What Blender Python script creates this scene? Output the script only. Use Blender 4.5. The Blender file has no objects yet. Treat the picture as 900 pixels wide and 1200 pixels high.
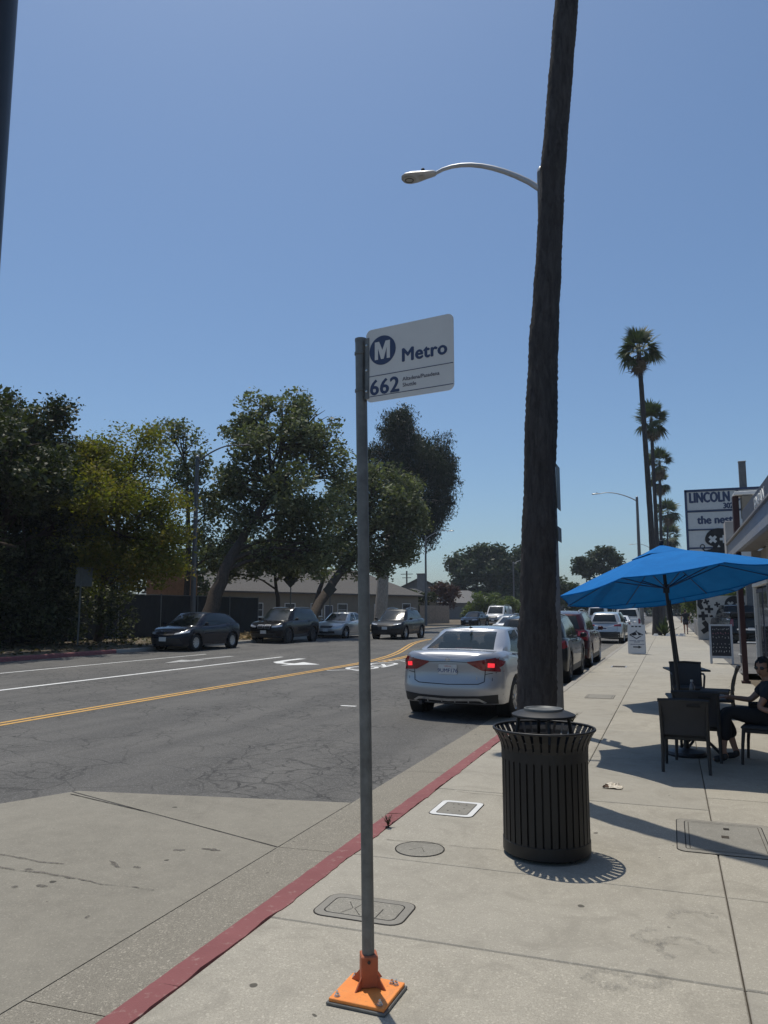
import bpy, math, random
import numpy as np
from mathutils import Vector, Matrix
from mathutils.bvhtree import BVHTree
C = bpy.context.scene.collection
SC = bpy.context.scene
R = math.radians
PI = math.pi
random.seed(7)
rng = np.random.default_rng(7)

# ------------------------------------------------------------ camera, sky, sun
cam_d = bpy.data.cameras.new('camera')
cam_d.sensor_fit = 'VERTICAL'
cam_d.sensor_height = 36.0
cam_d.lens = 27.0
cam_d.clip_end = 3000
cam = bpy.data.objects.new('camera', cam_d)
C.objects.link(cam)
cam.location = (0, 0, 1.6)
cam.rotation_euler = (R(90 + 7.34), 0, R(20.25))
SC.camera = cam

SUN_EL, SUN_AZ = 72.5, 41.25           # sun stands 41 degrees left of the street axis (+Y)
W = bpy.data.worlds.new("World")
SC.world = W
W.use_nodes = True
nt = W.node_tree
sky = nt.nodes.new('ShaderNodeTexSky')
sky.sky_type = 'NISHITA'
sky.sun_disc = False
sky.sun_elevation = R(SUN_EL)
sky.sun_rotation = R(360 - SUN_AZ)
sky.air_density = 1.0
sky.dust_density = 1.3
sky.ozone_density = 4.0
bgn = nt.nodes['Background']
bgn.inputs[1].default_value = 0.132
tint = nt.nodes.new('ShaderNodeMix')
tint.data_type = 'RGBA'
tint.blend_type = 'MULTIPLY'
tint.inputs[0].default_value = 1.0
tint.inputs[7].default_value = (0.87, 0.985, 1.04, 1)
nt.links.new(sky.outputs[0], tint.inputs[6])
nt.links.new(tint.outputs[2], bgn.inputs[0])
sun_d = bpy.data.lights.new('sun', 'SUN')
sun_d.energy = 4.4
sun_d.angle = R(0.53)
sun_d.color = (1.0, 0.94, 0.83)
sun = bpy.data.objects.new('sun', sun_d)
C.objects.link(sun)
sd = Vector((-math.sin(R(SUN_AZ)) * math.cos(R(SUN_EL)), math.cos(R(SUN_AZ)) * math.cos(R(SUN_EL)), math.sin(R(SUN_EL))))
sun.rotation_euler = sd.to_track_quat('Z', 'Y').to_euler()
sun.location = sd * 60
SC.view_settings.view_transform = 'Standard'
SC.view_settings.look = 'None'
SC.view_settings.exposure = -0.38
SC.view_settings.gamma = 1.0

# ------------------------------------------------------------ materials
def mat(name):
    m = bpy.data.materials.new(name)
    m.use_nodes = True
    return m, m.node_tree, m.node_tree.nodes['Principled BSDF']

def N(t, kind, **kw):
    n = t.nodes.new(kind)
    for k, v in kw.items():
        if k.startswith('i_'):
            n.inputs[k[2:].replace('_', ' ')].default_value = v
        else:
            setattr(n, k, v)
    return n

def L(t, a, b):
    t.links.new(a, b)

def rampn(t, src, stops):
    r = t.nodes.new('ShaderNodeValToRGB')
    el = r.color_ramp.elements
    while len(el) < len(stops):
        el.new(0.5)
    for e, (p, c) in zip(el, stops):
        e.position = p
        e.color = (c, c, c, 1) if isinstance(c, (int, float)) else (*c, 1)
    L(t, src, r.inputs[0])
    return r.outputs[0]

def mixc(t, fac, a, b, mode='MIX'):
    m = t.nodes.new('ShaderNodeMix')
    m.data_type = 'RGBA'
    m.blend_type = mode
    for sock, v in ((m.inputs[0], fac), (m.inputs[6], a), (m.inputs[7], b)):
        if isinstance(v, (int, float)):
            sock.default_value = v
        elif isinstance(v, tuple):
            sock.default_value = (*v, 1)
        else:
            L(t, v, sock)
    return m.outputs[2]

def mathn(t, op, a, b=None, clamp=False):
    m = t.nodes.new('ShaderNodeMath')
    m.operation = op
    m.use_clamp = clamp
    for s, v in ((m.inputs[0], a), (m.inputs[1], b)):
        if v is None:
            continue
        if isinstance(v, (int, float)):
            s.default_value = v
        else:
            L(t, v, s)
    return m.outputs[0]

def world_pos(t, scale=(1, 1, 1)):
    g = t.nodes.new('ShaderNodeNewGeometry')
    mp = t.nodes.new('ShaderNodeMapping')
    mp.inputs['Scale'].default_value = scale
    L(t, g.outputs['Position'], mp.inputs[0])
    return mp.outputs[0]

def noise(t, vec, scale, detail=4, rough=0.6, dist=0.0):
    n = N(t, 'ShaderNodeTexNoise')
    n.inputs['Scale'].default_value = scale
    n.inputs['Detail'].default_value = detail
    n.inputs['Roughness'].default_value = rough
    n.inputs['Distortion'].default_value = dist
    L(t, vec, n.inputs['Vector'])
    return n.outputs[0]

def bump(t, b, h, strength=0.3, dist=0.01):
    n = N(t, 'ShaderNodeBump')
    n.inputs['Strength'].default_value = strength
    n.inputs['Distance'].default_value = dist
    L(t, h, n.inputs['Height'])
    L(t, n.outputs[0], b.inputs['Normal'])

def simple(name, col, rough=0.5, metal=0.0, coat=0.0, var=0.12, scale=6.0, bmp=0.0, bscale=80.0, spec=0.5, obj=True):
    """plain surface with fine wear in colour and roughness"""
    m, t, b = mat(name)
    tc = N(t, 'ShaderNodeTexCoord')
    v = tc.outputs['Object']
    n1 = noise(t, v, scale, 6, 0.65)
    fac = rampn(t, n1, [(0.3, 0.0), (0.7, 1.0)])
    lo = tuple(max(0, c * (1 - var)) for c in col)
    hi = tuple(min(1, c * (1 + var)) for c in col)
    L(t, mixc(t, fac, lo, hi), b.inputs['Base Color'])
    b.inputs['Roughness'].default_value = rough
    b.inputs['Metallic'].default_value = metal
    b.inputs['Coat Weight'].default_value = coat
    b.inputs['Specular IOR Level'].default_value = spec
    rr = N(t, 'ShaderNodeMapRange')
    rr.inputs['To Min'].default_value = max(0.02, rough - 0.08)
    rr.inputs['To Max'].default_value = min(1, rough + 0.08)
    L(t, n1, rr.inputs['Value'])
    L(t, rr.outputs[0], b.inputs['Roughness'])
    if bmp:
        bump(t, b, noise(t, v, bscale, 4), bmp, 0.005)
    return m

def concrete(name, base, agg=0.35, spots=True, warm=(1, 1, 1), stain=0.35, island=True):
    m, t, b = mat(name)
    v = world_pos(t)
    big = noise(t, v, 0.9, 5, 0.6, 0.4)
    mid = noise(t, v, 7, 6, 0.7)
    fine = noise(t, v, 190, 3, 0.8)
    vor = N(t, 'ShaderNodeTexVoronoi')
    vor.inputs['Scale'].default_value = 130
    L(t, v, vor.inputs['Vector'])
    c = mixc(t, rampn(t, big, [(0.3, 0.0), (0.72, 1.0)]), tuple(x * (1 - stain * 0.55) for x in base), base)
    c = mixc(t, rampn(t, mid, [(0.35, 0.0), (0.65, 0.45)]), c, tuple(x * 1.14 for x in base))
    c = mixc(t, rampn(t, fine, [(0.36, agg), (0.55, 0.0)]), c, tuple(x * 0.45 for x in base))
    c = mixc(t, rampn(t, vor.outputs['Color'], [(0.72, 0.0), (0.95, agg * 0.9)]), c, tuple(min(1, x * 1.5) for x in base))
    if island:
        oi = N(t, 'ShaderNodeObjectInfo')
        c = mixc(t, mathn(t, 'MULTIPLY', oi.outputs['Random'], 0.5), c, tuple(x * k for x, k in zip(base, (0.70, 0.72, 0.76))))
        c = mixc(t, rampn(t, noise(t, v, 2.3, 7, 0.72, 1.2), [(0.48, 0.0), (0.64, 0.5)]), c, tuple(x * 0.60 for x in base))
    if spots:
        for sc, th, dk, amt in ((2.6, 0.055, 0.16, 0.85), (5.5, 0.05, 0.3, 0.6)):
            vs = N(t, 'ShaderNodeTexVoronoi')
            vs.inputs['Scale'].default_value = sc
            vd = N(t, 'ShaderNodeMix', data_type='RGBA')
            vd.inputs[0].default_value = 0.05
            nz = N(t, 'ShaderNodeTexNoise')
            nz.inputs['Scale'].default_value = 9
            L(t, v, nz.inputs['Vector'])
            L(t, v, vd.inputs[6]); L(t, nz.outputs['Color'], vd.inputs[7])
            L(t, vd.outputs[2], vs.inputs['Vector'])
            keep = mathn(t, 'GREATER_THAN', N2(t, vs), 0.5)
            sp = mathn(t, 'LESS_THAN', vs.outputs['Distance'], th)
            f = mathn(t, 'MULTIPLY', mathn(t, 'MULTIPLY', sp, keep), amt)
            c = mixc(t, f, c, tuple(x * dk for x in base))
    L(t, c, b.inputs['Base Color'])
    b.inputs['Roughness'].default_value = 0.92
    b.inputs['Specular IOR Level'].default_value = 0.25
    h = mathn(t, 'ADD', mathn(t, 'MULTIPLY', fine, 1.0), mathn(t, 'MULTIPLY', mid, 0.8))
    bump(t, b, h, 0.35, 0.006)
    return m

def N2(t, vs):
    s = N(t, 'ShaderNodeSeparateColor')
    L(t, vs.outputs['Color'], s.inputs[0])
    return s.outputs[0]

M = {}
M['sidewalk'] = concrete('sidewalk_concrete', (0.42, 0.388, 0.322), agg=0.6)
M['pad'] = concrete('bus_pad_concrete', (0.285, 0.264, 0.218), agg=0.5, island=False, stain=0.45)
M['gutter'] = concrete('gutter_concrete', (0.285, 0.262, 0.215), agg=1.0, island=False)
M['kerb'] = concrete('kerb_concrete', (0.36, 0.335, 0.29), spots=False)
M['joint'] = simple('joint_dirt', (0.07, 0.06, 0.05), 0.95, spec=0.1)
M['crack'] = simple('crack_dirt', (0.035, 0.033, 0.03), 0.95, spec=0.1)
M['stain'] = simple('oil_stain', (0.12, 0.108, 0.095), 0.8, var=0.3, spec=0.2)
_t = M['stain'].node_tree
L(_t, rampn(_t, noise(_t, world_pos(_t), 38, 6, 0.8), [(0.40, 0.15), (0.62, 0.9)]), _t.nodes['Principled BSDF'].inputs['Alpha'])
M['lid'] = concrete('lid_concrete', (0.31, 0.292, 0.25), agg=0.7, spots=False)
M['lid_frame'] = concrete('lid_frame_concrete', (0.31, 0.29, 0.25), agg=0.4, spots=False)

def mk_red():
    m, t, b = mat('kerb_red_paint')
    v = world_pos(t)
    n = noise(t, v, 14, 8, 0.75)
    n2 = noise(t, v, 120, 3, 0.7)
    n3 = noise(t, v, 2.2, 5, 0.6)
    c = mixc(t, rampn(t, n3, [(0.3, 0), (0.7, 1)]), (0.20, 0.062, 0.062), (0.25, 0.085, 0.083))
    c = mixc(t, rampn(t, n, [(0.56, 0), (0.66, 0.65)]), c, (0.36, 0.25, 0.215))
    c = mixc(t, rampn(t, n2, [(0.62, 0), (0.74, 0.5)]), c, (0.14, 0.06, 0.055))
    L(t, c, b.inputs['Base Color'])
    b.inputs['Roughness'].default_value = 0.8
    bump(t, b, mathn(t, 'ADD', n, n2), 0.5, 0.006)
    return m
M['red'] = mk_red()

def mk_asphalt():
    m, t, b = mat('asphalt')
    v = world_pos(t)
    big = noise(t, v, 0.35, 5, 0.6, 0.6)
    long_v = world_pos(t, (1.4, 0.16, 1))
    lane = noise(t, long_v, 1.0, 4, 0.6)
    fine = noise(t, v, 150, 3, 0.8)
    c = mixc(t, rampn(t, big, [(0.35, 0), (0.68, 1)]), (0.122, 0.117, 0.108), (0.170, 0.162, 0.148))
    c = mixc(t, rampn(t, lane, [(0.40, 0), (0.62, 0.7)]), c, (0.088, 0.085, 0.080))
    vor = N(t, 'ShaderNodeTexVoronoi')
    vor.inputs['Scale'].default_value = 95
    L(t, v, vor.inputs['Vector'])
    c = mixc(t, rampn(t, vor.outputs['Color'], [(0.55, 0), (0.95, 0.75)]), c, (0.24, 0.235, 0.225))
    c = mixc(t, rampn(t, fine, [(0.38, 0.6), (0.55, 0)]), c, (0.03, 0.03, 0.031))
    L(t, c, b.inputs['Base Color'])
    # crack network: thin edges of distorted cells, kept only in some areas
    hs = []
    for sc, th, lo, hi in ((1.9, 0.013, 0.38, 0.50), (4.6, 0.034, 0.47, 0.56)):
        nz = N(t, 'ShaderNodeTexNoise')
        nz.inputs['Scale'].default_value = 2.6
        nz.inputs['Detail'].default_value = 6
        L(t, v, nz.inputs['Vector'])
        mx = N(t, 'ShaderNodeMix', data_type='RGBA')
        mx.inputs[0].default_value = 0.22
        L(t, v, mx.inputs[6]); L(t, nz.outputs['Color'], mx.inputs[7])
        vo = N(t, 'ShaderNodeTexVoronoi', feature='DISTANCE_TO_EDGE')
        vo.inputs['Scale'].default_value = sc
        L(t, mx.outputs[2], vo.inputs['Vector'])
        line = mathn(t, 'LESS_THAN', vo.outputs[0], th)
        area = rampn(t, noise(t, v, 0.45, 3, 0.6), [(lo, 0), (hi, 1)])
        hs.append(mathn(t, 'MULTIPLY', line, area))
    crack = mathn(t, 'MAXIMUM', hs[0], hs[1])
    c = mixc(t, mathn(t, 'MULTIPLY', crack, rampn(t, noise(t, v, 6, 4, .7), [(.3, .15), (.7, .75)])), c, (0.022, 0.022, 0.022))
    L(t, c, b.inputs['Base Color'])
    b.inputs['Roughness'].default_value = 0.86
    b.inputs['Specular IOR Level'].default_value = 0.3
    h = mathn(t, 'SUBTRACT', fine, mathn(t, 'MULTIPLY', crack, 3.0))
    bump(t, b, h, 0.5, 0.006)
    return m
M['asphalt'] = mk_asphalt()

def mk_paint(name, col, wear=0.5):
    m, t, b = mat(name)
    v = world_pos(t)
    n = noise(t, v, 22, 8, 0.8)
    n2 = noise(t, v, 2, 4, 0.6)
    f = rampn(t, mathn(t, 'ADD', mathn(t, 'MULTIPLY', n, 0.7), mathn(t, 'MULTIPLY', n2, 0.3)), [(0.52, 0), (0.60, wear)])
    L(t, mixc(t, f, col, (0.12, 0.12, 0.115)), b.inputs['Base Color'])
    b.inputs['Roughness'].default_value = 0.75
    return m
M['white_line'] = mk_paint('road_paint_white', (0.72, 0.72, 0.70), 0.35)
M['worn_line'] = mk_paint('road_paint_white_worn', (0.42, 0.42, 0.41), 0.8)
M['yellow_line'] = mk_paint('road_paint_yellow', (0.60, 0.34, 0.08), 0.55)

def mk_dirt():
    m, t, b = mat('dirt_ground')
    v = world_pos(t)
    n = noise(t, v, 0.5, 6, 0.65)
    n2 = noise(t, v, 14, 6, 0.75)
    c = mixc(t, rampn(t, n, [(0.35, 0), (0.65, 1)]), (0.10, 0.078, 0.055), (0.19, 0.15, 0.095))
    c = mixc(t, rampn(t, n2, [(0.4, 0), (0.62, 0.7)]), c, (0.10, 0.08, 0.055))
    L(t, c, b.inputs['Base Color'])
    b.inputs['Roughness'].default_value = 0.95
    bump(t, b, n2, 0.8, 0.04)
    return m
M['dirt'] = mk_dirt()

def mk_leaf(name, cols, trans=0.35):
    """leaf colour follows the per-leaf 'tint' attribute"""
    m, t, b = mat(name)
    at = N(t, 'ShaderNodeAttribute', attribute_name='tint')
    n = len(cols)
    col = rampn(t, at.outputs['Fac'], [(i / (n - 1), c) for i, c in enumerate(cols)])
    L(t, col, b.inputs['Base Color'])
    b.inputs['Roughness'].default_value = 0.55
    b.inputs['Specular IOR Level'].default_value = 0.22
    tr = N(t, 'ShaderNodeBsdfTranslucent')
    L(t, mixc(t, 1.0, col, (1.15, 1.35, 0.55), 'MULTIPLY'), tr.inputs[0])
    mx = N(t, 'ShaderNodeMixShader')
    mx.inputs[0].default_value = trans
    L(t, b.outputs[0], mx.inputs[1]); L(t, tr.outputs[0], mx.inputs[2])
    L(t, mx.outputs[0], t.nodes['Material Output'].inputs[0])
    return m
M['leaf_dark'] = mk_leaf('leaf_dark_green', [(0.016, 0.021, 0.009), (0.042, 0.051, 0.020), (0.17, 0.18, 0.10)], 0.22)  # near-black to pale tints: glints among shaded leaves put into the colour
M['leaf_yellow'] = mk_leaf('leaf_yellow_green', [(0.09, 0.10, 0.020), (0.17, 0.17, 0.030), (0.26, 0.17, 0.045)], 0.45)
M['leaf_syc'] = mk_leaf('leaf_sycamore_green', [(0.045, 0.052, 0.022), (0.125, 0.138, 0.065), (0.36, 0.37, 0.23)], 0.25)  # lighter tints paint sunlit highlights into the leaf colour
M['leaf_euc'] = mk_leaf('leaf_eucalyptus', [(0.018, 0.026, 0.016), (0.032, 0.042, 0.024), (0.075, 0.088, 0.055)], 0.2)
M['leaf_far'] = mk_leaf('leaf_far_green', [(0.04, 0.055, 0.030), (0.065, 0.085, 0.045), (0.09, 0.105, 0.06)], 0.2)
M['leaf_red'] = mk_leaf('leaf_plum_red', [(0.07, 0.04, 0.04), (0.12, 0.06, 0.06), (0.10, 0.08, 0.05)], 0.2)
M['leaf_bright'] = mk_leaf('leaf_bright_green', [(0.07, 0.095, 0.03), (0.12, 0.15, 0.05), (0.16, 0.18, 0.07)], 0.3)
M['leaf_dry'] = mk_leaf('leaf_dry_straw', [(0.06, 0.048, 0.03), (0.15, 0.115, 0.065), (0.07, 0.08, 0.035)], 0.2)
M['frond'] = mk_leaf('palm_frond', [(0.045, 0.065, 0.03), (0.075, 0.10, 0.045), (0.10, 0.12, 0.06)], 0.2)
M['frond_dead'] = simple('palm_frond_dead', (0.17, 0.13, 0.085), 0.8, var=0.3)

def mk_bark(name, col, vs=(14, 14, 3), strength=0.9, dist=0.03):
    m, t, b = mat(name)
    tc = N(t, 'ShaderNodeTexCoord')
    mp = N(t, 'ShaderNodeMapping')
    mp.inputs['Scale'].default_value = vs
    L(t, tc.outputs['Object'], mp.inputs[0])
    n = noise(t, mp.outputs[0], 1.0, 8, 0.7, 0.6)
    n2 = noise(t, tc.outputs['Object'], 3, 4, 0.6)
    c = mixc(t, rampn(t, n, [(0.3, 0), (0.7, 1)]), tuple(x * 0.45 for x in col), tuple(x * 1.4 for x in col))
    c = mixc(t, rampn(t, n2, [(0.4, 0), (0.7, 0.4)]), c, tuple(x * 0.8 for x in col))
    L(t, c, b.inputs['Base Color'])
    b.inputs['Roughness'].default_value = 0.95
    b.inputs['Specular IOR Level'].default_value = 0.15
    bump(t, b, n, strength, dist)
    return m
M['bark'] = mk_bark('bark_dark', (0.085, 0.068, 0.055))
M['bark_pale'] = mk_bark('bark_pale', (0.34, 0.30, 0.25), strength=0.4)
M['palm_bark'] = mk_bark('palm_bark', (0.068, 0.063, 0.062), vs=(26, 26, 5), strength=1.0, dist=0.03)

def paint(name, col, metal=0.45, rough=0.32, coat=1.0):
    m, t, b = mat(name)
    tc = N(t, 'ShaderNodeTexCoord')
    fl = N(t, 'ShaderNodeTexVoronoi')
    fl.inputs['Scale'].default_value = 900
    L(t, tc.outputs['Object'], fl.inputs['Vector'])
    c = mixc(t, mathn(t, 'MULTIPLY', N2(t, fl), 0.25), col, tuple(min(1, x * 1.5 + 0.003) for x in col))
    dust = noise(t, tc.outputs['Object'], 1.6, 6, 0.7)
    g = N(t, 'ShaderNodeSeparateXYZ')
    L(t, tc.outputs['Object'], g.inputs[0])
    low = rampn(t, mathn(t, 'ADD', mathn(t, 'MULTIPLY', g.outputs[2], -1.0), mathn(t, 'MULTIPLY', dust, 0.5)), [(0.0, 0.0), (0.2, 0.5)])
    c = mixc(t, low, c, (0.20, 0.18, 0.155))
    L(t, c, b.inputs['Base Color'])
    b.inputs['Metallic'].default_value = metal
    L(t, mathn(t, 'ADD', mathn(t, 'MULTIPLY', dust, 0.22), rough - 0.1), b.inputs['Roughness'])
    b.inputs['Coat Weight'].default_value = coat
    b.inputs['Coat Roughness'].default_value = 0.035
    if max(col) < 0.06:
        b.inputs['Specular IOR Level'].default_value = 0.1; b.inputs['Coat Weight'].default_value = 0.45
    return m

M['glass_car'] = simple('car_glass', (0.012, 0.016, 0.017), 0.10, coat=0.15, var=0.05, spec=0.35)
m, t, b = mat('car_glass_clear')
b.inputs['Base Color'].default_value = (0.02, 0.032, 0.034, 1)
b.inputs['Roughness'].default_value = 0.03
b.inputs['Alpha'].default_value = 0.62
tc = N(t, 'ShaderNodeTexCoord')
L(t, mathn(t, 'ADD', mathn(t, 'MULTIPLY', noise(t, tc.outputs['Object'], 3, 5), 0.10), 0.0), b.inputs['Roughness'])
M['glass_clear'] = m
M['window_glass'] = simple('window_glass', (0.03, 0.035, 0.04), 0.06, var=0.2)
M['black_trim'] = simple('black_trim', (0.025, 0.025, 0.026), 0.6, bmp=0.15, bscale=300)
M['tyre'] = simple('tyre_rubber', (0.022, 0.022, 0.022), 0.85, var=0.3, bmp=0.3)
M['rim_silver'] = simple('rim_silver', (0.45, 0.46, 0.47), 0.35, metal=0.8)
M['rim_dark'] = simple('rim_dark', (0.06, 0.06, 0.065), 0.4, metal=0.6)
M['seam'] = simple('panel_gap', (0.012, 0.012, 0.012), 0.8)
M['chrome'] = simple('chrome', (0.65, 0.66, 0.68), 0.15, metal=1.0)
M['lamp_white'] = simple('headlamp_lens', (0.5, 0.52, 0.54), 0.12, coat=1.0, metal=0.3, scale=40, var=0.4)
M['seat'] = simple('seat_cloth', (0.035, 0.035, 0.037), 0.9)
M['plate'] = simple('plate_white', (0.62, 0.62, 0.60), 0.5)
M['plate_blue'] = simple('plate_blue_ink', (0.03, 0.05, 0.16), 0.5)
M['plate_red'] = simple('plate_red_ink', (0.5, 0.05, 0.04), 0.5)
M['tail_red'] = simple('tail_lamp_red', (0.20, 0.012, 0.016), 0.12, coat=1.0, scale=60, var=0.5)
m, t, b = mat('brake_lamp_lit')
b.inputs['Base Color'].default_value = (0.6, 0.02, 0.03, 1)
b.inputs['Emission Color'].default_value = (1.0, 0.035, 0.05, 1)
tc = N(t, 'ShaderNodeTexCoord')
L(t, mathn(t, 'ADD', mathn(t, 'MULTIPLY', noise(t, tc.outputs['Object'], 30, 3), 1.8), 0.4), b.inputs['Emission Strength'])
M['brake_lit'] = m
M['galv'] = simple('galvanised_steel', (0.15, 0.155, 0.15), 0.5, metal=0.35, var=0.28, scale=14, bmp=0.1)
M['lamp_pole'] = simple('lamp_pole_concrete_grey', (0.16, 0.155, 0.15), 0.7, var=0.2, scale=10)
M['lamp_metal'] = simple('lamp_metal_grey', (0.42, 0.43, 0.44), 0.45, metal=0.4)
M['lamp_dark'] = simple('lamp_metal_silhouette', (0.10, 0.105, 0.11), 0.6, metal=0.2)  # lamp metal darkened in colour so the left lamp reads as a silhouette
M['lamp_lens'] = simple('lamp_lens', (0.32, 0.32, 0.30), 0.3, var=0.3, scale=60)
M['black_metal'] = simple('black_powder_coat', (0.018, 0.018, 0.019), 0.42, var=0.3, scale=20, bmp=0.15, bscale=240)
M['bin_black'] = simple('bin_black_paint', (0.007, 0.007, 0.0075), 0.5, var=0.35, scale=12, bmp=0.2, bscale=160)
M['orange'] = simple('orange_paint', (0.88, 0.30, 0.06), 0.5, var=0.08, scale=16, bmp=0.1)
M['orange_dark'] = simple('orange_brown', (0.40, 0.115, 0.05), 0.55, var=0.15, scale=20, bmp=0.1)  # darker, browner orange for the socket and gussets
_m, _t, _b = mat('orange_paint_scuffed')
_v = N(_t, 'ShaderNodeTexCoord').outputs['Object']
_c = mixc(_t, rampn(_t, noise(_t, _v, 9, 5, .6), [(.3, 0), (.7, 1)]), (0.78, 0.24, 0.045), (0.88, 0.31, 0.07))
_c = mixc(_t, rampn(_t, noise(_t, _v, 42, 7, .8), [(.58, 0), (.66, .8)]), _c, (0.30, 0.15, 0.08))
_c = mixc(_t, rampn(_t, noise(_t, _v, 14, 7, .75, 1.0), [(.55, 0), (.70, .45)]), _c, (0.36, 0.22, 0.13))
L(_t, _c, _b.inputs['Base Color']); _b.inputs['Roughness'].default_value = 0.6
M['orange'] = _m
M['bolt'] = simple('bolt_zinc', (0.60, 0.60, 0.58), 0.3, metal=0.9)
M['sign_white'] = simple('sign_face_white', (0.62, 0.62, 0.60), 0.45, var=0.05)
M['sign_navy'] = simple('sign_ink_navy', (0.035, 0.055, 0.12), 0.5, var=0.08)
M['sign_grey'] = simple('sign_ink_grey', (0.10, 0.10, 0.13), 0.5)
M['sign_back'] = simple('sign_back_aluminium', (0.12, 0.125, 0.12), 0.6, metal=0.4)
M['umbrella'] = None
def mk_umb():
    m, t, b = mat('umbrella_blue_canvas')
    tc = N(t, 'ShaderNodeTexCoord')
    n = noise(t, tc.outputs['Object'], 5, 6, 0.7)
    w = noise(t, tc.outputs['Object'], 420, 2, 0.6)
    c = mixc(t, rampn(t, n, [(0.3, 0), (0.7, 1)]), (0.001, 0.135, 0.42), (0.004, 0.17, 0.50))
    L(t, c, b.inputs['Base Color'])
    b.inputs['Roughness'].default_value = 0.85
    b.inputs['Specular IOR Level'].default_value = 0.2
    bump(t, b, w, 0.25, 0.003)
    tr = N(t, 'ShaderNodeBsdfTranslucent')
    L(t, c, tr.inputs[0])
    mx = N(t, 'ShaderNodeMixShader')
    mx.inputs[0].default_value = 0.07
    L(t, b.outputs[0], mx.inputs[1]); L(t, tr.outputs[0], mx.inputs[2])
    L(t, mx.outputs[0], t.nodes['Material Output'].inputs[0])
    return m
M['umbrella'] = mk_umb()
M['chair'] = simple('chair_frame_charcoal', (0.022, 0.023, 0.025), 0.5, var=0.2)
M['rib_blue'] = simple('umbrella_rib_blue', (0.004, 0.05, 0.15), 0.6)
M['post_grey'] = simple('post_grey', (0.22, 0.225, 0.23), 0.6)
M['chair_mesh'] = simple('chair_panel_charcoal', (0.040, 0.041, 0.045), 0.7, var=0.15, bmp=0.5, bscale=320)
M['stucco'] = simple('stucco_grey', (0.40, 0.385, 0.37), 0.9, var=0.12, scale=3, bmp=0.5, bscale=60)
M['fascia'] = simple('fascia_grey_paint', (0.24, 0.25, 0.275), 0.8, var=0.1, scale=4, bmp=0.3, bscale=40)
M['soffit'] = simple('soffit_paint', (0.22, 0.21, 0.21), 0.9)
M['sign_dark'] = simple('sign_box_dark', (0.045, 0.05, 0.075), 0.6)
M['maroon'] = simple('maroon_paint', (0.035, 0.008, 0.010), 0.6, var=0.15)
M['house_cream'] = simple('house_stucco_cream', (0.22, 0.192, 0.152), 0.9, var=0.1, scale=2, bmp=0.4, bscale=40)
M['house_grey'] = simple('house_siding_grey', (0.17, 0.17, 0.17), 0.9, var=0.12, scale=2)
M['roof_brown'] = simple('roof_shingle_brown', (0.10, 0.092, 0.084), 0.9, var=0.35, scale=9, bmp=0.6, bscale=14)
M['roof_grey'] = simple('roof_shingle_grey', (0.15, 0.145, 0.14), 0.9, var=0.35, scale=9, bmp=0.6, bscale=14)
M['white_paint'] = simple('white_paint', (0.66, 0.66, 0.64), 0.6, var=0.08)
M['fence_mesh'] = simple('fence_windscreen_black', (0.014, 0.015, 0.016), 0.85, var=0.4, scale=3, bmp=0.3)
M['wood_tan'] = simple('fence_wood_tan', (0.26, 0.20, 0.15), 0.85, var=0.3, scale=5, bmp=0.4)
M['wood_orange'] = simple('fence_wood_orange', (0.36, 0.19, 0.10), 0.85, var=0.25, scale=5, bmp=0.4)
M['blackboard'] = simple('blackboard', (0.018, 0.020, 0.026), 0.8, var=0.5, scale=9)
M['chalk'] = simple('chalk', (0.6, 0.6, 0.58), 0.9)
M['chalk_pink'] = simple('chalk_pink', (0.55, 0.25, 0.3), 0.9)
M['mural_white'] = simple('mural_white_wall', (0.46, 0.45, 0.42), 0.85, var=0.12, scale=3)
M['mural_black'] = simple('mural_black', (0.012, 0.012, 0.014), 0.7)
M['skin'] = simple('skin', (0.36, 0.20, 0.14), 0.55, var=0.08)
M['hair'] = simple('hair_dark', (0.018, 0.013, 0.011), 0.5, bmp=0.6, bscale=90)
M['cloth_black'] = simple('cloth_black', (0.016, 0.016, 0.019), 0.9, var=0.2, bmp=0.4, bscale=40)
M['cloth_navy'] = simple('cloth_navy', (0.022, 0.024, 0.035), 0.9, var=0.2, bmp=0.4, bscale=40)
M['paper'] = simple('paper_litter', (0.62, 0.56, 0.46), 0.8, var=0.3, scale=30)
M['paper_brown'] = simple('paper_brown', (0.12, 0.07, 0.045), 0.8, var=0.4, scale=30)
M['bottle'] = simple('bottle_plastic', (0.16, 0.15, 0.16), 0.2, coat=0.6)
M['bus_white'] = simple('box_truck_white', (0.60, 0.60, 0.58), 0.5)

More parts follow.
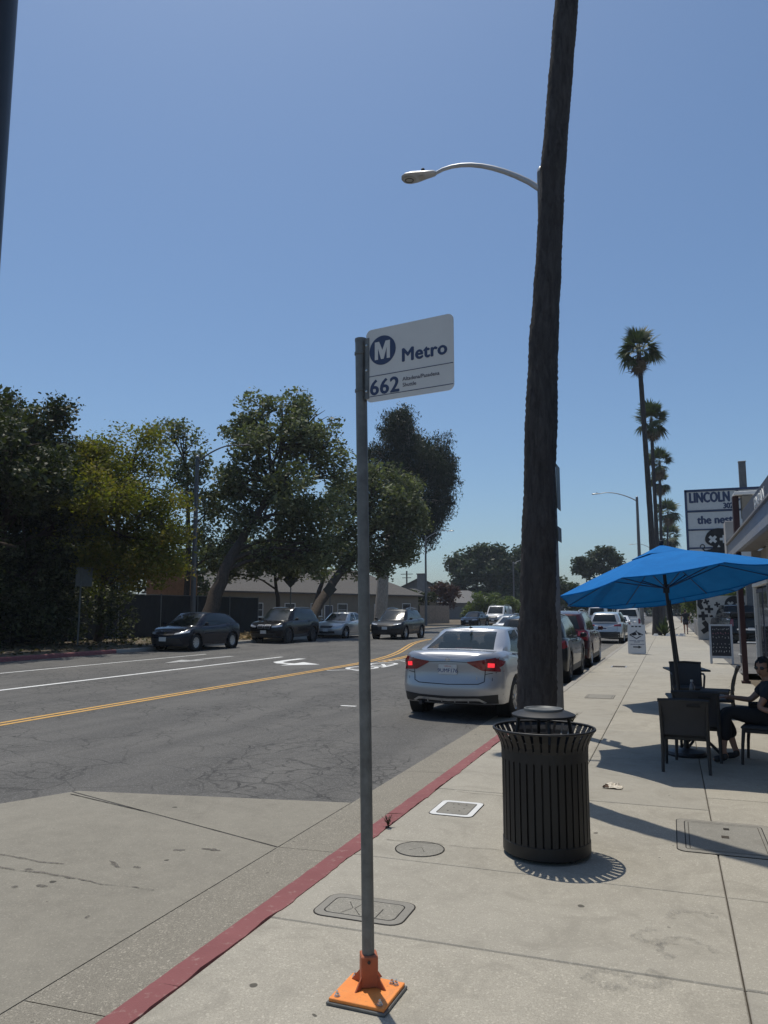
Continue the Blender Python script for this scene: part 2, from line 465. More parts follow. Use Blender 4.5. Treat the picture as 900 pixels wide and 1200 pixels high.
# ------------------------------------------------------------ mesh helpers
class MB:
    def __init__(s):
        s.v = []; s.f = []
    def add(s, vs, fs):
        o = len(s.v)
        s.v += [tuple(p) for p in vs]
        s.f += [tuple(i + o for i in f) for f in fs]
        return s
    def box(s, c, d, rz=0.0, rot=None, taper=1.0):
        hx, hy, hz = d[0] / 2, d[1] / 2, d[2] / 2
        pts = []
        for z in (-hz, hz):
            k = taper if z > 0 else 1
            for x, y in ((-hx, -hy), (hx, -hy), (hx, hy), (-hx, hy)):
                pts.append(Vector((x * k, y * k, z)))
        mt = rot if rot else Matrix.Rotation(rz, 3, 'Z')
        pts = [mt @ p + Vector(c) for p in pts]
        return s.add(pts, [(3, 2, 1, 0), (4, 5, 6, 7), (0, 1, 5, 4), (1, 2, 6, 5), (2, 3, 7, 6), (3, 0, 4, 7)])
    def bbox(s, c, d, bev=0.006, rz=0.0, rot=None):
        """box with chamfered edges"""
        import bmesh
        bm = bmesh.new()
        bmesh.ops.create_cube(bm, size=1)
        for v in bm.verts:
            v.co = Vector((v.co.x * d[0], v.co.y * d[1], v.co.z * d[2]))
        bmesh.ops.bevel(bm, geom=bm.edges[:], offset=min(bev, min(d) * 0.45), segments=1, affect='EDGES')
        bm.verts.index_update()
        mt = rot if rot else Matrix.Rotation(rz, 3, 'Z')
        s.add([mt @ v.co + Vector(c) for v in bm.verts], [[v.index for v in f.verts] for f in bm.faces])
        bm.free()
        return s
    def tube(s, path, rad, n=10, caps=True):
        path = [Vector(p) for p in path]
        if isinstance(rad, (int, float)):
            rad = [rad] * len(path)
        vs = []; fs = []
        prev = None
        for i, p in enumerate(path):
            d = (path[min(i + 1, len(path) - 1)] - path[max(i - 1, 0)]).normalized()
            if prev is None:
                up = Vector((0, 0, 1)) if abs(d.z) < 0.9 else Vector((0, 1, 0))
                a = d.cross(up).normalized()
            else:
                a = (prev - d * prev.dot(d)).normalized()
            prev = a
            b = d.cross(a)
            for k in range(n):
                th = 2 * PI * k / n
                vs.append(p + (a * math.cos(th) + b * math.sin(th)) * rad[i])
        for i in range(len(path) - 1):
            for k in range(n):
                k2 = (k + 1) % n
                fs.append((i * n + k, i * n + k2, (i + 1) * n + k2, (i + 1) * n + k))
        if caps:
            fs.append(tuple(range(n - 1, -1, -1)))
            fs.append(tuple((len(path) - 1) * n + k for k in range(n)))
        return s.add(vs, [f[::-1] for f in fs])
    def lathe(s, prof, n=32, c=(0, 0, 0), axis='Z'):
        vs = []; fs = []
        for r, z in prof:
            for k in range(n):
                th = 2 * PI * k / n
                if axis == 'Z':
                    p = (r * math.cos(th), r * math.sin(th), z)
                else:
                    p = (z, r * math.cos(th), r * math.sin(th))
                vs.append((p[0] + c[0], p[1] + c[1], p[2] + c[2]))
        for i in range(len(prof) - 1):
            for k in range(n):
                k2 = (k + 1) % n
                fs.append((i * n + k, i * n + k2, (i + 1) * n + k2, (i + 1) * n + k))
        return s.add(vs, fs)
    def prism(s, poly, z0, z1, M4=None):
        """extrude a 2D polygon; M4 maps (x, y, z) to place"""
        n = len(poly)
        vs = [Vector((x, y, z0)) for x, y in poly] + [Vector((x, y, z1)) for x, y in poly]
        if M4 is not None:
            vs = [M4 @ v for v in vs]
        fs = [tuple(range(n - 1, -1, -1)), tuple(range(n, 2 * n))]
        fs += [(i, (i + 1) % n, n + (i + 1) % n, n + i) for i in range(n)]
        return s.add(vs, fs)
    def build(s, name, m, parent=None, smooth=None, loc=None):
        me = bpy.data.meshes.new(name)
        me.from_pydata([tuple(v) for v in s.v], [], [tuple(f) for f in s.f])
        me.update()
        if m is not None:
            me.materials.append(m)
        if smooth is not None:
            me.polygons.foreach_set('use_smooth', [True] * len(me.polygons))
            me.set_sharp_from_angle(angle=R(smooth))
        o = bpy.data.objects.new(name, me)
        C.objects.link(o)
        if parent is not None:
            o.parent = parent
        if loc is not None:
            o.location = loc
        return o

def fast_mesh(name, verts, quads, m, parent=None, tint=None):
    me = bpy.data.meshes.new(name)
    nv, nf = len(verts), len(quads)
    k = quads.shape[1]
    me.vertices.add(nv); me.vertices.foreach_set('co', verts.astype(np.float32).ravel())
    me.loops.add(nf * k); me.loops.foreach_set('vertex_index', quads.astype(np.int32).ravel())
    me.polygons.add(nf)
    me.polygons.foreach_set('loop_start', np.arange(0, nf * k, k, dtype=np.int32))
    me.polygons.foreach_set('loop_total', np.full(nf, k, dtype=np.int32))
    me.update(calc_edges=True)
    if tint is not None:
        a = me.attributes.new('tint', 'FLOAT', 'FACE')
        a.data.foreach_set('value', tint.astype(np.float32))
    me.materials.append(m)
    o = bpy.data.objects.new(name, me)
    C.objects.link(o)
    if parent is not None:
        o.parent = parent
    return o

def tag(o, label=None, cat=None, group=None, kind=None):
    if label: o['label'] = label
    if cat: o['category'] = cat
    if group: o['group'] = group
    if kind: o['kind'] = kind
    return o

def thing(name, label, cat, loc=(0, 0, 0), rz=0.0, group=None):
    o = bpy.data.objects.new(name, None)
    o.empty_display_size = 0.2
    C.objects.link(o)
    o.location = loc
    o.rotation_euler = (0, 0, rz)
    return tag(o, label, cat, group)

def kids(o):
    return [c for c in C.objects if c.parent is o]

def copy_tree(o, parent=None):
    ch = list(o.children)
    c = o.copy(); C.objects.link(c)
    if parent is not None: c.parent = parent
    for k in ch:
        copy_tree(k, c)
    return c

def text_mesh(body, size, depth=0.003, off=0.0, align='LEFT', sx=1.0, space=1.0):
    cu = bpy.data.curves.new('lettering', 'FONT')
    cu.body = body; cu.size = size; cu.extrude = depth / 2; cu.offset = off
    cu.align_x = align; cu.space_character = space
    cu.resolution_u = 3
    o = bpy.data.objects.new('lettering', cu)
    C.objects.link(o)
    dg = bpy.context.evaluated_depsgraph_get()
    me = bpy.data.meshes.new_from_object(o.evaluated_get(dg))
    vs = [(v.co.x * sx, v.co.y, v.co.z) for v in me.vertices]
    fs = [tuple(p.vertices) for p in me.polygons]
    bpy.data.objects.remove(o); bpy.data.meshes.remove(me); bpy.data.curves.remove(cu)
    return vs, fs

def letter(name, body, size, m, parent, T, off=0.0, align='LEFT', sx=1.0, depth=0.003, space=1.0):
    """T: 4x4 taking text plane (x right, y up, z towards the reader) to local space;
    off thickens the strokes by stacking slightly shifted copies"""
    vs, fs = text_mesh(body, size, depth, 0.0, align, sx, space)
    mb = MB()
    sh = [(0, 0)] if not off else [(-off, 0), (off, 0), (0, off * .7), (0, -off * .7), (off * .5, 0), (-off * .5, 0)]
    for k, (dx, dy) in enumerate(sh):
        mb.add([T @ (Vector(v) + Vector((dx, dy, 0.00006 * k))) for v in vs], fs)
    return tag(mb.build(name, m, parent), kind='stuff')

def face_T(o, xdir, up=(0, 0, 1)):
    x = Vector(xdir).normalized(); y = Vector(up).normalized(); z = x.cross(y)
    T = Matrix.Identity(4)
    for i in range(3):
        T[i][0] = x[i]; T[i][1] = y[i]; T[i][2] = z[i]; T[i][3] = o[i]
    return T

def rrect(w, h, r, n=5, x0=0.0, y0=0.0):
    pts = []
    for cx, cy, a0 in ((w / 2 - r, h / 2 - r, 0), (-w / 2 + r, h / 2 - r, 90), (-w / 2 + r, -h / 2 + r, 180), (w / 2 - r, -h / 2 + r, 270)):
        for k in range(n + 1):
            a = R(a0 + 90 * k / n)
            pts.append((x0 + cx + r * math.cos(a), y0 + cy + r * math.sin(a)))
    return pts
# ------------------------------------------------------------ the ground, road, kerbs, sidewalk
RZ = -0.13
def sheet(name, x0, x1, y0, y1, z, m, nx=1, ny=1):
    mb = MB()
    xs = [x0 + (x1 - x0) * i / nx for i in range(nx + 1)]
    ys = [y0 + (y1 - y0) * i / ny for i in range(ny + 1)]
    vs = [(x, y, z) for y in ys for x in xs]
    fs = [(j * (nx + 1) + i, j * (nx + 1) + i + 1, (j + 1) * (nx + 1) + i + 1, (j + 1) * (nx + 1) + i) for j in range(ny) for i in range(nx)]
    o = mb.add(vs, fs).build(name, m)
    return tag(o, kind='structure')

sheet('ground', -900, 900, -120, 1300, -0.17, M['dirt'])
KF = 0.0145                      # the road surface rises gently towards its far (left) side
def rise(x):
    return KF * max(0.0, -2.79 - x)
def tilt(mb):
    mb.v = [(v[0], v[1], v[2] + rise(v[0])) for v in mb.v]
    return mb
def lay(x, y):
    """surveyed point on a level road -> the same sight line on the rising road"""
    s = (1.73 + 2.79 * KF) / (1.73 + KF * abs(x))
    return (x * s, y * s)
LKX = lay(-21.45, 0)[0]
LKZ = rise(LKX)
rd = MB().add([(LKX - .02, -60, RZ), (-2.78, -60, RZ), (-2.78, 700, RZ), (LKX - .02, 700, RZ)], [(0, 1, 2, 3)])
tag(tilt(rd).build('road', M['asphalt']), kind='structure')
sheet('left_verge', -70, LKX - 0.14, -60, 400, LKZ - 0.004, M['dirt'])
lot = sheet('parking_lot', 1.62, 80, 22.3, 300, -0.010, M['asphalt'])
walk_bed = sheet('sidewalk', -2.06, 1.66, -12, 300, -0.022, M['joint'])

def slab(x0, x1, y0, y1, m, parent, name='slab', thick=0.02, g=0.0035, dz=0.0, ch=0.006):
    a, b, c, d = x0 + g, x1 - g, y0 + g, y1 - g
    z = dz
    vs = [(a, c, z - thick), (b, c, z - thick), (b, d, z - thick), (a, d, z - thick),
          (a, c, z - ch), (b, c, z - ch), (b, d, z - ch), (a, d, z - ch),
          (a + ch, c + ch, z), (b - ch, c + ch, z), (b - ch, d - ch, z), (a + ch, d - ch, z)]
    fs = []
    for k in (0, 4):
        fs += [(k + i, k + (i + 1) % 4, k + 4 + (i + 1) % 4, k + 4 + i) for i in range(4)]
    fs.append((8, 9, 10, 11))
    return MB().add(vs, fs).build(name, m, parent)

yl = [-7, -5.2, -3.4, -1.6, 0.2, 2.0, 3.82, 4.95, 6.98, 9.04, 11.1, 13.2, 15.25, 17.3, 19.4, 21.5, 23.6, 25.6, 27.7, 29.8, 31.9, 34, 36.5, 39, 41.5, 44, 47, 50, 53, 56, 60]
for a, b in zip(yl[:-1], yl[1:]):
    dz = lambda: random.uniform(-0.002, 0.001)
    if a < 6.5:
        slab(-2.05, 0.23, a, b, M['sidewalk'], walk_bed, dz=dz())
    else:
        slab(-2.05, -0.88, a, b, M['sidewalk'], walk_bed, dz=dz())
        slab(-0.88, 0.23, a, b, M['sidewalk'], walk_bed, dz=dz())
    slab(0.23, 1.65, a + (0.0 if a < 6.5 else 0.45), b + (0.0 if b < 6.5 else 0.45), M['sidewalk'], walk_bed, dz=dz())
sheet('far_sidewalk', -2.05, 1.65, 60.5, 300, 0.0, M['sidewalk'])

# gutter with sloping pieces
gut = tag(MB().add([(-2.79, -12, RZ - 0.012), (-2.19, -12, RZ - 0.012), (-2.19, 300, RZ - 0.012), (-2.79, 300, RZ - 0.012)], [(0, 1, 2, 3)]).build('gutter', M['joint']), kind='structure')
ys = [-9, -6, -3, 0, 2.9, 5.3, 8.2, 11.1, 14, 17, 20, 23, 26, 29, 32, 35, 38, 42, 46, 50]
for a, b in zip(ys[:-1], ys[1:]):
    g = 0.003
    MB().add([(-2.785, a + g, RZ + 0.002), (-2.2, a + g, RZ + 0.014), (-2.2, b - g, RZ + 0.014), (-2.785, b - g, RZ + 0.002)], [(0, 1, 2, 3)]).build('gutter_slab', M['gutter'], gut)
tag(MB().add([(-2.785, 50, RZ + 0.002), (-2.2, 50, RZ + 0.012), (-2.2, 300, RZ + 0.012), (-2.785, 300, RZ + 0.002)], [(0, 1, 2, 3)]).build('far_gutter', M['gutter']), kind='structure')

def kerb_piece(x_road, x_in, a, b, m, parent, step=0.06, jit=0.012, name='kerb_stone', z0=0.0):
    """kerb with a rounded nose; the walk side edge is ragged"""
    n = max(2, int((b - a) / step))
    s = 1 if x_in > x_road else -1
    vs = []; fs = []
    nz = 0.0
    for i in range(n + 1):
        y = a + (b - a) * i / n
        nz = nz * 0.7 + random.gauss(0, jit) * 0.5
        wob = random.gauss(0, 0.0015)
        prof = [(x_road - s * 0.012, RZ - 0.01), (x_road - s * 0.004, -0.035), (x_road + s * 0.004, -0.014), (x_road + s * 0.020, -0.001 + wob),
                (x_road + s * 0.08, 0.004 + wob), (x_in + s * nz, 0.004), (x_in + s * (nz + 0.003), -0.02)]
        vs += [(px, y, pz + z0) for px, pz in prof]
    k = 7
    for i in range(n):
        for j in range(k - 1):
            f = (i * k + j, i * k + j + 1, (i + 1) * k + j + 1, (i + 1) * k + j)
            fs.append(f if s < 0 else f[::-1])
    # winding: outward
    return MB().add(vs, [f[::-1] for f in fs]).build(name, m, parent, smooth=50)

kerb = tag(MB().add([(-2.2, -12, -0.03), (-2.04, -12, -0.03), (-2.04, 300, -0.03), (-2.2, 300, -0.03)], [(0, 1, 2, 3)]).build('kerb', M['kerb']), kind='structure')
for a, b, m in [(-9, -3, 'red'), (-3, 0.2, 'red'), (0.2, 3.0, 'red'), (3.004, 6.0, 'red'), (6.004, 10.35, 'red')]:
    kerb_piece(-2.2, -2.045, a, b, M[m], kerb)
for a, b in [(10.36, 13.6), (13.61, 17), (17.01, 20.3), (20.31, 24), (24.01, 28), (28.01, 32), (32.01, 36), (36.01, 42), (42.01, 50)]:
    kerb_piece(-2.2, -2.045, a, b, M['kerb'], kerb, 0.4, 0.003)
kerb_piece(-2.2, -2.045, 50.02, 300, M['kerb'], kerb, 5, 0.0)
lk = tag(MB().add([(LKX - .15, -60, LKZ - 0.03), (LKX, -60, LKZ - 0.03), (LKX, 300, LKZ - 0.03), (LKX - .15, 300, LKZ - 0.03)], [(0, 1, 2, 3)]).build('left_kerb', M['kerb']), kind='structure')
for a, b, m in [(-20, 8, 'red'), (8, 13, 'red'), (13, 18, 'red'), (18, 22.8, 'red'), (22.8, 34, 'kerb'), (34, 46, 'kerb'), (46, 60, 'kerb'), (60, 90, 'kerb'), (90, 200, 'kerb')]:
    kerb_piece(LKX + .01, LKX - .15, a + 0.005, b - 0.005, M[m], lk, 0.5, 0.004, z0=LKZ)

# concrete bus pad in the road
tag(tilt(MB().add([(-8.2, -6, RZ + 0.004), (-2.79, -6, RZ + 0.004), (-2.79, 5.28, RZ + 0.004), (-5.36, 6.02, RZ + 0.004), (-5.63, 5.4, RZ + 0.004), (-6.6, 3.2, RZ + 0.004)],
            [(0, 1, 2, 3, 4, 5)])).build('bus_pad', M['pad']), kind='structure')
tag(tilt(MB().add([(-2.79, 5.30, RZ + 0.004), (-2.79, 6.70, RZ + 0.004), (-5.33, 6.08, RZ + 0.004), (-5.35, 6.04, RZ + 0.004)], [(0, 1, 2, 3)])).build('bus_pad_end', M['pad']), kind='structure')

def ribbon(pts, w, z, jit=0.0, n=None):
    """flat strip along a polyline, ragged edges if jit"""
    pts = [Vector((p[0], p[1], 0)) for p in pts]
    out = []
    for a, b in zip(pts[:-1], pts[1:]):
        k = max(1, int((b - a).length / (0.05 if jit else 1e9))) if n is None else n
        out += [a.lerp(b, i / k) for i in range(k)]
    out.append(pts[-1])
    vs = []
    m = len(out)
    for i, p in enumerate(out):
        d = (out[min(i + 1, m - 1)] - out[max(i - 1, 0)]).normalized()
        nn = Vector((-d.y, d.x, 0))
        ww = w / 2 if not callable(w) else w(i / (m - 1)) / 2
        j1, j2 = random.gauss(0, jit), random.gauss(0, jit)
        a = p + nn * (ww + j1); b = p - nn * (ww + j2)
        vs += [(a.x, a.y, z), (b.x, b.y, z)]
    return vs, [(2 * i + 1, 2 * i + 3, 2 * i + 2, 2 * i) for i in range(m - 1)]

def blob(cx, cy, rx, ry, z, n=14, rough=0.3, rz=0.0):
    vs = [(cx, cy, z)]
    for k in range(n):
        a = 2 * PI * k / n
        r = 1 + random.uniform(-rough, rough)
        x, y = rx * r * math.cos(a), ry * r * math.sin(a)
        vs.append((cx + x * math.cos(rz) - y * math.sin(rz), cy + x * math.sin(rz) + y * math.cos(rz), z))
    return vs, [(0, 1 + k, 1 + (k + 1) % n) for k in range(n)]

mb = MB()
for pts, w in [([(-5.3, 5.95), (-4.2, 5.692), (-2.8, 5.29)], 0.010)]:
    mb.add(*ribbon(pts, w, RZ + 0.008, 0.001))
wander = lambda p0, p1, n, s: [(p0[0] + (p1[0] - p0[0]) * i / n + random.gauss(0, s), p0[1] + (p1[1] - p0[1]) * i / n + random.gauss(0, s)) for i in range(n + 1)]
tag(tilt(mb).build('pad_joint', M['crack']), kind='structure')
mb = MB()
for k in range(9):
    x = random.uniform(-5, -2.9); y = random.uniform(2.6, 5.2); mb.add(*blob(x, y, random.uniform(0.012, 0.03), random.uniform(0.01, 0.025), RZ + 0.0075, rough=0.4))
mb.add(*blob(-3.77, 4.02, 0.04, 0.022, RZ + 0.0075, rough=0.15))
mb.add(*blob(-3.62, 4.52, 0.085, 0.02, RZ + 0.0075, rough=0.4, rz=-0.5)); mb.add(*blob(-3.2, 5.05, 0.09, 0.02, RZ + 0.0075, rough=0.4, rz=0.1)); mb.add(*blob(-3.4, 4.95, 0.05, 0.02, RZ + 0.0075, rough=0.4, rz=.3))
tag(tilt(mb).build('pad_stain', M['stain']), kind='structure')
mb = MB()
mb.add(*ribbon(wander((-6.4, 4.35), (-3.95, 4.38), 14, 0.012), lambda t: 0.035 * (1 - t * 0.6), RZ + 0.0080, 0.006))
mb.add(*ribbon(wander((-6.2, 4.15), (-3.1, 4.22), 18, 0.012), lambda t: 0.045 * (1 - t * 0.85), RZ + 0.0088, 0.006))
mb.add(*blob(-4.7, 2.72, 0.10, 0.06, RZ + 0.0076, rough=0.5))
tag(tilt(mb).build('tar_streak', M['stain']), kind='structure')
# thin random cracks in the walk
mb = MB()
for p0, p1 in [((-1.86, 6.9), (-1.2, 6.86)), ((-0.4, 2.1), (0.2, 2.9)), ((-1.95, 5.33), (-0.95, 5.36)), ((0.9, 17.2), (1.35, 19.2)), ((-1.5, 19.4), (-0.9, 19.1))]:
    mb.add(*ribbon(wander(p0, p1, 16, 0.006), 0.004, 0.003, 0.001))
tag(mb.build('sidewalk_crack', M['crack']), kind='structure')
mb = MB()
for cx, cy, r, a0, a1 in [(-0.32, 3.72, 0.085, 20, 330), (-0.17, 3.78, 0.08, -160, 90), (0.0, 4.15, 0.13, 0, 250), (-0.13, 4.25, 0.09, 90, 330), (0.05, 4.55, 0.12, 30, 200)]:
    pts = [(cx + r * math.cos(R(a0 + (a1 - a0) * i / 20)), cy + r * 0.9 * math.sin(R(a0 + (a1 - a0) * i / 20))) for i in range(21)]
    mb.add(*ribbon(pts, 0.05, 0.0032 + cx * 0.0004, 0.010))
m, t, b = mat('scuff_ring')
nzf = noise(t, world_pos(t), 30, 5, 0.8)
b.inputs['Base Color'].default_value = (0.20, 0.19, 0.17, 1); b.inputs['Roughness'].default_value = 0.9
L(t, rampn(t, nzf, [(0.42, 0.0), (0.75, 0.5)]), b.inputs['Alpha'])
tag(mb.build('scuff_mark', m), kind='structure')

# road markings
def laid(mb):
    mb.v = [(*lay(v[0], v[1]), v[2]) for v in mb.v]
    return tilt(mb)
mz = RZ + 0.004
def taper(x0, x1, y0, y1):
    return [(x0 + (x1 - x0) * (3 * s * s - 2 * s ** 3), y0 + (y1 - y0) * s) for s in [i / 14 for i in range(15)]]
mb = MB()
for off in (-0.10, 0.10):
    mb.add(*ribbon([(-9.74 + off, -30), (-9.74 + off, 23)] + [(x + off, y) for x, y in taper(-9.74, -13.9, 23.2, 47)] + [(-13.9 + off, 140)], 0.10, mz))
for off in (-0.10, 0.10):
    mb.add(*ribbon([(x + off, y) for x, y in taper(-9.34, -12.6, 25, 50)] + [(-12.6 + off, 140)], 0.10, mz + 0.001))
tag(laid(mb).build('yellow_centre_lines', M['yellow_line']), kind='structure')
mb = MB()
mb.add(*ribbon([(-13.86, -30), (-13.86, 26.4)], 0.16, mz))
mb.add(*ribbon([(-17.6, -30), (-17.6, 27)], 0.12, mz))
mb.add(*ribbon([(-5.75, 13.3), (-5.45, 13.3)], 0.10, mz))
tag(laid(mb).build('white_lane_lines', M['white_line']), kind='structure')
# left turn arrow facing the oncoming drivers
def arrow_curve(cx, cy, sc):
    mb = MB()
    pts = [(cx - 0.75 * sc, cy + 1.7 * sc), (cx - 0.8 * sc, cy + 0.6 * sc), (cx - 0.7 * sc, cy - 0.3 * sc), (cx - 0.35 * sc, cy - 0.75 * sc), (cx + 0.25 * sc, cy - 0.9 * sc)]
    mb.add(*ribbon(pts, 0.32 * sc, mz, n=3))
    mb.add([(cx + 0.15 * sc, cy - 0.05 * sc, mz + 0.001), (cx + 0.15 * sc, cy - 1.75 * sc, mz + 0.001), (cx + 1.15 * sc, cy - 0.9 * sc, mz + 0.001)], [(0, 1, 2)])
    return mb
tag(laid(arrow_curve(-11.9, 24.0, 1.0)).build('turn_arrow', M['white_line']), kind='structure')
mb = MB()
mb.add(*ribbon([(-15.9, 26.2), (-15.9, 23.4)], 0.25, mz)); mb.add([(-16.4, 23.6, mz), (-15.4, 23.6, mz), (-15.9, 21.9, mz)], [(0, 2, 1)])
tag(laid(mb).build('straight_arrow', M['worn_line']), kind='structure')
mb = MB()
for cx, cy in ((-8.9, 22.2), (-8.9, 24.0)):
    ring = [(cx + 0.42 * math.cos(R(a)), cy + 0.62 * math.sin(R(a))) for a in range(0, 361, 24)]
    mb.add(*ribbon(ring, 0.14, mz))
mb.add(*ribbon([(-8.9, 22.3), (-8.5, 23.1), (-8.9, 24.0)], 0.12, mz + 0.001)); mb.add(*ribbon([(-8.4, 22.6), (-8.4, 23.6)], 0.12, mz + 0.0015))
mb.add(*ribbon([(-9.5, 20.9), (-8.9, 21.4), (-8.3, 20.9)], 0.12, mz)); mb.add(*ribbon([(-9.5, 25.2), (-8.9, 25.8), (-8.3, 25.2)], 0.12, mz)); mb.add(*ribbon([(-9.5, 25.9), (-8.9, 26.5), (-8.3, 25.9)], 0.12, mz))
tag(laid(mb).build('bicycle_road_symbol', M['white_line']), kind='structure')

# ------------------------------------------------------------ covers set in the walk
def cover(name, label, cx, cy, w, d, r, fm, lm, fw, marks=None, rz=0.0, dz=0.003):
    t = thing(name, label, 'utility cover', (cx, cy, 0), rz, None)
    out = rrect(w, d, r); inn = rrect(w - 2 * fw, d - 2 * fw, max(0.01, r * 0.6)); inn2 = rrect(w - 2 * fw - 0.014, d - 2 * fw - 0.014, max(0.008, r * 0.6 - 0.004))
    big = rrect(w + 0.014, d + 0.014, r + 0.006)
    MB().prism(big, -0.01, dz - 0.0015).build('gap', M['crack'], t)
    n = len(out)
    vs = [(x, y, dz) for x, y in out] + [(x, y, dz) for x, y in inn] + [(x, y, dz - 0.008) for x, y in inn] + [(x, y, dz - 0.012) for x, y in out]
    fs = []
    for i in range(n):
        j = (i + 1) % n
        fs += [(i, j, n + j, n + i), (n + i, n + j, 2 * n + j, 2 * n + i), (3 * n + i, 3 * n + j, j, i)]
    MB().add(vs, fs).build('frame', fm, t)
    MB().prism(inn2, -0.02, dz + 0.0004).build('lid', lm, t)
    if marks: marks(t, dz + 0.001)
    return t
def m_a(t, z):
    mb = MB()
    mb.add(*ribbon([(0.10, 0.02), (0.10, -0.10), (0.02, -0.115)], 0.006, z)); mb.build('groove', M['crack'], t)
    mb = MB()
    for s, (x, y) in (('W', (-0.06, 0.01)), ('A', (-0.02, 0.01)), ('T', (0.02, 0.01)), ('E', (0.055, 0.01))):
        pass
    mb.add(*ribbon([(-0.11, 0.06), (-0.06, -0.02), (-0.10, -0.10)], 0.004, z)); mb.add(*ribbon([(-0.02, 0.1), (-0.05, -0.02), (0.01, -0.1)], 0.004, z))
    mb.build('groove', M['crack'], t)
cover('utility_cover', 'worn concrete utility cover in the sidewalk just behind the bus stop pole', -1.62, 4.09, 0.50, 0.32, 0.07, M['lid_frame'], M['lid'], 0.045, m_a)
def m_c(t, z):
    mb = MB()
    for x, y in ((-0.06, 0.12), (-0.02, 0.13), (0.05, 0.12), (-0.05, -0.1), (0.04, -0.08), (0.06, 0.0), (-0.03, 0.02)):
        MB().add(*blob(x, y, 0.008, 0.008, z)).build('hole', M['crack'], t)
cover('meter_cover', 'concrete meter cover with a white painted frame near the red kerb', -1.70, 6.33, 0.35, 0.47, 0.05, M['white_paint'], M['lid'], 0.045, m_c)
def m_d(t, z):
    mb = MB()
    mb.add(*ribbon([(-0.24, -0.36), (-0.24, 0.34), (0.24, 0.34), (0.24, -0.36), (-0.24, -0.36)], 0.006, z)); mb.build('groove', M['joint'], t)
    MB().bbox((0.02, 0.22, z), (0.04, 0.05, 0.004), 0.001).build('lift_slot', M['crack'], t)
    MB().bbox((0.0, 0.0, z), (0.05, 0.06, 0.004), 0.001).build('lid_mark', M['joint'], t)
cover('large_utility_cover', 'large rectangular concrete utility cover crossed by the palm shadow right of the litter bin', 0.30, 6.2, 0.64, 0.86, 0.06, M['lid_frame'], M['lid'], 0.05, m_d)
t = thing('round_cover', 'round concrete cover ring between the bus stop pole and the litter bin', 'utility cover', (-1.66, 5.2, 0))
ring = [(0.165 * math.cos(R(a)), 0.165 * math.sin(R(a))) for a in range(0, 361, 10)]
MB().prism(ring[:-1], -0.01, 0.0018).build('lid', M['lid'], t)
MB().add(*ribbon(ring, 0.008, 0.0026)).build('ring', M['crack'], t)
MB().add(*ribbon([(-0.06, -0.05), (0.0, 0.04), (0.05, -0.06)], 0.004, 0.0026)).build('groove', M['crack'], t)
cover('sidewalk_box_cover', 'faint small concrete cover in the sidewalk beyond the palm shadow beside the kerb', -1.30, 15.3, 0.5, 0.7, 0.04, M['lid_frame'], M['lid'], 0.03)
cover('iron_cover', 'small grey iron cover in the sidewalk next to the white sandwich board', -1.45, 23.6, 0.42, 0.62, 0.03, M['lamp_metal'], M['joint'], 0.03)

# ------------------------------------------------------------ bus stop
PX, PY = -1.27, 3.255
bs = thing('bus_stop_sign', 'slim metal bus stop pole with a white route sign on an orange foot', 'bus stop', (PX, PY, 0), 0)
lean = Vector((-0.040, -0.02, 0)) / 2.85
top = lambda z: (lean.x * z, lean.y * z, z)
MB().tube([top(0.13), top(2.86)], 0.0265, 20).build('post', M['galv'], bs, smooth=40)
MB().tube([top(2.858), top(2.872)], 0.028, 20).build('post_cap', M['galv'], bs, smooth=40)
for z in (2.80, 2.62):
    MB().tube([top(z - 0.006), top(z + 0.006)], 0.0305, 20).build('clamp_band', M['galv'], bs, smooth=40)
prz = R(-2)
pl = MB().bbox((0.012, -0.045, 0.018), (0.245, 0.24, 0.014), 0.002, rz=prz).build('base_plate', M['orange'], bs)
MB().bbox((0.012, -0.045, 0.0055), (0.262, 0.257, 0.011), 0.002, rz=prz).build('base_pad', M['galv'], bs)
q = 0.036
MB().bbox((0, 0, 0.088), (2 * q, 2 * q, 0.125), 0.004, rz=R(28)).build('socket', M['orange_dark'], bs)
for k in range(4):
    a = R(28 + 45 + 90 * k)
    T = Matrix.Rotation(a, 4, 'Z') @ Matrix.Rotation(R(90), 4, 'X')
    MB().prism([(q * 0.7, 0.0), (q + 0.055, 0.0), (q * 0.7, 0.075)], -0.003, 0.003, Matrix.Translation((0, 0, 0.026)) @ T).build('gusset', M['orange_dark'], bs)
MB().lathe([(0, -0.0), (0.007, 0.0), (0.007, 0.004), (0, 0.004)], 10, (0, 0, 0)).build('socket_bolt', M['black_metal'], bs).matrix_local = Matrix.Translation((0.0165, -0.0365, 0.13)) @ Matrix.Rotation(R(90), 4, 'X')
for dx, dy in ((-0.095, -0.095), (0.095, -0.095), (0.095, 0.085), (-0.095, 0.085), (0.075, 0.09)):
    v = Matrix.Rotation(prz, 3, 'Z') @ Vector((dx, dy, 0)) + Vector((0.012, -0.045, 0))
    MB().lathe([(0.0, 0.025), (0.013, 0.025), (0.013, 0.028), (0.009, 0.028), (0.009, 0.036), (0.005, 0.037), (0.005, 0.046), (0, 0.047)], 8, (v.x, v.y, 0)).build('anchor_bolt', M['bolt'], bs, smooth=35)
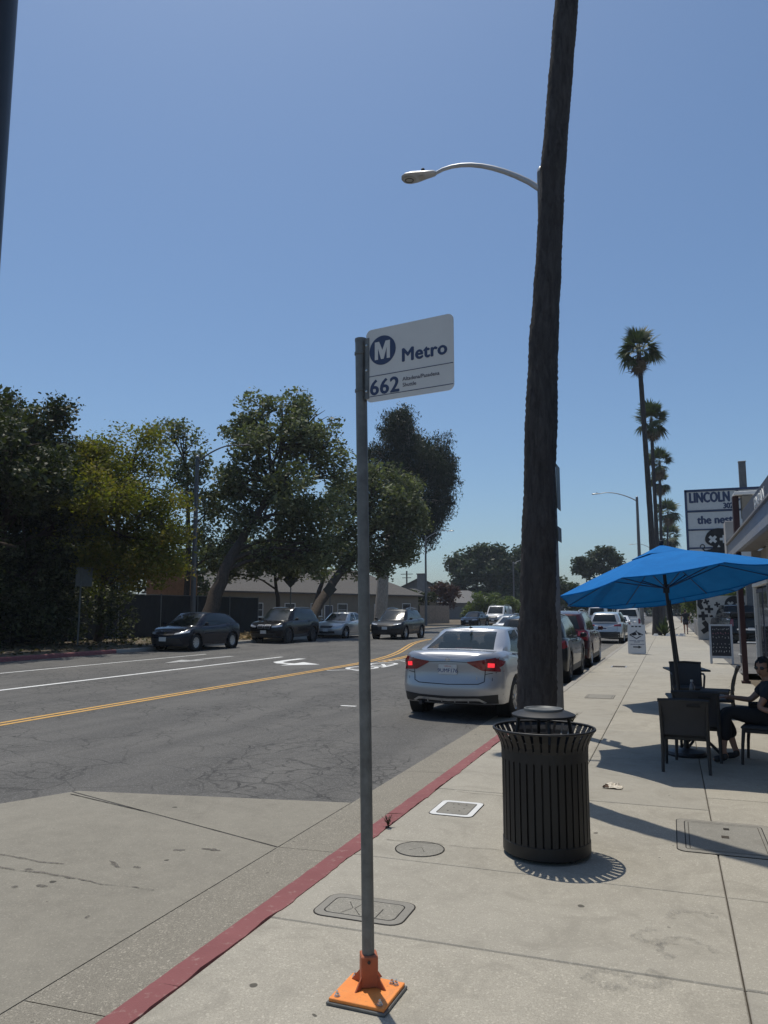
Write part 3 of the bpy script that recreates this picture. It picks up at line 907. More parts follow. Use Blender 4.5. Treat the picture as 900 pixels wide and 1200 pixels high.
# panel, 0.445 wide
pd = Vector((0.440, -0.075, 0)).normalized()
pc = Vector((0.000, -0.052, 2.722))         # left edge middle, local
pw, ph = 0.445, 0.345
T0 = face_T(pc, pd)
mb = MB()
mb.prism(rrect(pw, ph, 0.028, 6, pw / 2, 0), -0.004, 0.0, T0)
pan = mb.build('sign_panel', M['sign_white'], bs)
mb = MB()
mb.prism([(-0.006, -0.155), (0.017, -0.155), (0.017, 0.135), (-0.006, 0.135)], -0.0005, 0.004, T0)
mb.prism([(-0.006, -0.155), (-0.001, -0.155), (-0.001, 0.135), (-0.006, 0.135)], -0.05, 0.004, T0)
mb.build('bracket', M['galv'], bs)
for z in (0.10, -0.02, -0.12):
    mb = MB().lathe([(0, 0), (0.006, 0), (0.005, 0.004), (0, 0.005)], 8)
    mb.v = [tuple(T0 @ (Vector(v) + Vector((0.006, z, 0.004)))) for v in mb.v]
    mb.build('bracket_rivet', M['bolt'], bs)
PT = lambda x, y, z=0.0006: T0 @ Matrix.Translation((x, y, z))
# round emblem with the M
cx, cyv, rr = 0.088, 0.065, 0.069
disc = [(cx + rr * math.cos(R(a)), cyv + rr * math.sin(R(a))) for a in range(0, 360, 8)]
MB().prism(disc, 0.0002, 0.0014, T0).build('emblem_disc', M['sign_navy'], pan)
mpoly = [(-0.040, -0.042), (-0.040, 0.042), (-0.017, 0.042), (0.0, 0.000), (0.017, 0.042), (0.040, 0.042), (0.040, -0.042), (0.023, -0.042), (0.023, 0.012), (0.007, -0.042), (-0.007, -0.042), (-0.023, 0.012), (-0.023, -0.042)]
MB().prism([(cx + x, cyv + y) for x, y in mpoly], 0.0015, 0.0024, T0).build('emblem_letter', M['sign_white'], pan)
letter('lettering', 'Metro', 0.086, M['sign_navy'], pan, PT(0.186, -0.006), off=0.0032, depth=0.001, space=1.06)
letter('route_number', '662', 0.100, M['sign_navy'], pan, PT(0.020, -0.140), off=0.0030, depth=0.001, space=1.06)
letter('route_name', 'Altadena/Pasadena', 0.0245, M['sign_grey'], pan, PT(0.192, -0.096), off=0.0003, depth=0.001)
letter('route_name', 'Shuttle', 0.0245, M['sign_grey'], pan, PT(0.192, -0.124), off=0.0003, depth=0.001)
for y in (-0.053, -0.148):
    MB().prism([(0.018, y), (pw - 0.003, y), (pw - 0.003, y + 0.0028), (0.018, y + 0.0028)], 0.0002, 0.0012, T0).build('rule_line', M['sign_navy'], pan)

# ------------------------------------------------------------ litter bin
bn = thing('litter_bin', 'black slatted metal litter bin with flared rim and raised lid in front of the palm', 'trash can', (-0.84, 5.42, 0))
r0 = 0.279
MB().lathe([(r0 + 0.002, 0.02), (r0 + 0.010, 0.025), (r0 + 0.010, 0.095), (r0 + 0.002, 0.10), (r0 - 0.004, 0.09), (r0 - 0.004, 0.02), (0.05, 0.02), (0, 0.02)], 48).build('bottom_band', M['bin_black'], bn, smooth=40)
MB().lathe([(r0 - 0.004, 0.585), (r0 + 0.010, 0.585), (r0 + 0.010, 0.655), (r0 - 0.004, 0.655)], 48).build('top_band', M['bin_black'], bn, smooth=40)
def slat_path():
    pts = [(r0, 0.08), (r0, 0.35), (r0, 0.62), (r0 + 0.008, 0.675), (r0 + 0.027, 0.72), (r0 + 0.055, 0.762)]
    return pts
pp = slat_path(); w2 = 0.0190; th = 0.006
vs = []
for r, z in pp:
    ww = w2
    vs += [(r, -ww, z), (r + th, -ww, z), (r + th, ww, z), (r, ww, z)]
fs = []
for i in range(len(pp) - 1):
    for k in range(4):
        k2 = (k + 1) % 4
        fs.append((i * 4 + k, i * 4 + k2, (i + 1) * 4 + k2, (i + 1) * 4 + k))
fs += [(3, 2, 1, 0), tuple(len(vs) - 4 + k for k in range(4))]
slat0 = MB().add(vs, fs).build('slat', M['bin_black'], bn)
for k in range(1, 36):
    c = slat0.copy(); C.objects.link(c); c.parent = bn; c.rotation_euler = (0, 0, 2 * PI * k / 36)
rim = [((r0 + 0.059) * math.cos(R(a)), (r0 + 0.059) * math.sin(R(a)), 0.768) for a in range(0, 361, 6)]
MB().tube(rim, 0.0085, 8).build('rim', M['bin_black'], bn, smooth=60)
MB().lathe([(0.245, 0.05), (0.25, 0.06), (0.252, 0.69), (0.256, 0.70), (0.246, 0.70), (0.243, 0.07), (0, 0.06)], 40).build('liner', M['black_trim'], bn, smooth=40)
MB().lathe([(0.0, 0.868), (0.21, 0.842), (0.215, 0.848), (0.213, 0.856), (0.17, 0.872), (0.13, 0.880), (0.0, 0.882)], 48).build('lid', M['bin_black'], bn, smooth=50)
MB().lathe([(0.118, 0.880), (0.132, 0.880), (0.130, 0.893), (0.120, 0.893), (0.110, 0.884), (0.0, 0.884)], 40).build('ash_ring', M['galv'], bn, smooth=40)
for k in range(4):
    a = R(20 + 90 * k)
    MB().tube([(0.235 * math.cos(a), 0.235 * math.sin(a), 0.60), (0.19 * math.cos(a), 0.19 * math.sin(a), 0.70), (0.165 * math.cos(a), 0.165 * math.sin(a), 0.862)], 0.0115, 8).build('lid_post', M['bin_black'], bn, smooth=40)
for k in range(3):
    a = R(200 + 120 * k)
    MB().lathe([(0.0, 0.0), (0.022, 0.0), (0.022, 0.02), (0.0, 0.022)], 10, (0.24 * math.cos(a), 0.24 * math.sin(a), 0.0)).build('foot', M['black_metal'], bn)

bn.scale = (1.0, 1.0, 1.055)

# near dark pole at the left edge of the frame
np_ = thing('dark_pole', 'thick dark steel pole at the top left edge, closest to the camera', 'pole', (-1.877, 1.578, 0))
MB().tube([(0, 0, 0), (0, 0, 6.5)], 0.085, 24).build('shaft', M['black_metal'], np_, smooth=40)
MB().lathe([(0.085, 0.30), (0.13, 0.26), (0.14, 0.02), (0.16, 0.0), (0, 0)], 24).build('base', M['black_metal'], np_, smooth=40)

# litter and weeds
lt = thing('paper_litter', 'crumpled pale food wrapper lying on the sidewalk right of the bin', 'litter', (-0.55, 7.55, 0.004))
def crumple(n, w, d, h, seed):
    rr = random.Random(seed); vs = []; fs = []
    for j in range(n):
        for i in range(n):
            u, v = i / (n - 1) - .5, j / (n - 1) - .5
            vs.append((u * w + rr.uniform(-.006, .006), v * d + rr.uniform(-.006, .006), max(0.0, h * (1 - 3 * (u * u + v * v)) * rr.uniform(0.3, 1.3)) + 0.001 + 0.004 * rr.random()))
    for j in range(n - 1):
        for i in range(n - 1):
            fs.append((j * n + i, j * n + i + 1, (j + 1) * n + i + 1, (j + 1) * n + i))
    return vs, fs
MB().add(*crumple(9, 0.15, 0.15, 0.035, 3)).build('wrapper', M['paper'], lt)
vs, fs = crumple(6, 0.07, 0.06, 0.03, 5); MB().add([(x - 0.06, y - 0.04, z + 0.004) for x, y, z in vs], fs).build('sauce_stained_piece', M['paper_brown'], lt)

def weed(label, x, y, n, h, m, spread=0.5):
    t = thing('weed', label, 'weed', (x, y, 0.0))
    mb = MB(); lf = MB()
    for k in range(n):
        a = random.uniform(0, 2 * PI); s = random.uniform(0.15, spread); hh = h * random.uniform(0.5, 1)
        p = [(math.cos(a) * s * hh * u ** 1.5, math.sin(a) * s * hh * u ** 1.5, hh * u - 0.15 * hh * u * u) for u in (0, .35, .7, 1)]
        mb.tube(p, [0.0025, 0.002, 0.0016, 0.001], 4)
        for q in range(6):
            u = random.uniform(0.2, 1); c = Vector(p[min(3, int(u * 3.2))]); b2 = random.uniform(0, 6.28)
            d = Vector((math.cos(b2), math.sin(b2), random.uniform(-.2, .6))) * 0.022; e = Vector((-d.y, d.x, 0)) * 0.25
            lf.add([c, c + d * .5 + e, c + d, c + d * .5 - e], [(0, 1, 2, 3)])
    mb.build('stem', M['leaf_dry'], t); lf.build('leaf_cluster', m, t)
weed('small dry brown weed growing at the red kerb beside the bus stop pole', -2.04, 5.62, 12, 0.13, M['leaf_dry'], 0.6)
weed('low green weeds at the foot of the street lamp behind the bin', -1.38, 11.5, 30, 0.20, M['leaf_bright'], 1.3)
weed('trailing dry weed lying on the walk beside the street lamp foot', -1.22, 10.9, 16, 0.13, M['leaf_dry'], 2.2)
# ------------------------------------------------------------ palms
def interp(x, xs, ys):
    return float(np.interp(x, xs, ys))

def palm_trunk(path, radii, seed, per=0.09, n=20, rough=0.02):
    """ringed trunk with ragged leaf scars"""
    rr = np.random.default_rng(seed)
    path = np.array(path, float); L0 = np.r_[0, np.cumsum(np.linalg.norm(np.diff(path, axis=0), axis=1))]
    tot = L0[-1]; k = int(tot / per)
    ss = np.linspace(0, tot, k + 1)
    P = np.stack([np.interp(ss, L0, path[:, i]) for i in range(3)], 1)
    ra = np.interp(ss, L0, radii)
    th = np.linspace(0, 2 * PI, n, endpoint=False)
    jag = 1 + rough * rr.standard_normal((k + 1, n)) + (rough * 1.6) * ((np.arange(k + 1) % 2)[:, None])
    low = 1 + rough * 1.5 * np.interp(np.arange(k + 1), np.arange(0, k + 9, 8), rr.standard_normal(len(np.arange(0, k + 9, 8))))[:, None]
    rad = ra[:, None] * jag * low
    V = np.stack([P[:, 0:1] + rad * np.cos(th), P[:, 1:2] + rad * np.sin(th), np.repeat(P[:, 2:3], n, 1)], 2).reshape(-1, 3)
    q = []
    for i in range(k):
        a = i * n + np.arange(n); b = i * n + (np.arange(n) + 1) % n
        q.append(np.stack([a, b, b + n, a + n], 1))
    return V, np.concatenate(q)

def frond_mesh(m_name, length=1.15, blades=16, droop=0.5, seed=0, name='frond'):
    """fan leaf: petiole and a fan of split blades, along +X"""
    rr = random.Random(seed)
    V = []; F = []; tint = []
    def pt(u):                                    # petiole curve
        return Vector((u * length * 0.62, 0, 0.12 * u - droop * 0.28 * u * u))
    for i in range(3):
        a, b = pt(i / 3), pt((i + 1) / 3); w = 0.018
        o = len(V); V += [a + Vector((0, w, 0)), a - Vector((0, w, 0)), b - Vector((0, w, 0)), b + Vector((0, w, 0))]; F.append((o, o + 1, o + 2, o + 3)); tint.append(0.9)
    hub = pt(1.0)
    for k in range(blades):
        a = R(-105 + 210 * k / (blades - 1) + rr.uniform(-4, 4))
        ln = length * (0.62 + 0.18 * math.cos(a)) * rr.uniform(0.85, 1.1)
        d = Vector((math.cos(a), math.sin(a), 0)); s = Vector((-d.y, d.x, 0))
        p1 = hub + d * ln * 0.5 + Vector((0, 0, 0.02 - droop * 0.10)); p2 = hub + d * ln + Vector((0, 0, -droop * rr.uniform(0.25, 0.65)))
        o = len(V); w = 0.055 * length
        V += [hub + s * 0.012, hub - s * 0.012, p1 - s * w, p1 + s * w, p2]
        F.append((o, o + 1, o + 2, o + 3)); F.append((o + 3, o + 2, o + 4, o + 4)); tint += [rr.random()] * 2
    me = bpy.data.meshes.new(name)
    me.from_pydata([tuple(v) for v in V], [], [tuple(dict.fromkeys(f)) for f in F])
    at = me.attributes.new('tint', 'FLOAT', 'FACE'); at.data.foreach_set('value', tint)
    me.materials.append(M[m_name])
    return me
FR = [frond_mesh('frond', 1.25, 18, d, i) for i, d in enumerate((0.25, 0.6, 1.1))]
FD = [frond_mesh('frond_dead', 1.0, 12, 1.6, 9, 'dead_frond')]

def palm(label, base, path, radii, cz, nf=30, nd=18, size=1.0, seed=0, n=12, per=0.3, rough=0.02, group=None):
    t = thing('palm_tree', label, 'palm tree', (base[0], base[1], 0), 0, group)
    V, Q = palm_trunk(path, radii, seed, per=per, n=n, rough=rough)
    o = fast_mesh('trunk', V, Q, M['palm_bark'], t)
    o.data.polygons.foreach_set('use_smooth', [True] * len(o.data.polygons))
    rr = random.Random(seed)
    tp = Vector(path[-1])
    for k in range(nf):
        az = rr.uniform(0, 2 * PI); el = R(rr.uniform(-35, 78)) if k > 4 else R(rr.uniform(55, 85))
        me = FR[0] if el > R(35) else (FR[1] if el > R(0) else FR[2])
        o = bpy.data.objects.new('frond', me); C.objects.link(o); o.parent = t
        o.location = tp + Vector((math.cos(az) * 0.08, math.sin(az) * 0.08, rr.uniform(-0.35, 0.05)))
        o.rotation_euler = (rr.uniform(-0.5, 0.5), -el, az); s = size * rr.uniform(0.85, 1.15); o.scale = (s, s, s)
    for k in range(nd):
        az = rr.uniform(0, 2 * PI)
        o = bpy.data.objects.new('dead_frond', FD[0]); C.objects.link(o); o.parent = t
        o.location = tp + Vector((math.cos(az) * 0.12, math.sin(az) * 0.12, -0.3 - rr.uniform(0, 0.6)))
        o.rotation_euler = (rr.uniform(-0.4, 0.4), R(rr.uniform(42, 80)), az); s = size * rr.uniform(0.7, 1.0); o.scale = (s, s, s)
    return t

bx, by = -1.19, 7.13
npth = [(-1.20, 7.12, -0.02), (-1.19, 7.12, 0.25), (-1.17, 7.14, 0.6), (-1.13, 7.15, 1.72), (-1.09, 7.17, 2.84), (-1.02, 7.19, 4.17), (-0.97, 7.21, 4.77), (-0.89, 7.24, 5.92), (-0.71, 7.31, 7.78), (-0.55, 7.38, 9.6), (-0.40, 7.45, 12), (-0.34, 7.5, 18.5)]
nr = [0.25, 0.215, 0.180, 0.158, 0.150, 0.136, 0.126, 0.117, 0.117, 0.115, 0.11, 0.10]
palm('tall dark palm trunk rising behind the litter bin, nearest of the palms', (bx, by), [(a - bx, b - by, c) for a, b, c in npth], nr, 0, 30, 24, 1.25, 11, n=44, per=0.030, rough=0.018)

tops = [(-1.23, 55.0, 20.4, 1.25, 'tallest looking of the distant palms, standing in the agave bed with loose hanging fronds'),
        (-0.85, 75.0, 20.0, 1.35, 'second distant palm in the row, its crown touching the tall palm trunk'),
        (-0.35, 95.0, 19.7, 1.35, 'third distant palm in the row, small round crown above the umbrella'),
        (-0.45, 110.0, 19.6, 1.3, 'fourth distant palm, narrow crown just under the third one'),
        (0.45, 138.0, 18.8, 1.7, 'fifth distant palm, full crown left of the pylon sign'),
        (0.65, 150.0, 15.8, 1.9, 'sixth distant palm, full bushy crown left of the pylon sign, lower than the fifth'),
        (0.3, 172.0, 15.0, 1.6, 'last and lowest distant palm whose crown shows just above the blue umbrella')]
basex = [-0.85, -0.8, -0.7, -0.9, -0.3, 0.2, 0.0]
for i, (tx, ty, tz, s, lab) in enumerate(tops):
    b0 = basex[i]
    pth = [(0, 0, -0.02), (0.0, 0, 1.0), ((tx - b0) * 0.25, 0, tz * 0.4), ((tx - b0) * 0.7, 0, tz * 0.75), (tx - b0, 0, tz - 0.5)]
    palm(lab, (b0, ty), pth, [0.34, 0.25, 0.19, 0.16, 0.14], 0, 34, 26 if i else 16, s * .78, 20 + i, group='distant palms along the street')

# ------------------------------------------------------------ street lamps
def street_lamp(label, x, y, h, arm, rise, r0, r1, head=0.62, mat_='lamp_pole', am='lamp_metal', plate=False, group='street lamps', sgn=-1, back=0.0):
    t = thing('street_lamp', label, 'street lamp', (x, y, 0), 0, group)
    MB().tube([(0, 0, 0), (0, 0, 0.3), (0, 0, h * 0.5), (0, 0, h)], [r0 * 1.05, r0, (r0 + r1) / 2, r1], 18).build('pole', M[mat_], t, smooth=40)
    MB().lathe([(r1, h), (r1 * 0.9, h + 0.05), (r1 * 0.4, h + 0.09), (0, h + 0.10)], 14).build('pole_cap', M['lamp_metal'], t, smooth=50)
    MB().lathe([(r0 * 1.05, 0.22), (r0 * 1.5, 0.18), (r0 * 1.6, 0.0), (0, 0)], 16).build('base', M[mat_], t, smooth=40)
    P = []
    for i in range(11):
        u = i / 10
        P.append((sgn * arm * (1 - (1 - u) ** 1.15), back * u, h - 0.28 + rise * math.sin(u * PI * .64) ** 0.85))
    MB().tube(P, [0.045 - 0.018 * i / 10 for i in range(11)], 10).build('arm', M[am], t, smooth=50)
    e = Vector(P[-1])
    hd = MB()
    prof = [(0.0, 0.05, 0.03), (0.06, 0.085, 0.045), (0.3, 0.12, 0.05), (0.62, 0.175, 0.055), (0.82, 0.175, 0.05), (0.95, 0.12, 0.04), (1.0, 0.03, 0.015)]
    vs = []; n = 12
    for u, w, hh in prof:
        for k in range(n):
            a = 2 * PI * k / n
            z = math.sin(a)
            vs.append((e.x + sgn * u * head, e.y + w * head / 0.62 * math.cos(a), e.z + (hh if z > 0 else hh * 0.45) * z))
    fs = [(i * n + k, i * n + (k + 1) % n, (i + 1) * n + (k + 1) % n, (i + 1) * n + k) for i in range(len(prof) - 1) for k in range(n)]
    hd.add(vs, fs + [tuple(range(n)), tuple((len(prof) - 1) * n + k for k in range(n))])
    ho = hd.build('lamp_head', M[am], t, smooth=50)
    MB().lathe([(0, -0.026), (0.10, -0.032), (0.11, -0.024), (0, -0.02)], 16, (e.x + sgn * head * 0.78, e.y, e.z)).build('lens', M['lamp_lens'], ho, smooth=40)
    MB().lathe([(0.055, -0.034), (0.062, -0.040), (0.07, -0.034)], 16, (e.x + sgn * head * 0.78, e.y, e.z)).build('lens_ring', M['rim_dark'], ho, smooth=40)
    MB().bbox((e.x + sgn * head * 0.42, e.y, e.z - 0.026), (0.1, 0.12, 0.008), 0.002).build('driver_cover', M['lamp_lens'], ho)
    MB().lathe([(0.028, 0.04), (0.03, 0.045), (0.03, 0.11), (0.022, 0.12), (0, 0.12)], 12, (e.x + sgn * head * 0.38, e.y, e.z)).build('photocell', M['black_trim'], ho, smooth=40)
    return t
lamp = street_lamp('grey street lamp half hidden behind the near palm trunk, arm over the road', -1.50, 10.8, 8.05, 1.62, 0.66, 0.105, 0.062, head=.56)
for z0, hh in ((3.0, 0.62), (2.55, 0.2)):
    MB().bbox((0.115, 0.0, z0 + hh / 2), (0.012, 0.32, hh), 0.003).build('notice_plate', M['sign_back'], lamp)
street_lamp('street lamp on the left verge behind the dark hatchback, arm curving right over the road', -22.3, 32.9, 9.4, 2.4, 0.75, 0.14, 0.09, sgn=1, mat_='lamp_dark', am='lamp_dark')
street_lamp('left kerb street lamp standing between the eucalyptus and the plum tree', -22.3, 72.3, 8.9, 2.3, 0.8, 0.13, 0.08, sgn=1)
street_lamp('tall street lamp at the right kerb beyond the white sandwich board', -1.9, 59.0, 9.9, 2.6, 0.75, 0.16, 0.09)
street_lamp('distant street lamp seen left of the far palm trunks, above the umbrella', -1.7, 108.0, 9.9, 2.4, 0.9, 0.14, 0.09)
street_lamp('far thin street lamp left of the near palm trunk, in front of the tall trees', -22.3, 118, 9.0, 2.0, 0.7, 0.13, 0.09, sgn=1)

# sign post seen from behind on the left verge
t = thing('road_sign', 'dark back of a rectangular road sign on a thin post on the left verge', 'road sign', (-21.95, 24.6, 0))
MB().tube([(0, 0, 0), (0.0, 0.02, 3.3)], 0.032, 8).build('post', M['galv'], t, smooth=40)
MB().prism(rrect(0.62, 0.76, 0.04, 4, 0.12, 2.95), -0.004, 0.004, Matrix.Rotation(R(38), 4, 'Z') @ Matrix.Rotation(R(90), 4, 'X')).build('sign_plate', M['sign_back'], t)
t = thing('road_sign', 'diamond shaped sign seen from behind among the leaning trees', 'road sign', (-22.3, 43.5, 0))
MB().tube([(0, 0, 0), (0, 0, 3.9)], 0.04, 8).build('post', M['galv'], t, smooth=40)
MB().prism([(0, 3.02), (0.52, 3.54), (0, 4.06), (-0.52, 3.54)], -0.004, 0.004, Matrix.Translation((0, -0.05, 0)) @ Matrix.Rotation(R(90), 4, 'X')).build('sign_plate', M['sign_back'], t)
t = thing('road_sign', 'second diamond sign seen from behind in front of the cream house door', 'road sign', (-21.3, 47.3, 0))
MB().tube([(0, 0, 0), (0, 0, 3.0)], 0.04, 8).build('post', M['galv'], t, smooth=40)
MB().prism([(0, 2.5), (0.52, 3.02), (0, 3.54), (-0.52, 3.02)], -0.004, 0.004, Matrix.Translation((0, -0.05, 0)) @ Matrix.Rotation(R(90), 4, 'X')).build('sign_plate', M['sign_back'], t)

# ------------------------------------------------------------ vehicles
def pl(x, pts):
    return interp(x, [p[0] for p in pts], [p[1] for p in pts])

def build_car(name, label, cat, loc, rz, q, paint_m, group=None):
    """Car in its own frame: +Y is forward, origin on the road under its middle.
    Body skin is a stack of rings (plan outline at growing height), the cabin a second stack."""
    if loc[2] == RZ:
        px, py = lay(loc[0], loc[1]); loc = (px, py, RZ + rise(px))
    t = thing(name, label, cat, loc, rz, group)
    Ln, Wd, zs = q['L'], q['W'] / 2, q['sill']
    yr, yf = -Ln / 2, Ln / 2
    ar, af = q.get('ar', 0.5), q.get('af', 0.8)
    nr_, nf_ = q.get('nr', 3.0), q.get('nf', 2.5)
    Rw = q['wheel']; Ra = Rw + q.get('archgap', 0.055)
    yw = (yr + q['ro'], yf - q['fo'])
    zt = lambda y: pl(y, q['top'])
    ys = set()
    for w in yw:
        for a in range(0, 181, 20):
            ys.add(round(w + Ra * math.cos(R(a)), 4))
        ys.add(round(w + Ra + 0.012, 4)); ys.add(round(w - Ra - 0.012, 4))
    for y, _ in q['top']:
        if yr + ar < y < yf - af: ys.add(round(y, 4))
    y0, y1 = yr + ar, yf - af
    ys = sorted(v for v in ys if y0 + 0.01 < v < y1 - 0.01)
    full = []
    for a, b in zip([y0] + ys, ys + [y1]):
        full.append(a)
        k = int((b - a) / 0.25)
        full += [a + (b - a) * (i + 1) / (k + 1) for i in range(k)]
    full.append(y1)
    cols = []
    xs = [0, .2, .4, .55, .68, .78, .86, .92, .96, .985]
    for x in xs:
        cols.append((x * Wd, y0 - ar * (1 - x ** nr_) ** (1 / nr_)))
    for y in full: cols.append((Wd, y))
    for x in xs[::-1]:
        cols.append((x * Wd, y1 + af * (1 - x ** nf_) ** (1 / nf_)))
    def zb(y, x):
        for w in yw:
            if abs(y - w) <= Ra + 1e-6:
                return Rw + math.sqrt(max(0, Ra * Ra - (y - w) ** 2))
        if y < yw[0] - Ra: return q.get('rbot', zs)
        if y > yw[1] + Ra: return q.get('fbot', zs)
        return zs
    ts = [0, .04, .12, .24, .36, .48, .6, .72, .82, .90, .955, 1.0]
    V = []; half = []
    def skin(x, y, t_, z):
        wx = pl(z, q['side'])
        k = 0
        if y < y0: dy = pl(z, q['rear']) * min(1, (y0 - y) / ar * 1.4)
        elif y > y1: dy = -pl(z, q['front']) * min(1, (y - y1) / af * 1.4)
        else: dy = 0
        inset = 0.0 if t_ < .9 else (0.012 if t_ < .93 else (0.03 if t_ < .99 else q.get('shoulder', 0.07)))
        sc = wx - inset / Wd
        if y < y0 or y > y1:
            dy += (inset * 0.6 if y < y0 else -inset * 0.8) * min(1, ((y0 - y) / ar if y < y0 else (y - y1) / af) * 1.2)
        return (x * sc, y + dy, z)
    rows = []
    for t_ in ts:
        row = []
        for x, y in cols:
            b = zb(y, x); top = zt(y)
            row.append(skin(x, y, t_, b + (top - b) * t_))
        rows.append(row)
    nC = len(cols)
    mb = MB()
    for row in rows: mb.v += row
    for row in rows: mb.v += [(-x, y, z) for x, y, z in row]
    nR = len(rows); off = nR * nC
    for r in range(nR - 1):
        for c in range(nC - 1):
            a = r * nC + c
            mb.f.append((a, a + 1, a + nC + 1, a + nC))
            mb.f.append((off + a, off + a + nC, off + a + nC + 1, off + a + 1))
    # deck and floor
    fr = [1, .8, .55, .28, 0, -.28, -.55, -.8, -1]
    for r, crown, flip in ((nR - 1, q.get('crown', 0.035), False), (0, 0.0, True)):
        base = len(mb.v)
        for c in range(nC):
            x, y, z = rows[r][c]
            for f in fr:
                mb.v.append((x * f, y, z + crown * (1 - f * f) * min(1, x / Wd)))
        k = len(fr)
        for c in range(nC - 1):
            for i in range(k - 1):
                a = base + c * k + i
                fc = (a, a + 1, a + k + 1, a + k)
                mb.f.append(fc if flip else fc[::-1])
    body = mb.build('body', paint_m, t, smooth=38)
    bvh = [BVHTree.FromPolygons([Vector(v) for v in mb.v], mb.f)]
    # underside
    MB().box((0, 0, zs + 0.06), (q['W'] * 0.7, Ln * 0.8, 0.10)).build('underbody', M['black_trim'], t)
    # cabin
    g = q['cabin']
    zr = g['roof']
    cw = g['w'] / 2; rwd = g['rw'] / 2
    rows_c = []
    segs = g['segs']        # (yb, xb, yt, xt, kind to next)
    LV = [0, .07, .3, .55, .78, .93, 1]
    def cab(i, t_):
        yb, xb, yt, xt, _ = segs[i]
        xb *= cw; xt *= rwd
        zbm = zt(yb) - 0.02 + q.get('crown', 0.035) * (1 - min(1, xb / Wd) ** 2)
        ztp = pl(yt, zr)
        bl = 0.028 * math.sin(PI * t_)
        side = 1.0 if 0 < i < len(segs) - 1 and segs[i][1] > 0.9 else 0.0
        return (xb + (xt - xb) * t_ + bl * side, yb + (yt - yb) * t_ + (0 if side else (bl * (1 if yb > 0 else -1))), zbm + (ztp - zbm) * t_)
    nS = len(segs)
    parts = {}
    def pm(kind):
        return parts.setdefault(kind, MB())
    for i in range(nS - 1):
        kind = segs[i][4]
        for r in range(len(LV) - 1):
            glass = kind != 'p' and 0 < r < len(LV) - 2
            quad = [cab(i, LV[r]), cab(i + 1, LV[r]), cab(i + 1, LV[r + 1]), cab(i, LV[r + 1])]
            for s in (1, -1):
                v = [(x * s, y, z) for x, y, z in quad]
                key = (kind if kind in ('rear_window', 'windscreen') else (kind, s)) if glass else 'body'
                pm(key).add(v if s > 0 else v[::-1], [(0, 1, 2, 3)])
    rb = pm('body'); base = len(rb.v); k = len(fr)
    for i in range(nS):
        x, y, z = cab(i, 1.0)
        for f in fr: rb.v.append((x * f, y + (0 if abs(f) == 1 or x < 1e-6 else 0), z + g.get('rcrown', 0.05) * (1 - f * f) * min(1, x / rwd)))
    for i in range(nS - 1):
        for j in range(k - 1):
            a = base + i * k + j
            rb.f.append((a + k, a + k + 1, a + 1, a))
    import bmesh
    gl = M['glass_clear'] if q.get('clear') else M['glass_car']
    allv = []; allf = []
    for key, p in parts.items():
        nm = 'cabin_frame' if key == 'body' else (key if isinstance(key, str) else 'side_window')
        o = p.build(nm, paint_m if key == 'body' else gl, t)
        bm = bmesh.new(); bm.from_mesh(o.data); bmesh.ops.remove_doubles(bm, verts=bm.verts[:], dist=0.001)
        bm.to_mesh(o.data); bm.free()
        o.data.polygons.foreach_set('use_smooth', [True] * len(o.data.polygons)); o.data.set_sharp_from_angle(angle=R(38))
        oo = len(allv); allv += [Vector(v) for v in p.v]; allf += [tuple(i + oo for i in f) for f in p.f]
    bvh.append(BVHTree.FromPolygons(allv, allf))
    # window surrounds: black line under the side glass
    def cast(o, d):
        best = None
        for b in bvh:
            h = b.ray_cast(Vector(o), Vector(d))
            if h[0] is not None and (best is None or h[3] < best[3]): best = h
        return best
    def proj(h, z, ax, off):
        if ax == 'rear': o, d = (h, -Ln, z), (0, 1, 0)
        elif ax == 'front': o, d = (h, Ln, z), (0, -1, 0)
        elif ax == 'right': o, d = (3, h, z), (-1, 0, 0)
        elif ax == 'left': o, d = (-3, h, z), (1, 0, 0)
        elif ax == 'top': o, d = (h, z, 4), (0, 0, -1)
        r = cast(o, d)
        if r is None: return None
        return r[0] - Vector(d) * off
    def patch(nm, ptsA, ptsB, ax, m, n=8, mm=4, off=0.006, parent=None, thick=True):
        """surface-following patch between two polylines (equal parametrisation)"""
        def along(P, u):
            k = u * (len(P) - 1); i = min(int(k), len(P) - 2); f = k - i
            return (P[i][0] + (P[i + 1][0] - P[i][0]) * f, P[i][1] + (P[i + 1][1] - P[i][1]) * f)
        vs = []; ok = True
        for j in range(mm + 1):
            for i in range(n + 1):
                a = along(ptsA, i / n); b = along(ptsB, i / n); v = j / mm
                p = proj(a[0] + (b[0] - a[0]) * v, a[1] + (b[1] - a[1]) * v, ax, off)
                if p is None:
                    p = vs[-1] if vs else Vector((0, 0, 0))
                vs.append(p)
        fs = [(j * (n + 1) + i, j * (n + 1) + i + 1, (j + 1) * (n + 1) + i + 1, (j + 1) * (n + 1) + i) for j in range(mm) for i in range(n)]
        mbp = MB().add(vs, fs)
        o = mbp.build(nm, m, parent or t, smooth=50)
        return o
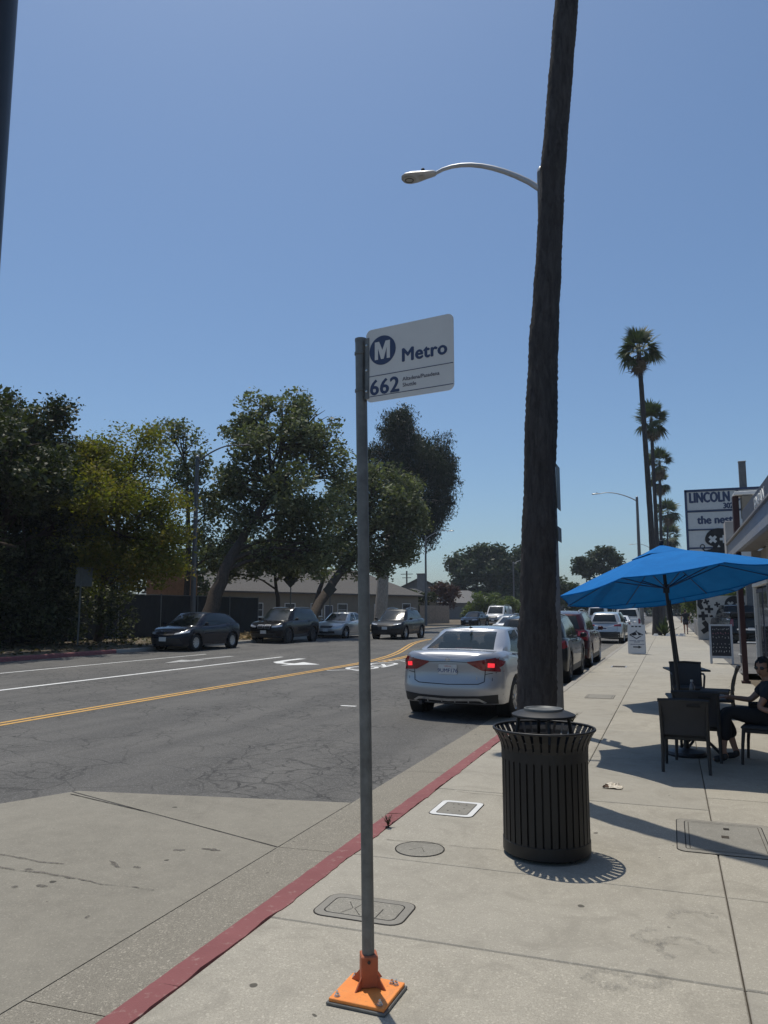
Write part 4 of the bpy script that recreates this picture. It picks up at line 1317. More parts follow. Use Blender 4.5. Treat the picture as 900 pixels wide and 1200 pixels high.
    def seam(pts, ax, w=0.009, off=0.003, m=None, nm='panel_gap', n=None, parent=None):
        vs = []; fs = []
        out = []
        for a, b in zip(pts[:-1], pts[1:]):
            k = n or max(1, int(math.hypot(b[0] - a[0], b[1] - a[1]) / 0.07))
            out += [(a[0] + (b[0] - a[0]) * i / k, a[1] + (b[1] - a[1]) * i / k) for i in range(k)]
        out.append(pts[-1])
        for i, p in enumerate(out):
            a = out[max(0, i - 1)]; b = out[min(len(out) - 1, i + 1)]
            d = (b[0] - a[0], b[1] - a[1]); l = math.hypot(*d) or 1
            nx, nz = -d[1] / l * w / 2, d[0] / l * w / 2
            p1 = proj(p[0] + nx, p[1] + nz, ax, off); p2 = proj(p[0] - nx, p[1] - nz, ax, off)
            if p1 is None or p2 is None: continue
            vs += [p1, p2]
        fs = [(2 * i, 2 * i + 1, 2 * i + 3, 2 * i + 2) for i in range(len(vs) // 2 - 1)]
        if fs: return MB().add(vs, fs).build(nm, m or M['seam'], parent or t)
    # wheels
    tw = q.get('tyre_w', 0.2)
    for w in yw:
        for s in (1, -1):
            o = thing('wheel', None, None)
            o.parent = t
            cx = s * (Wd - tw / 2 - 0.018); o.location = (cx, w, Rw)
            pr = [(Rw * .62, -tw / 2), (Rw * .9, -tw / 2), (Rw * .98, -tw / 2 + .025), (Rw, -tw / 2 + .05), (Rw, tw / 2 - .05), (Rw * .98, tw / 2 - .025), (Rw * .9, tw / 2), (Rw * .62, tw / 2)]
            MB().lathe(pr, 28, axis='X').build('tyre', M['tyre'], o, smooth=50)
            rm = MB()
            xo = s * (tw / 2 - 0.004)
            rm.lathe([(Rw * .55, xo - s * .05), (Rw * .62, xo), (Rw * .64, xo + s * .004), (Rw * .60, xo + s * .002), (Rw * .55, xo - s * .02)], 28, axis='X')
            ns = q.get('spokes', 5)
            for kk in range(ns):
                a = 2 * PI * kk / ns + 0.3
                for da in ((-.11, .11) if q.get('twin', True) else (0,)):
                    c, sn = math.cos(a + da), math.sin(a + da)
                    c2, s2 = math.cos(a + da * .3), math.sin(a + da * .3)
                    wv = Rw * q.get('spw', 0.045)
                    p0 = Vector((xo - s * .012, c2 * Rw * .08, s2 * Rw * .08)); p1 = Vector((xo - s * .004, c * Rw * .6, sn * Rw * .6))
                    dd = Vector((0, -sn, c)) * wv
                    e = Vector((s * .012, 0, 0))
                    rm.add([p0 - dd, p0 + dd, p1 + dd, p1 - dd, p0 - dd - e, p0 + dd - e, p1 + dd - e, p1 - dd - e], [(0, 1, 2, 3), (0, 4, 5, 1), (2, 6, 7, 3), (1, 5, 6, 2), (0, 3, 7, 4)])
            rm.lathe([(0, xo), (Rw * .13, xo - s * .002), (Rw * .15, xo - s * .02), (0, xo - s * .02)], 14, axis='X')
            rm.build('rim', M[q.get('rim', 'rim_silver')], o, smooth=40)
            MB().lathe([(0, xo - s * .055), (Rw * .6, xo - s * .055)], 20, axis='X').build('brake_disc', M['rim_dark'], o)
            # arch liner
            MB().lathe([(Ra * 0.998, -tw * .75), (Ra * 0.998, tw * .30)], 24, axis='X').build('arch_liner', M['seam'], o)
    # seats
    if q.get('seats', True):
        zf = q['side_h'] if 'side_h' in q else zt(0) - 0.03
        for ys_ in q.get('seat_y', (0.05, -0.85)):
            for sx in (-.37, .37):
                MB().bbox((sx, ys_, zf + 0.08), (0.46, 0.12, 0.36), 0.05, rot=Matrix.Rotation(R(12), 3, 'X')).build('seat_back', M['seat'], t)
                MB().bbox((sx, ys_ - 0.05, zf + 0.32), (0.26, 0.09, 0.16), 0.04).build('headrest', M['seat'], t)
    # mirrors
    my = q.get('mirror_y', 0.75)
    for s, ax in ((1, 'right'), (-1, 'left')):
        mz_ = zt(my) + 0.06
        MB().bbox((s * (Wd + 0.085), my, mz_), (0.17, 0.10, 0.125), 0.03).build('mirror', paint_m, t, smooth=40)
        MB().box((s * (Wd - 0.01), my + .02, mz_ - 0.05), (0.1, 0.05, 0.03)).build('mirror_arm', M['black_trim'], t)
    # doors
    for ax in ('right', 'left'):
        zb_ = zs + 0.09
        for yd in q.get('doors', ()):
            seam([(yd[0], zb_), (yd[1], zt(yd[1]) - 0.04)], ax)
        if q.get('doors'):
            dl = q['doors']; seam([(dl[0][0], zb_), (dl[-1][0], zb_)], ax)
        for yh, zh in q.get('handles', ()):
            r = proj(yh, zh, ax, 0.02)
            if r is not None: MB().bbox(r, (0.025, 0.17, 0.028), 0.008).build('door_handle', M[q.get('hm', 'black_trim')] if q.get('hm') else paint_m, t)
        if q.get('side_trim'):
            patch('side_trim', [(yw[0] + Ra + .03, zs + .01), (yw[1] - Ra - .03, zs + .01)], [(yw[0] + Ra + .03, zs + .14), (yw[1] - Ra - .03, zs + .14)], ax, M['black_trim'], 10, 2)
        if q.get('arch_trim'):
            for w in yw:
                A = [(w + (Ra + .002) * math.cos(R(a)), Rw + (Ra + .002) * math.sin(R(a))) for a in range(0, 181, 15)]
                B = [(w + (Ra + .065) * math.cos(R(a)), Rw + (Ra + .065) * math.sin(R(a))) for a in range(0, 181, 15)]
                patch('arch_trim', A, B, ax, M['black_trim'], 16, 2, 0.01)
    t['_h'] = 1
    del t['_h']
    return t, proj, patch, seam, zt

def mpoly(P, s):
    return [(x * s, z) for x, z in P]

def rear_face(t, patch, seam, proj, q, lampA, lampB, lit=False, plate_z=0.75, plate='', wide=True, bump=None):
    for s in (1, -1):
        o = patch('tail_lamp', mpoly(lampA, s), mpoly(lampB, s), 'rear', M['tail_red'], 10, 4, 0.010)
        if lit:
            (x, z) = lit
            patch('lit_lamp', [(s * (x - .052), z - .026), (s * (x + .045), z - .030)], [(s * (x - .048), z + .040), (s * (x + .048), z + .034)], 'rear', M['brake_lit'], 3, 3, 0.014, parent=o)
    c = proj(0, plate_z, 'rear', 0.012)
    po = MB().prism(rrect(0.31, 0.155, 0.015, 3), -0.001, 0.004, face_T(c, (1, 0, 0))).build('licence_plate', M['plate'], t)
    if plate:
        letter('plate_number', plate, 0.085, M['plate_blue'], po, face_T(c + Vector((0, -0.0045, -0.045)), (1, 0, 0)), off=0.001, align='CENTER', depth=0.001, sx=1.0)
        letter('plate_state', 'California', 0.03, M['plate_red'], po, face_T(c + Vector((0, -0.0045, 0.043)), (1, 0, 0)), align='CENTER', depth=0.001)
    else:
        MB().prism([(-.12, -.035), (.12, -.035), (.12, .03), (-.12, .03)], 0.0042, 0.005, face_T(c, (1, 0, 0))).build('plate_number', M['plate_blue'], po)
    if bump:
        patch('rear_bumper_trim', [(-bump[0], bump[1]), (0, bump[1]), (bump[0], bump[1])], [(-bump[0], bump[2]), (0, bump[2]), (bump[0], bump[2])], 'rear', M['black_trim'], 16, 3, 0.008)

def front_face(t, patch, proj, q, hA, hB, grille, lower, plate_z=0.45, drl=True):
    for s in (1, -1):
        o = patch('headlight', mpoly(hA, s), mpoly(hB, s), 'front', M['lamp_white'], 8, 3, 0.010)
    patch('grille', grille[0], grille[1], 'front', M['black_trim'], 12, 3, 0.008)
    for kk in range(3):
        f = (kk + 1) / 4
        A = [(a[0] + (b[0] - a[0]) * f, a[1] + (b[1] - a[1]) * f) for a, b in zip(grille[0], grille[1])]
        patch('grille_bar', A, [(x, z + 0.010) for x, z in A], 'front', M[q.get('gbar', 'rim_dark')], 10, 1, 0.012)
    patch('lower_grille', lower[0], lower[1], 'front', M['black_trim'], 12, 3, 0.008)
    c = proj(0, plate_z, 'front', 0.014)
    MB().prism(rrect(0.31, 0.155, 0.015, 3), -0.001, 0.004, face_T(c, (-1, 0, 0))).build('licence_plate', M['plate'], t)

def segs_std(yr_b, yr_t, yf_b, yf_t, c_b, c_t, b_b, b_t, a_b, a_t, ex=None):
    """cabin outline from rear centre to front centre; c/b/a: pillar (from, to) pairs at base and top"""
    S = [(yr_b - .06, 0, yr_t - .03, 0, 'rear_window'), (yr_b - .045, .4, yr_t - .02, .42, 'rear_window'), (yr_b, .80, yr_t, .80, 'p'),
         (yr_b + .10, .955, yr_t + .07, .955, 'p'), (c_b[0], 1, c_t[0], 1, 'p')]
    S += [(c_b[1], 1, c_t[1], 1, 'sw1')]
    n = 3
    for i in range(1, n):
        f = i / n
        S.append((c_b[1] + (b_b[0] - c_b[1]) * f, 1, c_t[1] + (b_t[0] - c_t[1]) * f, 1, 'sw1'))
    S += [(b_b[0], 1, b_t[0], 1, 'p'), (b_b[1], 1, b_t[1], 1, 'sw2')]
    for i in range(1, n):
        f = i / n
        S.append((b_b[1] + (a_b[0] - b_b[1]) * f, 1, b_t[1] + (a_t[0] - b_t[1]) * f, 1, 'sw2'))
    S += [(a_b[0], 1, a_t[0], 1, 'p'), (a_b[1], .97, a_t[1], .97, 'p'), (yf_b - .14, .86, yf_t - .05, .86, 'windscreen'),
          (yf_b - .04, .45, yf_t - .012, .45, 'windscreen'), (yf_b, 0, yf_t, 0, 'windscreen')]
    return S
SEDAN = dict(L=4.50, W=1.74, sill=0.20, wheel=0.32, ro=0.98, fo=0.90, ar=0.42, af=0.80, nr=2.7, nf=2.4, rbot=0.27, fbot=0.20,
    top=[(-2.25, 0.985), (-2.18, 1.045), (-2.05, 1.065), (-1.50, 1.075), (-1.2, 1.045), (-0.6, 0.985), (0.0, 0.955), (0.9, 0.945), (1.25, 0.90), (1.8, 0.81), (2.12, 0.72), (2.25, 0.66)],
    side=[(0.0, .93), (0.25, .955), (0.45, .985), (0.62, 1.0), (0.80, .99), (0.95, .965), (1.1, .93)],
    rear=[(0.2, .14), (0.30, .05), (0.42, .005), (0.58, 0.0), (0.64, .045), (0.80, .055), (0.98, .03), (1.05, .02)],
    front=[(0.2, .10), (0.35, .02), (0.5, 0.0), (0.62, .03), (0.75, .12)],
    crown=0.03, shoulder=0.075,
    cabin=dict(w=1.50, rw=1.14, roof=[(-1.2, 1.36), (-0.8, 1.40), (-0.35, 1.425), (0.1, 1.42), (0.45, 1.385)], rcrown=0.035,
        segs=segs_std(-1.66, -0.90, 1.22, 0.36, (-1.35, -1.18), (-0.78, -0.70), (-0.28, -0.20), (-0.26, -0.18), (0.72, 0.95), (0.18, 0.27))),
    doors=[(-0.98, -0.80), (-0.22, -0.24), (0.92, 0.86)], handles=[(-0.62, 0.88), (0.12, 0.86)], seat_y=(-0.05, -0.95))
PAINT = {k: paint('paint_' + k, *v) for k, v in dict(
    silver=((0.37, 0.375, 0.39), 0.55, 0.34), navy=((0.010, 0.012, 0.020), 0.1, 0.24), black=((0.008, 0.008, 0.010), 0.1, 0.24), lightsilver=((0.46, 0.46, 0.45), 0.5, 0.3),
    graphite=((0.028, 0.029, 0.030), 0.25, 0.28), charcoal=((0.018, 0.019, 0.021), 0.2, 0.3), white=((0.66, 0.66, 0.65), 0.0, 0.35), maroon=((0.040, 0.008, 0.011), 0.2, 0.28),
    greysilver=((0.26, 0.27, 0.28), 0.5, 0.32), red=((0.30, 0.02, 0.02), 0.3, 0.3), blue=((0.05, 0.09, 0.2), 0.3, 0.3)).items()}
import copy as _copy
def var(base, **kw):
    q = _copy.deepcopy(base); q.update(kw); return q

# near silver sedan, brake lamps lit
q = var(SEDAN, clear=True, spokes=9, twin=True, spw=0.035, rim='rim_silver', mirror_y=0.72)
t, proj, patch, seam, zt = build_car('parked_car', 'silver sedan seen from behind with its brake lamps lit, nearest car to the camera', 'car', (-3.22, 14.30, RZ), R(-4.0), q, PAINT['silver'])
LA = [(0.325, 0.925), (0.55, 0.955), (0.85, 1.01)]
LB = [(0.325, 0.905), (0.55, 0.790), (0.85, 0.770)]
rear_face(t, patch, seam, proj, q, LA, LB, lit=(0.69, 0.868), plate_z=0.80, plate='9UMF176')
def lampside(t, patch):
    for ax in ('right', 'left'):
        patch('tail_lamp', [(-2.13, 0.975), (-2.0, 0.955), (-1.86, 0.93)], [(-2.13, 0.80), (-2.0, 0.85), (-1.86, 0.92)], ax, M['tail_red'], 6, 3, 0.012)
lampside(t, patch)
bt = patch('bumper_lower', [(-.84, .43), (-.5, .40), (0, .385), (.5, .40), (.84, .43)], [(-.84, .28), (-.5, .28), (0, .28), (.5, .28), (.84, .28)], 'rear', M['black_trim'], 20, 3, 0.008)
patch('diffuser_strip', [(-.62, .30), (-.5, .365), (0, .345), (.5, .365), (.62, .30)], [(-.58, .285), (-.5, .325), (0, .305), (.5, .325), (.58, .285)], 'rear', M['rim_silver'], 22, 2, 0.016)
for x in (-.34, -.1, .12, .34):
    patch('diffuser_fin', [(x - .01, .34), (x + .01, .34)], [(x - .01, .29), (x + .01, .29)], 'rear', M['rim_silver'], 1, 2, 0.03)
seam([(-.60, .80), (-.585, .62), (-.50, .585), (0, .57), (.50, .585), (.585, .62), (.60, .80)], 'rear', 0.012)
seam([(-.86, .775), (-.66, .745), (-.60, .735)], 'rear', 0.010); seam([(.86, .775), (.66, .745), (.60, .735)], 'rear', 0.010)
seam([(-.34, .915), (0, .925), (.34, .915)], 'rear', 0.008)
seam([(-.70, -2.10), (-.66, -1.72), (-.60, -1.66)], 'top', 0.008); seam([(.70, -2.10), (.66, -1.72), (.60, -1.66)], 'top', 0.008)
c = proj(0, .955, 'rear', 0.004)
em = MB(); em.add([Vector(v) + c for v in ((-.045, 0, -.006), (.045, 0, -.006), (.045, 0, .006), (-.045, 0, .006))], [(0, 1, 2, 3)])
ring = [(0.032 * math.cos(R(a)), 0.026 * math.sin(R(a))) for a in range(0, 361, 15)]
vs, fs = ribbon(ring, 0.008, 0.0)
em.add([c + Vector((x, -0.001, y)) for x, y, _ in vs], fs)
em.build('badge', M['chrome'], t)
c = proj(.46, .655, 'rear', 0.006); letter('badge_lettering', 'S', 0.05, M['chrome'], t, face_T(c, (1, 0, 0)), depth=0.002)
c = proj(-.62, .985, 'rear', 0.004)
letter('badge_lettering', 'VERSA', 0.04, M['chrome'], t, face_T(proj(-.72, .975, 'rear', 0.012), (1, 0, 0)), depth=0.002)
MB().bbox((0, -0.98, 1.432), (0.04, 0.10, 0.03), 0.01).build('antenna_foot', M['black_trim'], t)
MB().tube([(0, -0.99, 1.44), (-0.005, -1.10, 1.56)], 0.006, 6).build('antenna', M['black_trim'], t)
MB().bbox((0, -1.42, 1.06), (1.1, 0.3, 0.03), 0.01).build('parcel_shelf', M['seat'], t)
MB().bbox((0.02, -1.43, 1.10), (0.30, 0.05, 0.03), 0.005).build('high_brake_lamp', M['tail_red'], t)
for ax in ('right', 'left'):
    seam([(-1.30, 1.02), (-.7, .985), (0, .965), (.9, .955)], ax, 0.02, 0.006, M['black_trim'], 'window_sill_trim')
MB().tube([(-.45, -2.12, .27), (-.45, -2.26, .27)], .03, 10).build('exhaust', M['rim_dark'], t)

# ---- types
HATCH = var(SEDAN, L=4.37, W=1.79, top=[(-2.185, 0.86), (-2.1, 1.00), (-1.9, 1.03), (-1.2, 1.02), (-0.6, 0.985), (0.0, 0.955), (0.85, 0.945), (1.2, 0.90), (1.75, 0.82), (2.05, 0.73), (2.185, 0.64)],
    ro=0.86, fo=0.90, spokes=10, rim='rim_silver', seat_y=(0, -.9),
    cabin=dict(w=1.54, rw=1.18, roof=[(-1.75, 1.30), (-1.2, 1.385), (-0.5, 1.435), (0.1, 1.425), (0.45, 1.385)], rcrown=0.03,
        segs=segs_std(-2.02, -1.55, 1.22, 0.34, (-1.75, -1.40), (-1.35, -1.15), (-0.38, -0.30), (-0.36, -0.28), (0.70, 0.92), (0.16, 0.25))),
    doors=[(-1.15, -1.1), (-0.34, -0.34), (0.88, 0.84)], handles=[(-0.75, 0.86), (0.05, 0.86)])
SUV = var(SEDAN, L=4.62, W=1.88, sill=0.26, wheel=0.365, ro=0.93, fo=0.87, rbot=0.32, fbot=0.26, ar=0.35, af=0.6, nr=3.2, nf=2.7,
    top=[(-2.31, 0.92), (-2.22, 1.10), (-2.0, 1.13), (-1.0, 1.10), (0.0, 1.07), (0.95, 1.06), (1.3, 1.02), (1.95, 0.96), (2.2, 0.87), (2.31, 0.80)],
    side=[(0.0, .94), (0.3, .97), (0.55, 1.0), (0.8, 1.0), (1.0, .975), (1.15, .94)],
    rear=[(0.26, .12), (0.36, .03), (0.5, 0.0), (0.65, 0.01), (0.75, .05), (1.1, .08)],
    front=[(0.26, .10), (0.42, .02), (0.6, 0.0), (0.8, .03), (0.9, .08)],
    cabin=dict(w=1.62, rw=1.26, roof=[(-1.9, 1.55), (-1.2, 1.62), (-0.5, 1.655), (0.1, 1.65), (0.55, 1.60)], rcrown=0.03,
        segs=segs_std(-2.12, -1.82, 1.28, 0.45, (-1.85, -1.50), (-1.55, -1.40), (-0.40, -0.31), (-0.38, -0.29), (0.78, 1.0), (0.28, 0.38))),
    doors=[(-1.2, -1.15), (-0.36, -0.36), (0.92, 0.88)], handles=[(-0.8, 0.98), (0.05, 0.97)], arch_trim=True, side_trim=True, seat_y=(0.05, -.85), spokes=5)
def rails(t, m='rim_silver', z=1.66, y0=-1.6, y1=0.3, x=0.57):
    for s in (1, -1):
        MB().tube([(s * x, y0, z - 0.05), (s * x, y0 + .12, z), (s * x, (y0 + y1) / 2, z + .035), (s * x, y1 - .15, z + .01), (s * x, y1, z - .06)], 0.017, 8).build('roof_rail', M[m], t, smooth=50)

def hl(q, x0, x1, zi, zo, h):      # headlight polylines inner to outer
    return [(x0, zi + h * .5), ((x0 + x1) / 2, (zi + zo) / 2 + h * .6), (x1, zo + h * .7)], [(x0, zi), ((x0 + x1) / 2, (zi + zo) / 2 - h * .1), (x1, zo)]

# left kerb, seen from the front
q = var(HATCH)
t, proj, patch, seam, zt = build_car('parked_car', 'dark navy hatchback parked at the left kerb, nearest of the cars across the road', 'car', (-20.45, 30.5, RZ), R(180), q, PAINT['navy'], 'cars parked along the left kerb')
a, b = hl(q, .42, .84, .63, .70, .11)
front_face(t, patch, proj, q, a, b, ([(-.42, .66), (.42, .66)], [(-.36, .60), (.36, .60)]), ([(-.62, .48), (0, .50), (.62, .48)], [(-.70, .27), (0, .24), (.70, .27)]), .46)
patch('badge', [(-.05, .70), (.05, .70)], [(-.05, .64), (.05, .64)], 'front', M['chrome'], 2, 2, .012)

q = var(SUV, L=4.46, W=1.84, gbar='chrome', rim='rim_dark', spw=0.06)
t, proj, patch, seam, zt = build_car('parked_car', 'black compact sport utility car with kidney grille parked behind the navy hatchback', 'car', (-20.50, 39.4, RZ), R(180), q, PAINT['black'], 'cars parked along the left kerb')
a, b = hl(q, .42, .84, .74, .78, .13)
front_face(t, patch, proj, q, a, b, ([(-.36, .86), (.36, .86)], [(-.33, .68), (.33, .68)]), ([(-.60, .48), (0, .46), (.60, .48)], [(-.64, .30), (0, .30), (.64, .30)]), .53)
for s in (1, -1):
    patch('kidney_grille', mpoly([(.04, .865), (.34, .865)], s), mpoly([(.05, .685), (.31, .685)], s), 'front', M['rim_silver'], 4, 3, .012)
    patch('kidney_grille_mesh', mpoly([(.06, .850), (.32, .850)], s), mpoly([(.07, .70), (.29, .70)], s), 'front', M['seam'], 4, 3, .016)
rails(t)

q = var(SEDAN, L=4.75, W=1.80, spokes=5, spw=0.07, ro=1.05, fo=0.86)
q['top'] = [(y * 4.75 / 4.5, z) for y, z in q['top']]
t, proj, patch, seam, zt = build_car('parked_car', 'light silver older sedan parked behind the black sport utility car', 'car', (-20.52, 47.6, RZ), R(180), q, PAINT['lightsilver'], 'cars parked along the left kerb')
a, b = hl(q, .42, .84, .60, .64, .14)
front_face(t, patch, proj, q, a, b, ([(-.38, .70), (.38, .70)], [(-.34, .58), (.34, .58)]), ([(-.5, .40), (.5, .40)], [(-.5, .27), (.5, .27)]), .46)

q = var(SUV, L=4.70, W=1.93, rim='rim_silver', spw=0.04, spokes=5, gbar='rim_dark', mirror_y=.85)
t, proj, patch, seam, zt = build_car('driving_car', 'dark grey sport utility car with silver roof rails driving towards the camera', 'car', (-16.35, 47.0, RZ), R(180), q, PAINT['graphite'])
a, b = hl(q, .48, .86, .80, .84, .09)
front_face(t, patch, proj, q, a, b, ([(-.46, .86), (.46, .86)], [(-.36, .50), (.36, .50)]), ([(-.82, .50), (-.5, .50), (.5, .50), (.82, .50)], [(-.78, .36), (-.5, .32), (.5, .32), (.78, .36)]), .62)
rails(t, 'chrome', 1.70)

q = var(SEDAN, L=4.6, W=1.8, spokes=5)
t, proj, patch, seam, zt = build_car('parked_car', 'distant black sedan facing the camera left of the white van', 'car', (-20.9, 86.5, RZ), R(176), q, PAINT['black'])
a, b = hl(q, .42, .84, .60, .64, .11)
front_face(t, patch, proj, q, a, b, ([(-.38, .68), (.38, .68)], [(-.34, .60), (.34, .60)]), ([(-.5, .44), (.5, .44)], [(-.5, .27), (.5, .27)]), .50)

VAN = var(SUV, L=5.5, W=2.05, wheel=.36, ro=1.15, fo=.95, af=.55, nr=6, ar=.15,
    top=[(-2.75, 1.15), (-2.6, 1.20), (0.6, 1.20), (1.3, 1.20), (1.75, 1.16), (2.2, 1.08), (2.6, 0.98), (2.75, 0.90)],
    cabin=dict(w=1.92, rw=1.70, roof=[(-2.7, 2.0), (-1, 2.06), (0.6, 2.06), (1.0, 2.02)], rcrown=.04,
        segs=segs_std(-2.68, -2.62, 1.85, 1.02, (-2.5, -0.05), (-2.45, -0.05), (-0.04, 0.35), (-0.04, 0.35), (1.35, 1.6), (0.85, 0.97))),
    doors=[(0.3, 0.3), (1.35, 1.3)], handles=[(0.5, 1.1)], arch_trim=False, side_trim=True, seat_y=(.6,), mirror_y=1.35)
q = var(VAN)
t, proj, patch, seam, zt = build_car('parked_van', 'distant white cargo van with black grille facing the camera', 'van', (-20.3, 97.0, RZ), R(178), q, PAINT['white'])
a, b = hl(q, .50, .92, .86, .92, .20)
front_face(t, patch, proj, q, a, b, ([(-.48, .98), (.48, .98)], [(-.44, .70), (.44, .70)]), ([(-.86, .62), (.86, .62)], [(-.86, .36), (.86, .36)]), .52)
rails(t, 'rim_silver', 2.14, -2.0, 0.6, .75)

# right kerb, seen from behind
def rear_suv(t, patch, seam, proj, q, la, lb, pz=.85, bump=(.86, .60, .34)):
    rear_face(t, patch, seam, proj, q, la, lb, plate_z=pz, bump=bump)
    seam([(-.66, 1.10), (-.66, .66), (-.5, .62), (.5, .62), (.66, .66), (.66, 1.10)], 'rear', .012)
q = var(SUV, L=4.45, W=1.78, ro=.85, fo=.92, rim='rim_dark')
q['top'] = [(y * 4.45 / 4.62, z - 0.03) for y, z in q['top']]
q['cabin']['roof'] = [(y, z - 0.05) for y, z in q['cabin']['roof']]
q['cabin']['segs'] = segs_std(-2.02, -1.72, 1.28, 0.45, (-1.80, -1.45), (-1.5, -1.35), (-0.40, -0.31), (-0.38, -0.29), (0.78, 1.0), (0.28, 0.38))
t, proj, patch, seam, zt = build_car('parked_car', 'dark charcoal crossover parked at the right kerb just beyond the near palm', 'car', (-3.18, 20.75, RZ), 0, q, PAINT['charcoal'], 'cars parked along the right kerb')
rear_suv(t, patch, seam, proj, q, [(.56, 1.02), (.83, 1.03)], [(.56, .86), (.83, .84)])
for ax in ('right', 'left'):
    patch('tail_lamp', [(-2.1, 1.02), (-1.88, 1.0)], [(-2.1, .86), (-1.88, .88)], ax, M['tail_red'], 3, 3, .012)
rails(t, 'rim_silver', 1.61)
q = var(SUV, L=4.75, W=1.86)
q['top'] = [(y * 4.75 / 4.62, z + .04) for y, z in q['top']]
q['cabin']['roof'] = [(y, z + 0.05) for y, z in q['cabin']['roof']]
t, proj, patch, seam, zt = build_car('parked_car', 'dark maroon sport utility car with silver roof rails, second at the right kerb', 'car', (-3.22, 26.2, RZ), 0, q, PAINT['maroon'], 'cars parked along the right kerb')
rear_suv(t, patch, seam, proj, q, [(.60, 1.12), (.88, 1.14)], [(.60, .90), (.88, .84)])
for ax in ('right', 'left'):
    patch('tail_lamp', [(-2.25, 1.14), (-1.98, 1.10)], [(-2.25, .86), (-1.98, 1.0)], ax, M['tail_red'], 3, 3, .012)
rails(t, 'rim_silver', 1.74)
q = var(SUV, L=4.60, W=1.86)
t, proj, patch, seam, zt = build_car('parked_car', 'pale silver sport utility car left of the white sandwich board', 'car', (-3.20, 45.2, RZ), R(-3), q, PAINT['lightsilver'], 'cars parked along the right kerb')
rear_suv(t, patch, seam, proj, q, [(.50, 1.0), (.86, 1.04)], [(.50, .92), (.86, .90)], .80, (.88, .62, .34))
q = var(SEDAN, spokes=5)
t, proj, patch, seam, zt = build_car('parked_car', 'white sedan mostly hidden between the pale silver car and the pickup', 'car', (-3.1, 52.4, RZ), 0, q, PAINT['white'], 'cars parked along the right kerb')
rear_face(t, patch, seam, proj, q, LA, LB, plate_z=0.80)
PICK = var(SUV, L=5.8, W=2.0, wheel=.40, ro=1.2, fo=.95, ar=.12, nr=6, rbot=.5, sill=.42,
    top=[(-2.9, 1.25), (-0.9, 1.28), (-.5, 1.28), (1.0, 1.26), (1.5, 1.24), (2.4, 1.18), (2.9, 1.0)],
    cabin=dict(w=1.74, rw=1.40, roof=[(-.8, 1.86), (0, 1.92), (0.6, 1.90), (1.0, 1.84)], rcrown=.03,
        segs=segs_std(-.95, -.80, 1.55, 0.85, (-.86, -.72), (-.72, -.62), (0.15, 0.24), (0.15, 0.24), (1.15, 1.35), (0.70, 0.80))),
    doors=[(-.8, -.8), (.2, .2), (1.25, 1.2)], handles=[(-.4, 1.1), (.5, 1.1)], seat_y=(.6, -.4), mirror_y=1.1)
q = var(PICK)
t, proj, patch, seam, zt = build_car('parked_pickup', 'white pickup truck with a ladder rack parked beyond the pale silver car', 'pickup truck', (-2.9, 60.0, RZ), 0, q, PAINT['white'], 'cars parked along the right kerb')
rear_face(t, patch, seam, proj, q, [(.80, 1.2), (.96, 1.2)], [(.80, .85), (.96, .85)], plate_z=.70)
rk = MB()
for s in (1, -1):
    for y in (-2.7, -1.0, 1.2):
        rk.tube([(s * .92, y, 1.15), (s * .88, y, 2.15)], .03, 6)
    rk.tube([(s * .88, -2.8, 2.15), (s * .88, 1.8, 2.15)], .03, 6)
for y in (-2.7, -1.0, 1.2): rk.tube([(-.88, y, 2.15), (.88, y, 2.15)], .03, 6)
rk.build('ladder_rack', M['rim_silver'], t)
# cars further up the road, seen in gaps
for lab, x, y, rz, base, pc, front in [
        ('white sedan with red lamps just left of the near palm trunk, driving away', -7.35, 39.5, 0, SEDAN, 'white', False),
        ('dark red hatchback partly hidden by the near palm trunk, beyond the silver sedan', -4.35, 22.8, 0, HATCH, 'red', False),
        ('white van roof showing over the parked crossover far up the road', -7.6, 92, 0, VAN, 'white', False),
        ('distant dark car driving away beyond the white van', -12.6, 125, 180, SUV, 'graphite', True),
        ('small blue sedan far up the right kerb beyond the pickup', -3.1, 70, 0, SEDAN, 'blue', False)]:
    if 'dark red' in lab: continue
    q = var(base)
    t, proj, patch, seam, zt = build_car('distant_car', lab, 'car', (x, y, RZ), R(rz), q, PAINT[pc])
    if front:
        a, b = hl(q, .5, .86, .80, .84, .09)
        front_face(t, patch, proj, q, a, b, ([(-.46, .86), (.46, .86)], [(-.36, .50), (.36, .50)]), ([(-.8, .48), (.8, .48)], [(-.78, .34), (.78, .34)]), .62)
    else:
        rear_face(t, patch, seam, proj, q, [(.5, .95), (.85, .98)], [(.5, .84), (.85, .82)], plate_z=.7)
q = var(PICK, ro=1.2)
t, proj, patch, seam, zt = build_car('parked_pickup', 'black pickup truck parked in front of the mural wall in the lot', 'pickup truck', (3.35, 45.2, 0.0), R(8), q, PAINT['black'])
rear_face(t, patch, seam, proj, q, [(.80, 1.2), (.97, 1.2)], [(.80, .85), (.97, .85)], plate_z=.70)
MB().bbox((0, -1.9, 1.4), (1.9, 1.9, .30), .06).build('bed_cover', PAINT['black'], t)
